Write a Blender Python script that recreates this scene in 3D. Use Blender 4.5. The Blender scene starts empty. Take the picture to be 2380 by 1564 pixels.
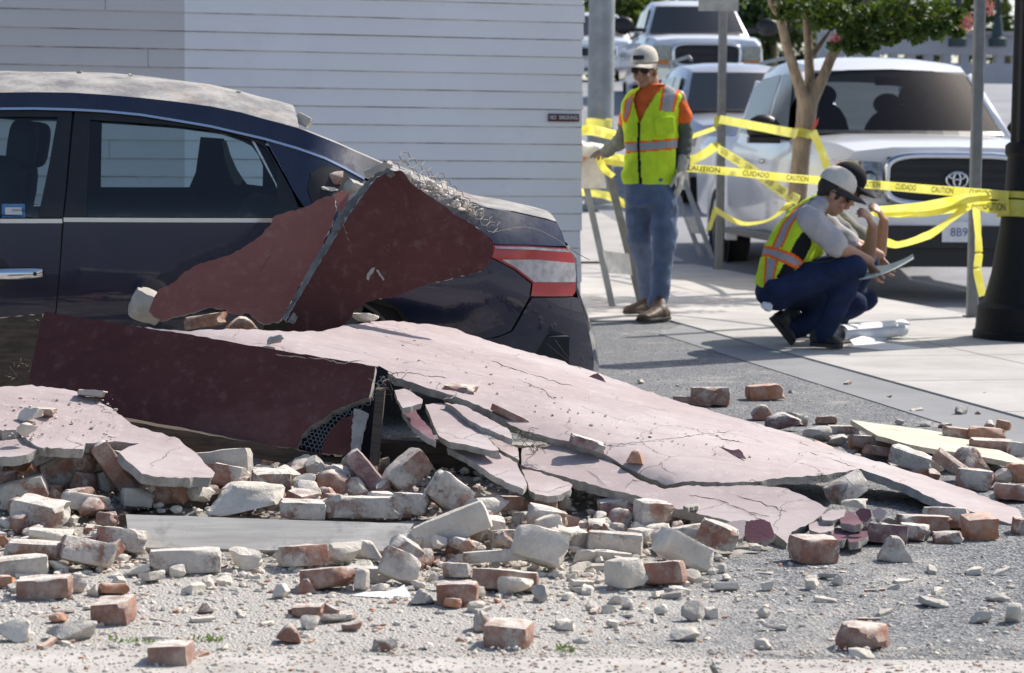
import bpy, bmesh, math, random
import numpy as np
from mathutils import Vector, Matrix, noise
from mathutils.geometry import delaunay_2d_cdt

random.seed(7)
SC = bpy.context.scene
COL = SC.collection
R = math.radians

# ------------------------------------------------------------------ camera
F, CX, CY, CAMH = 5500.0, 1190.0, 782.0, 1.12       # focal length and centre in units of a 2380 px wide picture
PITCH = math.atan((CY - 346.0) / F)
ROLL = R(0.55)
CAMR = Matrix.Rotation(math.pi / 2 - PITCH, 3, 'X') @ Matrix.Rotation(ROLL, 3, 'Z')
CAMP = Vector((0, 0, CAMH))
cam_data = bpy.data.cameras.new('camera')
cam = bpy.data.objects.new('camera', cam_data)
COL.objects.link(cam)
cam.location = CAMP
cam.rotation_euler = CAMR.to_euler()
cam_data.sensor_width = 36
cam_data.lens = 36 * F / 2380
cam_data.clip_start = 0.05
cam_data.clip_end = 2000
cam_data.dof.use_dof = True
cam_data.dof.focus_distance = 7.6
cam_data.dof.aperture_fstop = 7.0
SC.camera = cam

# ------------------------------------------------------------------ light
SUN_AZ = Vector((0.78, 0.62, 0)).normalized()       # horizontal direction towards the sun: right and behind the scene
SUN_EL = R(46)
world = bpy.data.worlds.new('World')
SC.world = world
world.use_nodes = True
wn = world.node_tree.nodes
sky = wn.new('ShaderNodeTexSky')
sky.sky_type = 'NISHITA'
sky.sun_disc = False
sky.air_density = 0.8
sky.dust_density = 1.6
sky.ozone_density = 0.4
sky.sun_elevation = SUN_EL
sky.sun_rotation = math.atan2(SUN_AZ.x, SUN_AZ.y)
world.node_tree.links.new(sky.outputs[0], wn['Background'].inputs[0])
wn['Background'].inputs[1].default_value = 0.148
sun_data = bpy.data.lights.new('sun', 'SUN')
sun_data.energy = 4.9
sun_data.angle = R(0.53)
sun_data.color = (1.0, 0.94, 0.86)
sun = bpy.data.objects.new('sun', sun_data)
COL.objects.link(sun)
sdir = Vector((SUN_AZ.x * math.cos(SUN_EL), SUN_AZ.y * math.cos(SUN_EL), math.sin(SUN_EL)))
sun.rotation_euler = sdir.to_track_quat('Z', 'Y').to_euler()
sun.location = sdir * 50
SC.view_settings.view_transform = 'Standard'
SC.view_settings.look = 'None'
SC.view_settings.exposure = 0.23
SC.view_settings.gamma = 1.0
SC.view_settings.use_curve_mapping = False
SC.render.engine = 'CYCLES'
SC.cycles.max_bounces = 8
SC.cycles.transparent_max_bounces = 16
SC.cycles.use_denoising = True

# ------------------------------------------------------------------ picture <-> place
def ray(x, y):
    return CAMR @ Vector(((x - CX) / F, -(y - CY) / F, -1.0))
def W(x, y, d):
    r = ray(x, y); return CAMP + r * (d / r.y)
def G(x, y, z=0.0):
    r = ray(x, y); return CAMP + r * ((z - CAMH) / r.z)
CAMI = CAMR.inverted()
def proj(p):
    v = CAMI @ (Vector(p) - CAMP)
    return (CX + F * v.x / -v.z, CY - F * v.y / -v.z)
def pxm(d):                     # metres per picture unit at depth d
    return d / F

# ------------------------------------------------------------------ object helpers
ORG = {}
def link(o, parent=None):
    COL.objects.link(o)
    if parent is not None:
        o.parent = parent
    return o
def tag(o, label=None, cat=None, group=None, kind=None):
    if label: o['label'] = label
    if cat: o['category'] = cat
    if group: o['group'] = group
    if kind: o['kind'] = kind
    return o
def empty(name, loc, rz=0.0, label=None, cat=None, group=None):
    o = bpy.data.objects.new(name, None)
    o.empty_display_size = 0.1
    o.location = loc; o.rotation_euler = (0, 0, rz)
    link(o); ORG[o.name] = Vector(loc)
    return tag(o, label, cat, group)
def mesh(name, verts, faces, mats, fm=None, smooth=False, sharp=None):
    me = bpy.data.meshes.new(name)
    me.from_pydata([tuple(v) for v in verts], [], faces)
    if not isinstance(mats, (list, tuple)): mats = [mats]
    for m in mats: me.materials.append(m)
    if fm is not None:
        me.polygons.foreach_set('material_index', fm)
    if smooth:
        me.polygons.foreach_set('use_smooth', [True] * len(me.polygons))
    me.validate(); me.update()
    if sharp: me.set_sharp_from_angle(angle=R(sharp))
    return me
def obj(name, verts, faces, mats, parent=None, fm=None, smooth=False, sharp=None, local=False, normals=True):
    """verts in world coordinates (or in the parent's own frame when local)"""
    verts = [Vector(v) for v in verts]
    if parent is not None:
        org = Vector((0, 0, 0)) if local else ORG[parent.name]
    else:
        lo = Vector((min(v.x for v in verts), min(v.y for v in verts), min(v.z for v in verts)))
        hi = Vector((max(v.x for v in verts), max(v.y for v in verts), max(v.z for v in verts)))
        org = Vector(((lo.x + hi.x) / 2, (lo.y + hi.y) / 2, lo.z))
    me = mesh(name, [v - org for v in verts], faces, mats, fm, smooth, None)
    if normals:
        bm = bmesh.new(); bm.from_mesh(me)
        bmesh.ops.recalc_face_normals(bm, faces=bm.faces)
        bm.to_mesh(me); bm.free()
    if sharp: me.set_sharp_from_angle(angle=R(sharp))
    o = bpy.data.objects.new(name, me)
    if parent is None: o.location = org
    link(o, parent)
    ORG[o.name] = org
    return o
def from_mesh(name, me, parent=None, loc=None):
    o = bpy.data.objects.new(name, me)
    if loc is not None: o.location = loc
    link(o, parent)
    ORG[o.name] = ORG[parent.name] if parent is not None else Vector(loc or (0, 0, 0))
    return o
class MB:
    """collects simple shapes into one mesh"""
    def __init__(s): s.v = []; s.f = []; s.m = []
    def add(s, v, f, m=0):
        n = len(s.v); s.v += [Vector(x) for x in v]; s.f += [tuple(i + n for i in q) for q in f]; s.m += [m] * len(f); return s
    def box(s, c, size, rot=None, m=0):
        c = Vector(c); hx, hy, hz = [q / 2 for q in size]
        vs = [Vector((x, y, z)) for x in (-hx, hx) for y in (-hy, hy) for z in (-hz, hz)]
        if rot is not None: vs = [rot @ q for q in vs]
        return s.add([c + q for q in vs], [(0, 1, 3, 2), (4, 6, 7, 5), (0, 4, 5, 1), (2, 3, 7, 6), (0, 2, 6, 4), (1, 5, 7, 3)], m)
    def tube(s, pts, rad, n=8, m=0, caps=True):
        return s.add(*tube(pts, rad, n, caps), m)
    def build(s, name, mats, parent=None, **k):
        return obj(name, s.v, s.f, mats, parent, fm=s.m, **k)
def loft(rings, caps=True, closed=True):
    n = len(rings[0]); v = [p for r in rings for p in r]; f = []
    for i in range(len(rings) - 1):
        for j in range(n if closed else n - 1):
            k = (j + 1) % n
            f.append((i * n + j, i * n + k, (i + 1) * n + k, (i + 1) * n + j))
    if caps and closed:
        f.append(tuple(range(n))); f.append(tuple(range((len(rings) - 1) * n, len(rings) * n)))
    return v, f
def tube(pts, rad, n=8, caps=True):
    pts = [Vector(p) for p in pts]
    if not isinstance(rad, (list, tuple)): rad = [rad] * len(pts)
    rings = []; ref = None
    for i, p in enumerate(pts):
        t = (pts[min(i + 1, len(pts) - 1)] - pts[max(i - 1, 0)])
        t = t.normalized() if t.length > 1e-9 else Vector((0, 0, 1))
        if ref is None: ref = Vector((0, 0, 1)) if abs(t.z) < 0.9 else Vector((1, 0, 0))
        a = t.cross(ref).normalized(); b = a.cross(t).normalized(); ref = b
        rings.append([p + (a * math.cos(2 * math.pi * j / n) + b * math.sin(2 * math.pi * j / n)) * rad[i] for j in range(n)])
    return loft(rings, caps)
def ellip(c, a, b, cc, nu=14, nv=9):
    c, a, b, cc = Vector(c), Vector(a), Vector(b), Vector(cc)
    v = [c + cc]; f = []
    for i in range(1, nv):
        t = math.pi * i / nv
        for j in range(nu):
            q = 2 * math.pi * j / nu
            v.append(c + a * (math.sin(t) * math.cos(q)) + b * (math.sin(t) * math.sin(q)) + cc * math.cos(t))
    v.append(c - cc)
    for j in range(nu): f.append((0, 1 + j, 1 + (j + 1) % nu))
    for i in range(nv - 2):
        for j in range(nu):
            k = (j + 1) % nu
            f.append((1 + i * nu + j, 1 + (i + 1) * nu + j, 1 + (i + 1) * nu + k, 1 + i * nu + k))
    for j in range(nu): f.append((len(v) - 1, 1 + (nv - 2) * nu + (j + 1) % nu, 1 + (nv - 2) * nu + j))
    return v, f
def catmull(pts, n=8):
    pts = [Vector(p) for p in pts]; out = []
    for i in range(len(pts) - 1):
        p0 = pts[max(i - 1, 0)]; p1 = pts[i]; p2 = pts[i + 1]; p3 = pts[min(i + 2, len(pts) - 1)]
        for k in range(n):
            t = k / n
            out.append(0.5 * ((2 * p1) + (p2 - p0) * t + (2 * p0 - 5 * p1 + 4 * p2 - p3) * t * t + (3 * p1 - p0 - 3 * p2 + p3) * t ** 3))
    out.append(pts[-1]); return out
def chain(pts, rad, n=12):
    """tapered limb with round ends; bends are overlapping round-ended lengths"""
    pts = [Vector(p) for p in pts]; rad = list(rad)
    if len(pts) > 2:
        V = []; Fc = []
        for i in range(len(pts) - 1):
            v, f = chain(pts[i:i + 2], rad[i:i + 2], n); k = len(V); V += v; Fc += [tuple(q + k for q in t) for t in f]
        return V, Fc
    t0 = (pts[0] - pts[1]).normalized(); t1 = (pts[-1] - pts[-2]).normalized()
    P = [pts[0] + t0 * rad[0] * q for q in (0.97, 0.75, 0.4)] + pts + [pts[-1] + t1 * rad[-1] * q for q in (0.4, 0.75, 0.97)]
    Q = [rad[0] * q for q in (0.22, 0.66, 0.91)] + rad + [rad[-1] * q for q in (0.91, 0.66, 0.22)]
    return tube(P, Q, n)
def remesh(parts, voxel, smooth=2, disp=None):
    """one continuous skin over overlapping shapes, world coordinates; returns verts, faces"""
    mb = MB()
    for p in parts: mb.add(*p)
    me = mesh('tmp', mb.v, mb.f, [])
    bm = bmesh.new(); bm.from_mesh(me); bmesh.ops.recalc_face_normals(bm, faces=bm.faces); bm.to_mesh(me); bm.free()
    o = bpy.data.objects.new('tmp', me); COL.objects.link(o)
    md = o.modifiers.new('r', 'REMESH'); md.mode = 'VOXEL'; md.voxel_size = voxel; md.use_smooth_shade = True
    if smooth:
        ms = o.modifiers.new('s', 'SMOOTH'); ms.factor = 0.5; ms.iterations = smooth
    dg = bpy.context.evaluated_depsgraph_get()
    ev = o.evaluated_get(dg); m2 = ev.to_mesh()
    vs = [v.co.copy() for v in m2.vertices]; ns = [v.normal.copy() for v in m2.vertices]
    fs = [tuple(p.vertices) for p in m2.polygons]
    ev.to_mesh_clear()
    bpy.data.objects.remove(o); bpy.data.meshes.remove(me)
    if disp:
        amp, fr = disp
        vs = [v + n * (amp * noise.noise(Vector((v.x * fr, v.y * fr, v.z * fr * 1.6)))) for v, n in zip(vs, ns)]
    return vs, fs
def inside(pt, poly):
    x, y = pt; c = False; n = len(poly)
    for i in range(n):
        x1, y1 = poly[i]; x2, y2 = poly[i - 1]
        if (y1 > y) != (y2 > y) and x < (x2 - x1) * (y - y1) / (y2 - y1) + x1: c = not c
    return c
def resample(poly, step, jit=0.0, closed=True):
    out = []
    n = len(poly)
    for i in range(n if closed else n - 1):
        a = poly[i]; b = poly[(i + 1) % n]
        L = math.hypot(b[0] - a[0], b[1] - a[1]); k = max(1, int(round(L / step)))
        for q in range(k):
            t = q / k
            j = jit if q else jit * 0.4
            out.append((a[0] + (b[0] - a[0]) * t + random.uniform(-j, j), a[1] + (b[1] - a[1]) * t + random.uniform(-j, j)))
    if not closed: out.append(poly[-1])
    return out
def cdt(outline, interior, holes=()):
    co = [Vector(p) for p in outline]; faces = [list(range(len(co)))]; ed = []
    n = len(co); ed += [(i, (i + 1) % n) for i in range(n)]
    for h in holes:
        b = len(co); co += [Vector(p) for p in h]; m = len(h)
        ed += [(b + i, b + (i + 1) % m) for i in range(m)]
    co += [Vector(p) for p in interior]
    v, e, f, _, _, _ = delaunay_2d_cdt(co, ed, [], 0, 1e-5)
    keep = []
    for t in f:
        cx = sum(v[i].x for i in t) / len(t); cy = sum(v[i].y for i in t) / len(t)
        if inside((cx, cy), outline) and not any(inside((cx, cy), h) for h in holes): keep.append(tuple(t))
    used = sorted({i for t in keep for i in t}); mp = {u: k for k, u in enumerate(used)}
    return [v[i] for i in used], [tuple(mp[i] for i in t) for t in keep]
def boundary(faces):
    cnt = {}
    for t in faces:
        for i in range(len(t)):
            a, b = t[i], t[(i + 1) % len(t)]
            if (b, a) in cnt: del cnt[(b, a)]
            else: cnt[(a, b)] = 1
    return list(cnt)
def depth_fit(anchors):
    """1/depth as a plane (or, with six or more anchors, a quadric) over the picture: the sheet the anchors lie on"""
    A = np.array(anchors, float); x = (A[:, 0] - 1190) / 1000; y = (A[:, 1] - 900) / 1000
    if len(A) >= 6: B = np.stack([np.ones_like(x), x, y, x * x, x * y, y * y], 1)
    else: B = np.stack([np.ones_like(x), x, y], 1)
    c, *_ = np.linalg.lstsq(B, 1 / A[:, 2], rcond=None)
    def fn(px, py):
        X = (px - 1190) / 1000; Y = (py - 900) / 1000
        b = [1, X, Y] + ([X * X, X * Y, Y * Y] if len(c) == 6 else [])
        return 1 / sum(p * q for p, q in zip(b, c))
    return fn
def plate(name, px, fit, thick, mats, parent=None, jag=2.0, step=14, grid=34, wav=0.002, holes=(), under=None):
    """a broken sheet of stucco: outline on the sheet's surface, real thickness, ragged broken edge"""
    if not callable(fit): fit = depth_fit(fit)
    ol = resample(px, step, jag)
    hs = [resample(h, step, jag) for h in holes]
    xs = [p[0] for p in ol]; ys = [p[1] for p in ol]
    inn = []
    gx = min(xs) + grid / 2
    while gx < max(xs):
        gy = min(ys) + grid / 4
        while gy < max(ys):
            q = (gx + random.uniform(-.2, .2) * grid, gy + random.uniform(-.15, .15) * grid)
            if inside(q, ol) and not any(inside(q, h) for h in hs) and min(math.hypot(q[0] - a[0], q[1] - a[1]) for a in ol) > step * .6: inn.append(q)
            gy += grid / 2
        gx += grid
    v2, fc = cdt(ol, inn, hs)
    P = [W(p.x, p.y, fit(p.x, p.y)) for p in v2]
    N = [Vector((0, 0, 0)) for _ in P]
    for t in fc:
        n = (P[t[1]] - P[t[0]]).cross(P[t[2]] - P[t[0]])
        if n.dot(CAMP - P[t[0]]) < 0: n = -n
        for i in t: N[i] += n
    N = [n.normalized() for n in N]
    bd = boundary(fc); bset = {i for e in bd for i in e}
    P = [p + n * (wav * noise.noise(p * 9)) for p, n in zip(P, N)]
    cen = sum(P, Vector()) / len(P)
    n0 = len(P); V = list(P); Fc = list(fc); M = [0] * len(fc)
    low = []
    for i, (p, n) in enumerate(zip(P, N)):
        q = p - n * thick
        if i in bset: q = q + (cen - p).normalized() * random.uniform(-.004, .012)
        low.append(q)
    V += low
    Fc += [tuple(i + n0 for i in reversed(t)) for t in fc]; M += [1] * len(fc)
    mid = {}
    for i in bset:
        mid[i] = len(V); V.append(P[i].lerp(low[i], random.uniform(.3, .6)) + Vector((random.uniform(-1, 1), random.uniform(-1, 1), random.uniform(-1, 1))) * thick * .14)
    for a, b in bd:
        Fc += [(b, a, mid[a], mid[b]), (mid[b], mid[a], a + n0, b + n0)]; M += [1, 1]
    return obj(name, V, Fc, mats, parent, fm=M, smooth=True, sharp=28)
def sstep(a, b, x):
    t = max(0, min(1, (x - a) / (b - a))); return t * t * (3 - 2 * t)
# ------------------------------------------------------------------ materials
class Mat:
    def __init__(s, name, rough=0.7, metal=0.0, spec=0.5, coat=0.0):
        s.m = bpy.data.materials.new(name); s.m.use_nodes = True
        s.t = s.m.node_tree; s.b = s.t.nodes['Principled BSDF']
        s.b.inputs['Roughness'].default_value = rough
        s.b.inputs['Metallic'].default_value = metal
        s.b.inputs['Specular IOR Level'].default_value = spec
        if coat:
            s.b.inputs['Coat Weight'].default_value = coat; s.b.inputs['Coat Roughness'].default_value = 0.04
        s._obj = None
    def n(s, typ, props=None, **ins):
        nd = s.t.nodes.new(typ)
        for k, v in (props or {}).items(): setattr(nd, k, v)
        for k, v in ins.items():
            key = int(k[1:]) if k[0] == '_' else k.replace('__', ' ')
            s.put(nd.inputs[key], v)
        return nd
    def put(s, sock, v):
        if isinstance(v, bpy.types.NodeSocket): s.t.links.new(v, sock)
        elif isinstance(v, (tuple, list)) and len(v) == 3 and len(getattr(sock, 'default_value', (0, 0, 0))) == 4: sock.default_value = (*v, 1)
        else: sock.default_value = v
    def coord(s, kind='Object'):
        return s.n('ShaderNodeTexCoord').outputs[kind]
    def scaled(s, sc, kind='Object', rnd=False):
        c = s.coord(kind)
        if rnd:
            oi = s.n('ShaderNodeObjectInfo').outputs['Random']
            mu = s.n('ShaderNodeMath', {'operation': 'MULTIPLY'}, _0=oi, _1=97.0).outputs[0]
            c = s.n('ShaderNodeVectorMath', {'operation': 'ADD'}, _0=c, _1=mu).outputs[0]
        return s.n('ShaderNodeVectorMath', {'operation': 'MULTIPLY'}, _0=c, _1=sc if isinstance(sc, tuple) else (sc, sc, sc)).outputs[0]
    def noise(s, scale, detail=4, rough=.55, vec=None, kind='Object', rnd=False):
        v = vec if vec is not None else s.scaled(1.0, kind, rnd)
        return s.n('ShaderNodeTexNoise', None, Vector=v, Scale=float(scale), Detail=float(detail), Roughness=rough).outputs['Fac']
    def ramp(s, fac, a, b, lo=0.0, hi=1.0):
        return s.n('ShaderNodeMapRange', {'interpolation_type': 'SMOOTHSTEP'}, _0=fac, _1=a, _2=b, _3=lo, _4=hi).outputs[0]
    def mix(s, fac, a, b, mode='MIX'):
        nd = s.n('ShaderNodeMix', {'data_type': 'RGBA', 'blend_type': mode})
        s.put(nd.inputs[0], fac); s.put(nd.inputs[6], a); s.put(nd.inputs[7], b)
        return nd.outputs[2]
    def math(s, op, a, b=0.0):
        return s.n('ShaderNodeMath', {'operation': op, 'use_clamp': False}, _0=a, _1=b).outputs[0]
    def color(s, c): s.put(s.b.inputs['Base Color'], c); return s
    def rough(s, c): s.put(s.b.inputs['Roughness'], c); return s
    def bump(s, h, strength=0.4, dist=0.01):
        nd = s.n('ShaderNodeBump', None, Strength=strength, Distance=dist, Height=h)
        s.put(s.b.inputs['Normal'], nd.outputs[0]); return s
    def up(s, a, b):
        g = s.n('ShaderNodeNewGeometry').outputs['Normal']
        z = s.n('ShaderNodeSeparateXYZ', None, _0=g).outputs[2]
        return s.ramp(z, a, b)
    def done(s): return s.m
def plain(name, col, rough=.6, metal=0.0, var=.12, scale=14, bump=0.0, bscale=60, coat=0.0, spec=.5):
    m = Mat(name, rough, metal, spec, coat)
    n = m.noise(scale, 5, .6, rnd=True)
    d = tuple(max(0, c * (1 - var)) for c in col); l = tuple(min(1, c * (1 + var)) for c in col)
    m.color(m.mix(m.ramp(n, .3, .7), d, l))
    if bump: m.bump(m.noise(bscale, 4, .6), bump, .006)
    return m.done()

def asphalt_mat():
    m = Mat('asphalt', .88)
    co = m.coord('Object')
    vor = m.n('ShaderNodeTexVoronoi', None, Vector=co, Scale=125.0)
    sp = m.n('ShaderNodeSeparateColor', None, _0=vor.outputs['Color']).outputs[0]
    base = m.mix(m.ramp(sp, .1, .95), (.07, .075, .08), (.29, .298, .305))
    big = m.noise(1.1, 4, .6, co)
    base = m.mix(m.ramp(big, .35, .7, 0, .35), base, (.16, .165, .17))
    # pale mortar dust lying around the heap
    sx = m.n('ShaderNodeSeparateXYZ', None, _0=co)
    fx = m.ramp(sx.outputs[0], 1.25, -.7)
    fy = m.math('MULTIPLY', m.ramp(sx.outputs[1], 7.6, 6.3), m.ramp(sx.outputs[1], 4.3, 5.3))
    dm = m.math('MULTIPLY', fx, fy)
    nz = m.noise(2.3, 6, .68, co)
    nz2 = m.noise(14, 6, .7, co)
    nn = m.math('ADD', m.math('MULTIPLY', nz, .6), m.math('MULTIPLY', nz2, .4))
    nn = m.math('ADD', nn, m.math('MULTIPLY', dm, .36))
    dust = m.ramp(nn, .48, .72, 0, .85)
    out = m.mix(dust, base, (.465, .44, .4))
    red = m.math('MULTIPLY', m.ramp(m.noise(7, 6, .7, m.scaled((1, 2.2, 1))), .63, .74), m.math('MULTIPLY', m.ramp(sx.outputs[0], .2, -.4), fy))
    out = m.mix(m.math('MULTIPLY', red, .6), out, (.4, .2, .12))
    m.color(out)
    h = m.math('ADD', vor.outputs['Distance'], m.math('MULTIPLY', m.noise(190, 3, .6, co), .5))
    m.bump(h, .8, .008)
    return m.done()
M_ASPHALT = asphalt_mat()

def concrete_mat(name, c1, c2, bumpy=.15, scale=3):
    m = Mat(name, .85)
    co = m.coord('Object')
    a = m.noise(scale, 6, .65, co); b = m.noise(60, 4, .7, co)
    col = m.mix(m.ramp(a, .3, .7), c1, c2)
    col = m.mix(m.ramp(b, .58, .75, 0, .25), col, tuple(q * .6 for q in c1))
    m.color(col); m.bump(b, bumpy, .006)
    return m.done()
M_SIDEWALK = concrete_mat('sidewalk_concrete', (.36, .345, .325), (.47, .455, .43), .1, 1.6)
M_APRON = concrete_mat('apron_concrete', (.34, .32, .29), (.52, .49, .45), .45, 4.5)
M_STREET = concrete_mat('street_asphalt', (.2, .205, .22), (.29, .295, .31), .1, .7)
M_SEAL = concrete_mat('patched_asphalt', (.2, .205, .21), (.26, .265, .27), .4, 1.5)
M_GREYCONC = concrete_mat('grey_concrete', (.34, .34, .33), (.5, .49, .47), .5, 9)
M_PARAPET = concrete_mat('parapet_concrete', (.42, .42, .45), (.52, .51, .53), .1, .4)

def siding_mat():
    m = Mat('white_siding_paint', .55)
    co = m.coord('Object')
    s = m.n('ShaderNodeSeparateXYZ', None, _0=co)
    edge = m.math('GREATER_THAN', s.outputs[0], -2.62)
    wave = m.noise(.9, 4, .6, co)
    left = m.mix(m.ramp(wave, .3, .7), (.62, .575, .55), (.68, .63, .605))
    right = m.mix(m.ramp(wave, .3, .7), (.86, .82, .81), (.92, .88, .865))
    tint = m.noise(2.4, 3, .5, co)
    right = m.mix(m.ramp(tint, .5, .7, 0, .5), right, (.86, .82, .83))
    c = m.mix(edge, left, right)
    c = m.mix(m.ramp(m.noise(1.7, 6, .7, co), .56, .72, 0, .16), c, (.42, .4, .42))
    st = m.noise(1.0, 5, .7, m.scaled((1.2, 1, 14)))
    c = m.mix(m.ramp(st, .6, .8, 0, .25), c, (.45, .43, .4))
    m.color(c)
    m.bump(m.noise(1.0, 4, .6, m.scaled((3, 3, 60))), .08, .004)
    return m.done()
M_SIDING = siding_mat()

def stucco_mat(name, c1, c2, dustc, dust, crack=True, chalk=.0):
    m = Mat(name, .8, spec=.3)
    co = m.coord('Object')
    a = m.noise(2.2, 5, .6, co); f = m.noise(26, 5, .65, co)
    col = m.mix(m.ramp(a, .3, .7), c1, c2)
    col = m.mix(m.ramp(f, .5, .8, 0, dust), col, dustc)
    big = m.noise(1.3, 7, .7, m.scaled((1, 1, 1)))
    col = m.mix(m.ramp(big, .48, .75, 0, dust), col, dustc)
    stre = m.noise(1.0, 5, .65, m.scaled((2.5, 22, 22)))
    col = m.mix(m.ramp(stre, .5, .72, 0, .35), col, tuple(q * .72 for q in c1))
    if crack:
        wv = m.n('ShaderNodeVectorMath', {'operation': 'ADD'}, _0=co, _1=m.n('ShaderNodeVectorMath', {'operation': 'SCALE'}, _0=m.n('ShaderNodeTexNoise', None, Vector=co, Scale=6.0, Detail=5.0).outputs['Color'], Scale=.16).outputs[0]).outputs[0]
        vo = m.n('ShaderNodeTexVoronoi', {'feature': 'DISTANCE_TO_EDGE'}, Vector=wv, Scale=4.2).outputs['Distance']
        line = m.ramp(vo, .012, .003)
        gate = m.ramp(m.noise(3.1, 3, .5, co), .5, .6)
        cr = m.math('MULTIPLY', line, gate)
        col = m.mix(m.math('MULTIPLY', cr, .75), col, tuple(q * .3 for q in c1))
    spots = m.ramp(m.noise(48, 2, .5, co), .73, .78)
    col = m.mix(m.math('MULTIPLY', spots, .7), col, (.13, .1, .1))
    m.color(col)
    m.bump(m.math('ADD', m.noise(120, 4, .7, co), m.math('MULTIPLY', f, .8)), .3, .004)
    return m.done()
M_PINK = stucco_mat('sun_bleached_pink_stucco', (.355, .29, .288), (.43, .36, .358), (.52, .475, .46), .75)
M_MAROON = stucco_mat('maroon_stucco', (.074, .024, .022), (.104, .036, .033), (.2, .125, .112), .45, False)
M_MAROONLIT = stucco_mat('lit_maroon_stucco', (.25, .095, .082), (.31, .128, .11), (.38, .25, .21), .45, False)  # lighter maroon copy: facing more to the light, put into the colour
M_PURPLE = stucco_mat('purple_stucco', (.11, .045, .065), (.17, .08, .1), (.3, .22, .24), .35, False)
def mortar_mat(name, c1, c2, rnd=True):
    m = Mat(name, .95, spec=.2)
    v = m.scaled(1.0, 'Object', rnd)
    a = m.noise(11, 6, .65, v); b = m.noise(70, 5, .7, v)
    col = m.mix(m.ramp(a, .3, .7), c1, c2)
    col = m.mix(m.ramp(b, .56, .72, 0, .45), col, tuple(q * .62 for q in c1))
    m.color(col); m.bump(m.math('ADD', b, m.math('MULTIPLY', a, 2.0)), .75, .008)
    return m.done()
M_MORTAR = mortar_mat('lime_mortar', (.57, .52, .445), (.73, .675, .59))
M_MORTARD = mortar_mat('grey_mortar', (.4, .375, .335), (.55, .515, .46))
M_STUCCOEDGE = mortar_mat('broken_stucco_edge', (.27, .265, .25), (.46, .44, .4), False)
M_EDGEDARK = mortar_mat('weathered_broken_edge', (.13, .125, .115), (.27, .26, .24), False)
M_RUBBLE = mortar_mat('rubble_dust', (.26, .24, .215), (.46, .43, .39), False)
def brick_mat(name, thr, red1=(.2, .075, .05), red2=(.32, .135, .085), mort=(.68, .63, .56), soft=.07, dust=.5):  # dust: strength of the whitened tops, sunlight and settled dust together
    m = Mat(name, .92, spec=.2)
    v = m.scaled(1.0, 'Object', True)
    a = m.noise(17, 5, .6, v); pz = m.noise(8, 4, .55, v); f = m.noise(85, 5, .7, v)
    red = m.mix(m.ramp(a, .3, .7), red1, red2)
    red = m.mix(m.ramp(f, .6, .75, 0, .5), red, tuple(q * .5 for q in red1))
    pm = m.math('ADD', m.math('MULTIPLY', pz, .8), m.math('MULTIPLY', f, .2))
    col = m.mix(m.ramp(pm, thr, thr + soft), red, m.mix(m.ramp(f, .35, .7), tuple(q * .75 for q in mort), mort))
    haze = m.ramp(m.noise(23, 5, .7, v), .38, .68, .12, .62)
    col = m.mix(haze, col, (.52, .46, .4))
    col = m.mix(m.math('MULTIPLY', m.up(.55, .9), m.ramp(m.noise(30, 4, .6, v), .3, .6, dust * .35, min(1, dust * 1.6))), col, (.72, .68, .61))  # upward faces whitened: sunlit tops put into the colour, along with settled dust
    m.color(col); m.bump(m.math('ADD', f, m.math('MULTIPLY', m.ramp(pm, thr, thr + .1), .8)), .65, .007)
    return m.done()
M_BRICK = {'r': brick_mat('red_brick', .62), 'o': brick_mat('orange_brick', .66, (.36, .12, .05), (.52, .22, .1), dust=.3),
           'm': brick_mat('mortar_stained_brick', .5), 'w': brick_mat('whitened_brick', .41),
           'b': brick_mat('brown_dusty_brick', .56, (.2, .09, .06), (.31, .16, .11), dust=.8),
           'p': brick_mat('purple_painted_brick', .55, (.13, .05, .07), (.2, .09, .11), dust=.6),
           'c': M_MORTAR, 'g': M_MORTARD}
def wood_mat(name, c1, c2, along=(1, 12, 12), sc=6, rough=.75):
    m = Mat(name, rough)
    v = m.scaled(tuple(q * sc for q in along))
    g = m.noise(1.0, 6, .65, v); h = m.noise(3, 5, .6, m.coord('Object'))
    c = m.mix(m.ramp(g, .3, .7), c1, c2)
    c = m.mix(m.ramp(h, .5, .7, 0, .6), c, tuple(min(1, q * 1.4) for q in c2))
    c = m.mix(m.ramp(m.noise(9, 5, .7, m.coord('Object')), .56, .7, 0, .5), c, tuple(q * .5 for q in c1))
    m.color(c); m.bump(g, .35, .004)
    return m.done()
M_GREYWOOD = wood_mat('weathered_grey_wood', (.38, .36, .33), (.55, .525, .48), (.6, 8, 8), 4)
M_DARKWOOD = wood_mat('dark_old_wood', (.035, .025, .018), (.1, .072, .052))
M_PLY = wood_mat('pale_plywood', (.5, .44, .33), (.62, .56, .44))
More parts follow.
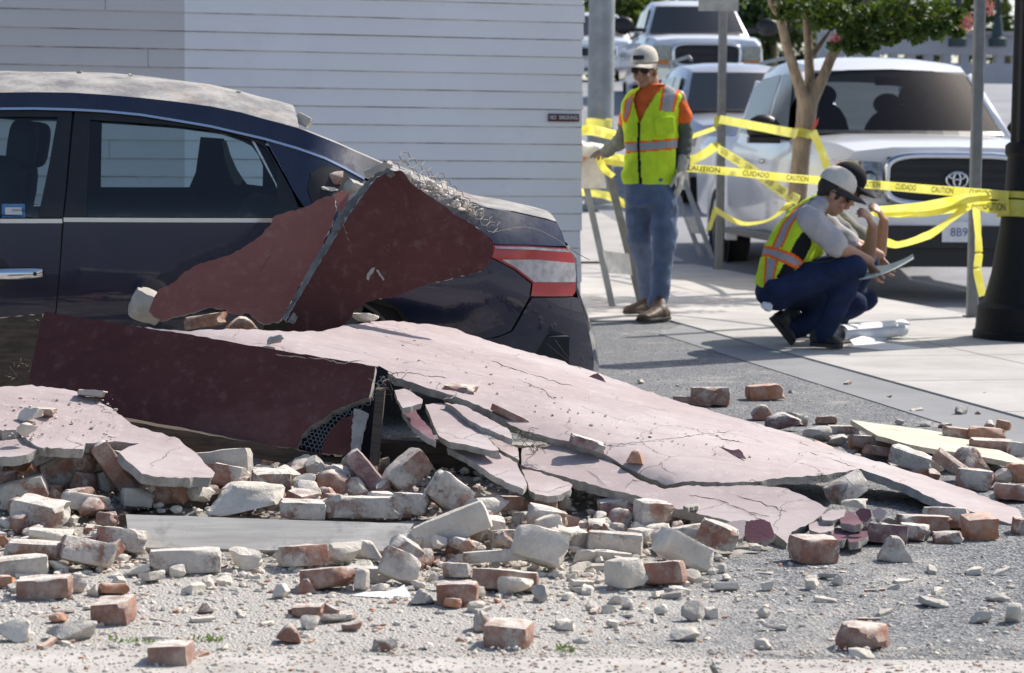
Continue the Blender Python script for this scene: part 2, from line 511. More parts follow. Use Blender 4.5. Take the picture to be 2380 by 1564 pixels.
def paint_mat(name, col, dust=0.0, rough=.28, metal=.0, coat=.7, dustc=(.43, .415, .385)):
    m = Mat(name, rough, metal, .5, coat)
    c = m.mix(0.0, col, col)
    if dust:
        co = m.coord('Object')
        f = m.noise(6, 6, .65, co); g = m.noise(70, 4, .7, co)
        d = m.math('MULTIPLY', m.up(.22, .75), m.ramp(m.math('ADD', m.math('MULTIPLY', f, .7), m.math('MULTIPLY', g, .3)), .34, .62, .35, 1.0))
        film = m.ramp(m.math('ADD', m.math('MULTIPLY', f, .5), m.math('MULTIPLY', g, .5)), .5, .72, 0, .05)
        d = m.math('MAXIMUM', m.math('MULTIPLY', d, dust), film)
        rust = m.math('MULTIPLY', m.ramp(m.noise(4.5, 5, .6, co), .55, .7), m.up(.15, .5))
        dc = m.mix(m.math('MULTIPLY', rust, .55), dustc, (.42, .24, .15))
        c = m.mix(d, col, dc)
        m.rough(m.ramp(d, 0, .6, rough, .9))
        m.put(m.b.inputs['Coat Weight'], m.ramp(d, 0, .5, coat, 0.0))
    m.color(c)
    return m.done()
M_NAVY = paint_mat('navy_car_paint', (.004, .009, .038), .95, .25, .25)
M_WHITEPAINT = paint_mat('white_car_paint', (.72, .73, .75), 0, .3)
M_SILVER = paint_mat('silver_car_paint', (.5, .51, .53), 0, .28, .55)
M_BLACKTRIM = plain('black_trim', (.012, .012, .014), .4, var=.2)
M_DARKIN = plain('dark_interior', (.018, .02, .024), .8)
M_BEIGEIN = plain('beige_interior_trim', (.42, .41, .34), .8)
M_CHROME = plain('chrome', (.72, .73, .76), .12, 1.0, var=.03)
M_RUBBER = plain('tyre_rubber', (.014, .014, .015), .85, bump=.3)
M_RIM = plain('wheel_alloy', (.16, .16, .17), .35, .9)
def glass_mat(name, tint, refl=.12, rough=.02):
    m = bpy.data.materials.new(name); m.use_nodes = True
    t = m.node_tree; t.nodes.clear()
    out = t.nodes.new('ShaderNodeOutputMaterial'); mx = t.nodes.new('ShaderNodeMixShader')
    tr = t.nodes.new('ShaderNodeBsdfTransparent'); gl = t.nodes.new('ShaderNodeBsdfGlossy'); fr = t.nodes.new('ShaderNodeFresnel')
    tr.inputs[0].default_value = (*tint, 1); gl.inputs['Roughness'].default_value = rough; fr.inputs[0].default_value = 1.5
    gl.inputs[0].default_value = (1, 1, 1, 1)
    ad = t.nodes.new('ShaderNodeMath'); ad.inputs[1].default_value = refl - .04
    t.links.new(fr.outputs[0], ad.inputs[0]); t.links.new(ad.outputs[0], mx.inputs[0])
    t.links.new(tr.outputs[0], mx.inputs[1]); t.links.new(gl.outputs[0], mx.inputs[2]); t.links.new(mx.outputs[0], out.inputs[0])
    return m
M_GLASS = glass_mat('tinted_glass', (.66, .76, .78), .05)
M_WINDSHIELD = glass_mat('windshield_glass', (.15, .18, .2), .012)
M_CLEAR = glass_mat('clear_plastic', (.9, .92, .93), .1)
M_STEEL = plain('galvanised_steel', (.27, .29, .3), .5, .45, var=.15, scale=5)
M_STEELD = plain('dull_steel_post', (.2, .205, .2), .6, .3, var=.12)
M_BLACKPOST = plain('black_post_paint', (.007, .0075, .009), .6, var=.3, scale=3, spec=.25)
def tape_mat():
    m = Mat('caution_tape_film', .38)
    c = m.mix(m.ramp(m.noise(9, 4, .6), .3, .7), (.78, .72, .09), (.88, .84, .22))
    m.color(c)
    tl = m.n('ShaderNodeBsdfTranslucent', None, Color=c)
    mx = m.n('ShaderNodeMixShader', None, _0=.5, _1=m.b.outputs[0], _2=tl.outputs[0])
    m.t.links.new(mx.outputs[0], m.t.nodes['Material Output'].inputs[0])
    return m.done()
M_TAPE = tape_mat()
M_INK = plain('black_ink', (.02, .018, .01), .6)
def leaf_mat(name, c1, c2, tr=.35, kind='Object', scale=30):
    m = Mat(name, .55, spec=.3)
    c = m.mix(m.ramp(m.noise(scale, 2, .5), .35, .65), c1, c2)
    m.color(c)
    tl = m.n('ShaderNodeBsdfTranslucent', None, Color=m.mix(.5, c, (.25, .4, .02)))
    mx = m.n('ShaderNodeMixShader', None, _0=tr, _1=m.b.outputs[0], _2=tl.outputs[0])
    m.t.links.new(mx.outputs[0], m.t.nodes['Material Output'].inputs[0])
    return m.done()
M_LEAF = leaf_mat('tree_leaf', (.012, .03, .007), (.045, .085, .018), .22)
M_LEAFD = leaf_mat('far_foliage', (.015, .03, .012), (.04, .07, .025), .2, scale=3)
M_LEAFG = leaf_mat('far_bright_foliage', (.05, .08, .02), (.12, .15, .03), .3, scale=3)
M_BARK = wood_mat('smooth_bark', (.15, .115, .078), (.27, .21, .145), (8, 8, 1.2), 3, .8)
M_FLOWER = leaf_mat('pink_flower', (.6, .12, .22), (.75, .25, .36), .4)
M_GRASS = leaf_mat('grass_blade', (.09, .17, .03), (.2, .3, .06), .35)
M_PAPER = plain('white_paper', (.75, .76, .78), .7, var=.05)
M_MAP = plain('printed_map_sheet', (.5, .56, .5), .7, var=.16, scale=22)
M_WIRE = plain('rusty_wire', (.07, .06, .05), .55, .6, var=.3)
# clothing and skin
def cloth(name, col, var=.14, scale=16, rough=.9, bump=.3):
    return plain(name, col, rough, 0, var, scale, bump, 130, spec=.2)
M_LIME = cloth('lime_vest_fabric', (.54, .72, .035), .1)
M_ORANGE = cloth('orange_tape_trim', (.85, .14, .02), .05)
M_REFLECT = cloth('grey_reflective_tape', (.32, .32, .33), .06)
M_BLACKCLOTH = cloth('black_mesh_fabric', (.012, .013, .017))
M_TSHIRT = cloth('orange_shirt', (.62, .12, .03))
M_SLEEVE = cloth('grey_green_sleeve', (.1, .11, .1))
M_JEANS = cloth('light_blue_jeans', (.11, .145, .225), .2, 9)
M_JEANSD = cloth('dark_blue_jeans', (.014, .024, .062), .3, 7)
M_GLOVE = cloth('pale_work_glove', (.42, .39, .34))
M_LEATHER = plain('brown_boot_leather', (.075, .042, .025), .6, var=.3, bump=.2)
M_BLACKSHOE = plain('black_shoe', (.016, .015, .015), .6, var=.3)
M_SOLE = plain('shoe_sole', (.04, .036, .03), .8)
M_CAP = cloth('cream_cap', (.6, .55, .46), .08)
M_CAPG = cloth('tan_cap', (.6, .56, .49), .08)
M_CAPD = cloth('charcoal_cap', (.045, .045, .05), .1)
M_CAPB = cloth('black_cap', (.014, .014, .017), .1)
M_SHIRTG = cloth('lilac_grey_shirt', (.43, .41, .42), .07)
M_SHIRTD = cloth('grey_khaki_shirt', (.25, .25, .22), .12)
M_SKIN = plain('skin', (.36, .19, .125), .5, var=.1, scale=20)
M_HAIR = plain('dark_hair', (.02, .014, .01), .6)
M_SHADES = plain('dark_lens', (.006, .006, .007), .1, var=.1)
# ------------------------------------------------------------------ ground
def Zt(y):                       # the street climbs behind the workers
    k = [(-1e4, 0), (23, 0), (42, 2.1), (52, 2.75), (72, 3.1), (130, 3.4), (1e5, 3.4)]
    for (a, za), (b, zb) in zip(k, k[1:]):
        if a <= y <= b: return za + (zb - za) * (y - a) / (b - a)
def sheet(name, xs, ys, zf, mat, kind='structure'):
    v = [(x, y, zf(x, y)) for y in ys for x in xs]; n = len(xs)
    f = [(j * n + i, j * n + i + 1, (j + 1) * n + i + 1, (j + 1) * n + i) for j in range(len(ys) - 1) for i in range(n - 1)]
    me = mesh(name, v, f, mat)
    return tag(from_mesh(name, me, None, (0, 0, 0)), kind=kind)
sheet('street', [-900, -60, -20, 0, 20, 60, 900], [-60, 0, 12, 23, 28, 33, 38, 42, 47, 52, 60, 72, 90, 130, 300, 1500], lambda x, y: Zt(y) - .11, M_STREET)
SA, SU, SV = Vector((2.35, 9.0, 0)), Vector((-.2, .98, 0)).normalized(), Vector((.98, .2, 0)).normalized()
def sw(u, v, z=0.0): return SA + SU * u + SV * v + Vector((0, 0, z))
def poly_sheet(name, pts, mat, z, thick=.12, parent=None, kind='structure'):
    n = len(pts)
    v = [Vector((p[0], p[1], z)) for p in pts] + [Vector((p[0], p[1], z - thick)) for p in pts]
    f = [tuple(range(n)), tuple(range(2 * n - 1, n - 1, -1))] + [(i, n + i, n + (i + 1) % n, (i + 1) % n) for i in range(n)]
    o = bpy.data.objects.new(name, mesh(name, v, f, mat))
    link(o, parent); ORG[o.name] = Vector((0, 0, 0))
    if parent is None: tag(o, kind=kind)
    return o
a = sw(-12, .003); b = sw(14.0, .003)
poly_sheet('parking_lot', [(-40, -14), (a.x, -14), (a.x, a.y), (b.x, b.y), (b.x, 22.9), (-40, 22.9)], M_ASPHALT, 0)
# smoother patched strip of asphalt along the pavement
s0, s1, s2, s3 = sw(-9, -.003), sw(6.3, -.003), sw(5.6, -.34), sw(-9, -.52)
poly_sheet('asphalt_patch', [(p.x, p.y) for p in (s0, s1, s2, s3)], M_SEAL, .004, .003)
# pavement of cast slabs
sidewalk = empty('sidewalk', (0, 0, 0)); tag(sidewalk, kind='structure')
def slab(u0, u1, v0, v1):
    g = .006
    q = [sw(u0 + g, v0 + g), sw(u1 - g, v0 + g), sw(u1 - g, v1 - g), sw(u0 + g, v1 - g)]
    if q[0].y > 22.9: return
    c = 0.008
    v = [Vector((p.x, p.y, .012)) for p in q] + [Vector((p.x, p.y, -.11)) for p in q]
    obj('paving_slab', v, [(0, 1, 2, 3), (7, 6, 5, 4), (0, 4, 5, 1), (1, 5, 6, 2), (2, 6, 7, 3), (3, 7, 4, 0)], M_SIDEWALK, sidewalk)
us = [-7.0 + 1.36 * i for i in range(20)]
for i in range(len(us) - 1):
    slab(us[i], us[i + 1], 0, 1.05); slab(us[i], us[i + 1], 1.05, 2.1)
    if us[i] > 6.6:
        for k in range(1, 4): slab(us[i], us[i + 1], -1.2 * k, -1.2 * (k - 1))
q = [sw(-9, 2.1), sw(14.1, 2.1), sw(14.1, 2.28), sw(-9, 2.28)]
poly_sheet('kerb', [(p.x, p.y) for p in q], M_SIDEWALK, .009, .125)
q = [sw(15.42, -6), sw(40, -6), sw(40, 2.2), sw(15.42, 2.2)]
sheet('far_pavement', [0, 1], [0, .2, .4, .6, .8, 1], lambda x, y: 0, M_SIDEWALK)
fp = bpy.data.objects['far_pavement']
for vtx in fp.data.vertices:
    p = sw(14.1 + 31 * vtx.co.y, -6 + 8.2 * vtx.co.x); vtx.co = Vector((p.x, p.y, Zt(p.y) + .008))
# concrete apron along the bottom of the view
ap = [G(-700, 1520), G(-100, 1524), G(240, 1527), G(520, 1531), G(840, 1537), G(1000, 1541), G(1640, 1545), G(2380, 1550), G(3300, 1556)]
apr = empty('concrete_apron', (0, 0, 0)); tag(apr, kind='structure')
back = [(p.x, p.y) for p in ap]
def aslab(pts): 
    o = poly_sheet('apron_slab', pts, M_APRON, .014, .1, apr)
j = G(1640, 1545)
aslab(back[:7] + [(j.x + .03, 3.2), (-4.5, 3.2)])
aslab([(back[6][0] + .014, back[6][1])] + back[7:] + [(6, 3.2), (j.x + .044, 3.2)])

# ------------------------------------------------------------------ clapboard building
WC = G(1347, 742); WA = R(16.5)
we = Vector((math.cos(WA), math.sin(WA), 0)); wnrm = Vector((math.sin(WA), -math.cos(WA), 0))
bld = empty('clapboard_building', WC, WA, 'white clapboard building wall behind the crushed navy car', 'building')
def shade_grime_mat():  # lap shadow under each board put into the colour, mixed with joint dirt
    m = Mat('lap_shadow_grime', .8)
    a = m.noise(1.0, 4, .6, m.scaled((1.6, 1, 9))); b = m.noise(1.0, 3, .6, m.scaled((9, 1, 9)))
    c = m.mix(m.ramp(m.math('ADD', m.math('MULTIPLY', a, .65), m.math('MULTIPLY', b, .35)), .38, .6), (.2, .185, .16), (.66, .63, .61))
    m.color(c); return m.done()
M_SHADEGRIME = shade_grime_mat()
WL, WH, BS = 8.5, 3.6, 0.1135
core = MB(); core.box((-WL / 2, 2.5, WH / 2 - .02), (WL - .06, 4.99, WH))
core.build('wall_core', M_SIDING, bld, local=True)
row = 0; z = 0.02
rb = random.Random(3)
while z < WH - .1:
    cuts = [-WL, -WL + rb.uniform(2.0, 5.8), 0.0]
    for x0, x1 in zip(cuts, cuts[1:]):
        e0 = x0 + (.0015 if x0 > -WL else 0); e1 = (x1 - .0015) if x1 < 0 else rb.uniform(-.012, .006)
        n = 14; v = []; dz = [rb.uniform(-.0035, .0035) for _ in range(n + 1)]
        for i in range(n + 1):
            x = e0 + (e1 - e0) * i / n
            w = .0025 * noise.noise(Vector((x * 1.3, row * 7.1, 0)))
            v += [(x, -.023 + w, z + dz[i] * .5), (x, -.0125 + w, z + BS - .0065), (x, -.0125 + w, z + BS + .008), (x, .004, z + BS + .008), (x, .004, z + dz[i] * .5)]
        rings = [v[5 * i:5 * i + 5] for i in range(n + 1)]
        vv, ff = loft([[Vector(p) for p in r] for r in rings])
        obj('clapboard', vv, ff, [M_SIDING, M_SHADEGRIME], bld, local=True, fm=[1 if k % 5 == 1 and k < 5 * n else 0 for k in range(len(ff))])
    z += BS; row += 1
def wallpt(px, py, off=0.0):
    r = ray(px, py); t = (WC + wnrm * off - CAMP).dot(wnrm) / r.dot(wnrm); return CAMP + r * t

def text_mesh(body, size=1.0, align='CENTER', bold=0.0):
    cu = bpy.data.curves.new('lettering', 'FONT'); cu.body = body; cu.size = size; cu.align_x = align; cu.align_y = 'CENTER'; cu.offset = bold; cu.resolution_u = 3
    o = bpy.data.objects.new('lettering', cu); COL.objects.link(o)
    dg = bpy.context.evaluated_depsgraph_get(); ev = o.evaluated_get(dg); me = ev.to_mesh()
    v = [q.co.copy() for q in me.vertices]; f = [tuple(p.vertices) for p in me.polygons]
    ev.to_mesh_clear(); bpy.data.objects.remove(o); bpy.data.curves.remove(cu)
    return v, f
M_SIGNRED = plain('maroon_sign_face', (.085, .012, .02), .5, var=.08)
M_SIGNWHITE = plain('white_sign_letter', (.62, .62, .62), .5, var=.03)
c = wallpt(1310, 273.5, .03); zz = Vector((0, 0, 1))
sg = empty('no_smoking_sign', c, 0, 'small maroon NO SMOKING sign on the white clapboard wall', 'sign')
sw_, sh_ = .212, .05
rotw = Matrix.Rotation(WA, 3, 'Z')
MB().box(c, (sw_, .006, sh_), rotw).build('sign_plate', M_SIGNRED, sg)
tv, tf = text_mesh('NO  SMOKING', .036, bold=.0008)
w0 = max(p.x for p in tv) - min(p.x for p in tv); k = .19 / w0
obj('lettering', [c + we * (p.x * k) + zz * (p.y * 1.02) + wnrm * .0045 for p in tv], tf, M_SIGNWHITE, sg)

# ------------------------------------------------------------------ far background
par = empty('bridge_parapet', W(2150, 195, 78), 0, 'pale concrete bridge parapet with square openings behind the parked trucks', 'parapet')
mb = MB(); y0 = 78.0; zb = Zt(78) - .2
def pz(y): return W(1190, y, 78).z
L, Rr = W(1900, 150, 78).x, W(2600, 150, 78).x
top, lo_, hi_ = pz(72), pz(137), pz(118)
mb.box(((L + Rr) / 2, y0, (top + hi_) / 2), (Rr - L, .5, top - hi_))
mb.box(((L + Rr) / 2, y0, (lo_ + zb) / 2), (Rr - L, .5, lo_ - zb))
xx = L
while xx < Rr:
    mb.box((xx + .14, y0 + .02, (lo_ + hi_) / 2), (.28, .45, lo_ - hi_ - .001)); xx += .58
mb.build('parapet_wall', M_PARAPET, par)
MB().box(((L + Rr) / 2, y0 - .05, top + .06), (Rr - L, .75, .12)).build('coping', M_PARAPET, par)
M_TEAL = plain('dark_teal_iron', (.03, .05, .055), .5)
for i, (px, lab) in enumerate(((2225, 'dark teal lamp post on the parapet, left of the two'), (2318, 'dark teal lamp post on the parapet, beside the black pole'))):
    b0 = W(px, 108, 77.2); lp = empty('lamp_post', b0, 0, lab, 'lamp post', 'lamp posts on the bridge parapet')
    v, f = tube([b0, b0 + zz * .25, b0 + zz * .3, b0 + zz * .9, b0 + zz * 1.0], [.3, .3, .2, .12, .09], 10); obj('base', v, f, M_TEAL, lp, smooth=True, sharp=35)
    v, f = tube([b0 + zz * 1.0, b0 + zz * 3.8], [.08, .06], 10); obj('shaft', v, f, M_TEAL, lp, smooth=True)
    v, f = ellip(b0 + zz * 4.05, (.2, 0, 0), (0, .2, 0), (0, 0, .3)); obj('lantern', v, f, M_PAPER, lp, smooth=True)

def crown(center, rad, n, leaf, mats, seed, clumps=26, name='crown', parent=None, flat=.8, gap=.55):
    rr = random.Random(seed); v = []; f = []
    c = Vector(center); cl = []
    for _ in range(clumps):
        d = Vector((rr.gauss(0, 1), rr.gauss(0, 1), rr.gauss(0, 1))).normalized() * (rr.random() ** .4)
        cl.append((c + Vector((d.x * rad[0], d.y * rad[1], d.z * rad[2])), rr.uniform(.18, .36) * (rad[0] + rad[2]) / 2))
    for _ in range(n):
        o, q = cl[rr.randrange(clumps)]
        d = Vector((rr.gauss(0, 1), rr.gauss(0, 1), rr.gauss(0, flat))).normalized() * (q * rr.random() ** .5)
        p = o + d
        nrm = (d.normalized() + Vector((rr.gauss(0, .6), rr.gauss(0, .6), rr.gauss(.4, .6)))).normalized()
        a = nrm.orthogonal().normalized(); a.rotate(Matrix.Rotation(rr.uniform(0, 6.28), 3, nrm)); b = nrm.cross(a)
        s = leaf * rr.uniform(.6, 1.3); k = len(v)
        v += [p - a * s, p + b * s * .45 + nrm * s * .1, p + a * s, p - b * s * .45 + nrm * s * .1]
        f.append((k, k + 1, k + 2, k + 3))
    return obj(name, v, f, mats, parent, normals=False)
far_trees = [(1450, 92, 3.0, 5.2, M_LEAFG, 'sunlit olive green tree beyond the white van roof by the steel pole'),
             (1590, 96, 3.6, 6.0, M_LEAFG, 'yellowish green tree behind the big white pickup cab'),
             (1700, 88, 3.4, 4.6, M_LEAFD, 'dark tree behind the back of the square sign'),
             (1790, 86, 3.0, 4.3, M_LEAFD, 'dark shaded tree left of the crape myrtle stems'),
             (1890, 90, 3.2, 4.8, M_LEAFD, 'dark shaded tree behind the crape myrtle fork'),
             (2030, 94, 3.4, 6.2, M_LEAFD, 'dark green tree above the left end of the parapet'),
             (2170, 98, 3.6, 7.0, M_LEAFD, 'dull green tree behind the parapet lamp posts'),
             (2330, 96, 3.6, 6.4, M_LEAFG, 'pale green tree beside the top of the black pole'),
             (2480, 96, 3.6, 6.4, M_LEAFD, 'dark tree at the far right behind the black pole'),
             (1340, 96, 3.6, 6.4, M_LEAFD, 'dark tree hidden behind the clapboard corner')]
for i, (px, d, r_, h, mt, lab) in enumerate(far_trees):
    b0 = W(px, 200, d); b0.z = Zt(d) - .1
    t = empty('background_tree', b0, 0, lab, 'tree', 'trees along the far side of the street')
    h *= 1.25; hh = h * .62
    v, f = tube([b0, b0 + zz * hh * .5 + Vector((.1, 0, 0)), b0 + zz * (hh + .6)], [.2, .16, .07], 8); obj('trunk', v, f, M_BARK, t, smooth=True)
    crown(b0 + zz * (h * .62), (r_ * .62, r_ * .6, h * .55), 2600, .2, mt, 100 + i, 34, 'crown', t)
hedge = random.Random(5)
# ------------------------------------------------------------------ the crushed sedan
TH = R(8); CQ = W(640, 600, 9.3); CQ.z = 0
ce = Vector((math.cos(TH), math.sin(TH), 0)); cn = Vector((-math.sin(TH), math.cos(TH), 0))
CARW = 1.74
XREAR = 1.27
def Yf(X, Z):
    y = 0.0
    if Z < .6: y += .10 * ((.6 - Z) / .4) ** 2
    t = sstep(.12, .42, X)
    if Z > .86: y += (1 - t) * .30 * (Z - .86)
    if Z > .72: y += t * .72 * (Z - .72) ** 1.25
    if X > XREAR - .55: y += .26 * ((X - (XREAR - .55)) / .55) ** 2.2
    if X < -2.75: y += .3 * ((-2.75 - X) / .6) ** 2
    return min(y, .5)
def carpt(px, py, far=False, extra=0.0):
    r = ray(px, py); y0 = CARW if far else 0.0
    for _ in range(9):
        t = (CQ + cn * y0 - CAMP).dot(cn) / r.dot(cn); p = CAMP + r * t
        X = (p - CQ).dot(ce); Z = p.z
        y0 = (CARW - Yf(X, Z)) if far else Yf(X, Z)
        y0 += extra
    return X, y0, Z
def L2(pxs): return [(lambda q: (q[0], q[2]))(carpt(*p)) for p in pxs]
car = empty('damaged_sedan', CQ, TH, 'dusty dark blue sedan crushed under fallen wall slabs', 'car')
def fine(poly, step=.05): return resample(poly, step, 0)
def panel(name, loc2, mat, parent=None, off=0.0, holes=(), step=.05, mirror=True, thick=0.0):
    ol = fine(loc2, step); hs = [fine(h, step) for h in holes]
    xs = [p[0] for p in ol]; ys = [p[1] for p in ol]; inn = []
    g = .055; x = min(xs) + g / 2
    while x < max(xs):
        z_ = min(ys) + g / 2
        while z_ < max(ys):
            if inside((x, z_), ol) and not any(inside((x, z_), h) for h in hs) and min((x - a[0]) ** 2 + (z_ - a[1]) ** 2 for a in ol) > (step * .5) ** 2: inn.append((x, z_))
            z_ += g
        x += g
    v2, fc = cdt(ol, inn, hs)
    out = []
    for side in ((0, 1) if mirror else (0,)):
        vs = []
        for p in v2:
            y = Yf(p.x, p.y) + off
            vs.append(Vector((p.x, CARW - y if side else y, p.y)))
        F_ = [t if side else tuple(reversed(t)) for t in fc]
        if thick:
            n0 = len(vs); sgn = -1 if side else 1
            bd = boundary(F_)
            vs = vs + [q + Vector((0, sgn * thick, 0)) for q in vs]
            F_ = F_ + [(b, a, a + n0, b + n0) for a, b in bd]
        me = mesh(name, vs, F_, mat, smooth=True)
        # orient outwards
        bm = bmesh.new(); bm.from_mesh(me); bm.normal_update()
        s = sum(f.normal.y * f.calc_area() for f in bm.faces if abs(f.normal.y) > .3)
        if (s > 0) != bool(side): bmesh.ops.reverse_faces(bm, faces=bm.faces)
        bm.to_mesh(me); bm.free()
        me.set_sharp_from_angle(angle=R(30))
        o = from_mesh(name, me, (parent if not side else FARP.get(parent.name, parent)) if parent else car)
        out.append(o)
    if len(out) == 2: FARP[out[0].name] = out[1]
    return out[0]
FARP = {}
def across(name, near, mat, crown=.05, bulge=0.0, n=13, parent=None, inset=0.0, dents=0.0, smooth=True):
    """surface from a near-side edge line to its mirror image on the far side"""
    rows = []
    for i, (X, Y, Z) in enumerate(near):
        r = []
        for j in range(n):
            t = j / (n - 1); s = 1 - (2 * t - 1) ** 2
            y = (Y + inset) + (CARW - 2 * (Y + inset)) * t
            p = Vector((X + bulge * s, y, Z + crown * (1 - abs(2 * t - 1) ** 2.6)))
            if dents: p.z -= dents * max(0, noise.noise(p * 3.1)) * s
            r.append(p)
        rows.append(r)
    v, f = loft(rows, caps=False, closed=False)
    me = mesh(name, v, f, mat, smooth=smooth)
    return from_mesh(name, me, parent or car)
ditch = [carpt(*p) for p in ((0, 215), (80, 214), (163, 215), (245, 220), (327, 227), (408, 236), (490, 247), (560, 261), (613, 276), (660, 288), (695, 298))]
pre = [(-1.95, Yf(-1.95, 1.2), 1.2), (-1.75, Yf(-1.75, 1.27), 1.27), (-1.5, Yf(-1.5, 1.315), 1.315)]
across('roof', pre + ditch, M_NAVY, .105, 0, 17, dents=.02)
rail = [(-2.0, 1.2), (-1.75, 1.275), (-1.5, 1.32)] + L2([(0, 215), (163, 215), (245, 220), (327, 227), (408, 236), (490, 247), (560, 261), (613, 276), (695, 298), (713, 305), (788, 335), (862, 368), (905, 387), (884, 424), (847, 413), (800, 387), (755, 365), (690, 341), (613, 320), (550, 306), (490, 292), (408, 278), (327, 265), (245, 257), (170, 253), (80, 251), (0, 251)]) + [(-1.5, 1.25), (-1.72, 1.2)]
panel('roof_rail', rail, M_NAVY, off=-.002)
rear_glass_l = L2([(208, 278), (300, 284), (409, 292), (531, 308), (585, 326), (613, 340), (632, 366), (644, 394), (644, 504), (200, 503.5), (203, 400)])
front_glass_l = [(-1.45, 1.215), (-1.2, 1.235)] + L2([(0, 271.5), (70, 271), (133, 272), (112, 390), (88, 506)]) + [(-1.2, .86), (-1.72, .88), (-1.78, .95)]
frame_f = [(-1.74, 1.195), (-1.5, 1.245), (-1.2, 1.262)] + L2([(0, 254), (80, 254), (168, 256), (162, 320), (152, 443), (145, 507)]) + [(-1.2, .85), (-1.85, .88)]
frame_r = L2([(174, 257), (245, 260), (327, 268), (408, 281), (490, 295), (550, 309), (611, 324), (644, 382), (678, 442), (704, 506), (148, 506), (156, 443), (167, 320)])
fd = [(-1.86, .87)] + L2([(0, 510), (144, 510), (139, 607), (129, 721)]) + [(-.93, .25), (-1.75, .25), (-1.98, .5)]
front_door = panel('front_door', fd, M_NAVY, thick=.03)
panel('window_frame', frame_f, M_BLACKTRIM, front_door, off=.012, holes=[front_glass_l], thick=.02)
panel('window_glass', front_glass_l, M_GLASS, front_door, off=.022)
rd = L2([(149, 510), (400, 510), (704, 509), (716, 560), (700, 620), (650, 690), (612, 760)]) + [(-.02, .25), (-.885, .25)] + L2([(132, 721), (142, 607)])
rear_door = panel('rear_door', rd, M_NAVY, thick=.03)
panel('window_frame', frame_r, M_BLACKTRIM, rear_door, off=.012, holes=[rear_glass_l], thick=.02)
panel('window_glass', rear_glass_l, M_GLASS, rear_door, off=.022)
qz = L2([(620, 328), (690, 347), (755, 371), (800, 393), (845, 418), (880, 428), (905, 392), (960, 415), (1050, 452), (1133, 485), (1196, 494), (1271, 511), (1293, 518), (1308, 548), (1316, 572), (1233, 569), (1146, 567), (1118, 576), (1144, 601), (1194, 627), (1235, 660), (1231, 690), (1220, 710), (1187, 769), (1159, 781), (985, 812), (973, 790), (957, 752), (927, 716), (877, 690), (805, 676), (770, 678), (735, 692), (712, 712), (705, 630), (721, 560), (709, 484), (680, 440), (648, 378)])
quarter = panel('rear_quarter', qz, M_NAVY, off=.001, thick=.03)
tl = [(1148, 569), (1233, 571), (1316, 577), (1330, 590), (1336, 606), (1338, 640), (1337, 678), (1330, 688), (1234, 688), (1238, 658), (1196, 625), (1146, 599), (1120, 578)]
M_RED = plain('red_lamp_lens', (.42, .008, .012), .15, var=.15, coat=.8)
M_CLEARL = plain('clear_lamp_lens', (.42, .4, .4), .18, var=.25, scale=30, coat=.8)
tail = panel('tail_light', L2(tl), M_RED, off=-.006, thick=.02)
panel('clear_lens', L2([(1165, 603), (1250, 603), (1335, 611), (1338, 640), (1337, 655), (1241, 655), (1199, 622)]), M_CLEARL, tail, off=-.010)
panel('upper_lens', L2([(1150, 572), (1233, 574), (1314, 579), (1326, 586), (1240, 580), (1150, 577)]), M_CLEARL, tail, off=-.010)
bm_ = L2([(1237, 693), (1330, 691), (1344, 693), (1355, 723), (1364, 756), (1372, 785), (1377, 812), (1380, 845), (1378, 880), (1368, 900), (1250, 905), (1090, 905), (1082, 850), (1078, 792), (1159, 785), (1191, 772), (1225, 712)])
bumper = panel('rear_bumper', bm_, M_NAVY, off=-.002, thick=.03)
def strip(name, pts, w, mat, off=-.006, parent=None):
    top_ = [(x, y - w / 2) for x, y in pts]; bot = [(x, y + w / 2) for x, y in reversed(pts)]
    return panel(name, L2(top_ + bot), mat, parent, off=off, thick=.008)
strip('chrome_strip', [(0, 252.5), (80, 252), (170, 254.5), (245, 258.5), (327, 266.5), (408, 279.5), (490, 293.5), (550, 307.5), (613, 322), (690, 344), (755, 367), (800, 389), (847, 415)], 5.5, M_CHROME)
strip('chrome_strip', [(0, 513.5), (145, 513.5)], 10, M_CHROME, parent=front_door)
strip('chrome_strip', [(148, 510.5), (400, 511.5), (700, 512)], 10, M_CHROME, parent=rear_door)
# black structure behind the panel gaps
shell = panel('inner_shell', [(-1.98, .27), (-1.98, .86), (-1.9, .9)] + L2([(0, 506), (148, 500), (700, 512), (905, 400), (1133, 495), (1290, 530), (1310, 590), (1325, 660), (1320, 820)]) + [(XREAR - .08, .27), (.8, .27)] + L2([(970, 790), (920, 720), (805, 685), (730, 700), (690, 740)]) + [(.05, .27)], M_BLACKTRIM, off=.03)
panel('door_pillar', L2([(140, 262), (205, 264), (196, 400), (192, 508), (110, 508), (128, 400)]), M_BLACKTRIM, off=.05)
# deck, rear window, rear face
deckn = [carpt(*p) for p in ((905, 396), (960, 415), (1050, 452), (1133, 482), (1196, 491), (1271, 508))]
deckr = [carpt(*p) for p in ((1293, 515), (1308, 545), (1316, 571))]
pil = [carpt(*p) for p in ((695, 298), (713, 305), (788, 335), (862, 368), (905, 387))]
M_DGLASS = paint_mat('dusty_broken_glass', (.03, .035, .04), .8, .3)
across('rear_window', pil, M_DGLASS, .02, 0, 13, inset=.05)
across('trunk_lid', deckn + deckr, M_NAVY, .035, .03, 15, inset=.004, dents=.03)
rearf = [carpt(*p) for p in ((1316, 573), (1336, 606), (1338, 670), (1344, 693), (1364, 756), (1377, 812), (1379, 845))]
rearf += [carpt(1379, 880), carpt(1368, 900)]
across('rear_fascia', rearf, M_NAVY, 0, .08, 13)
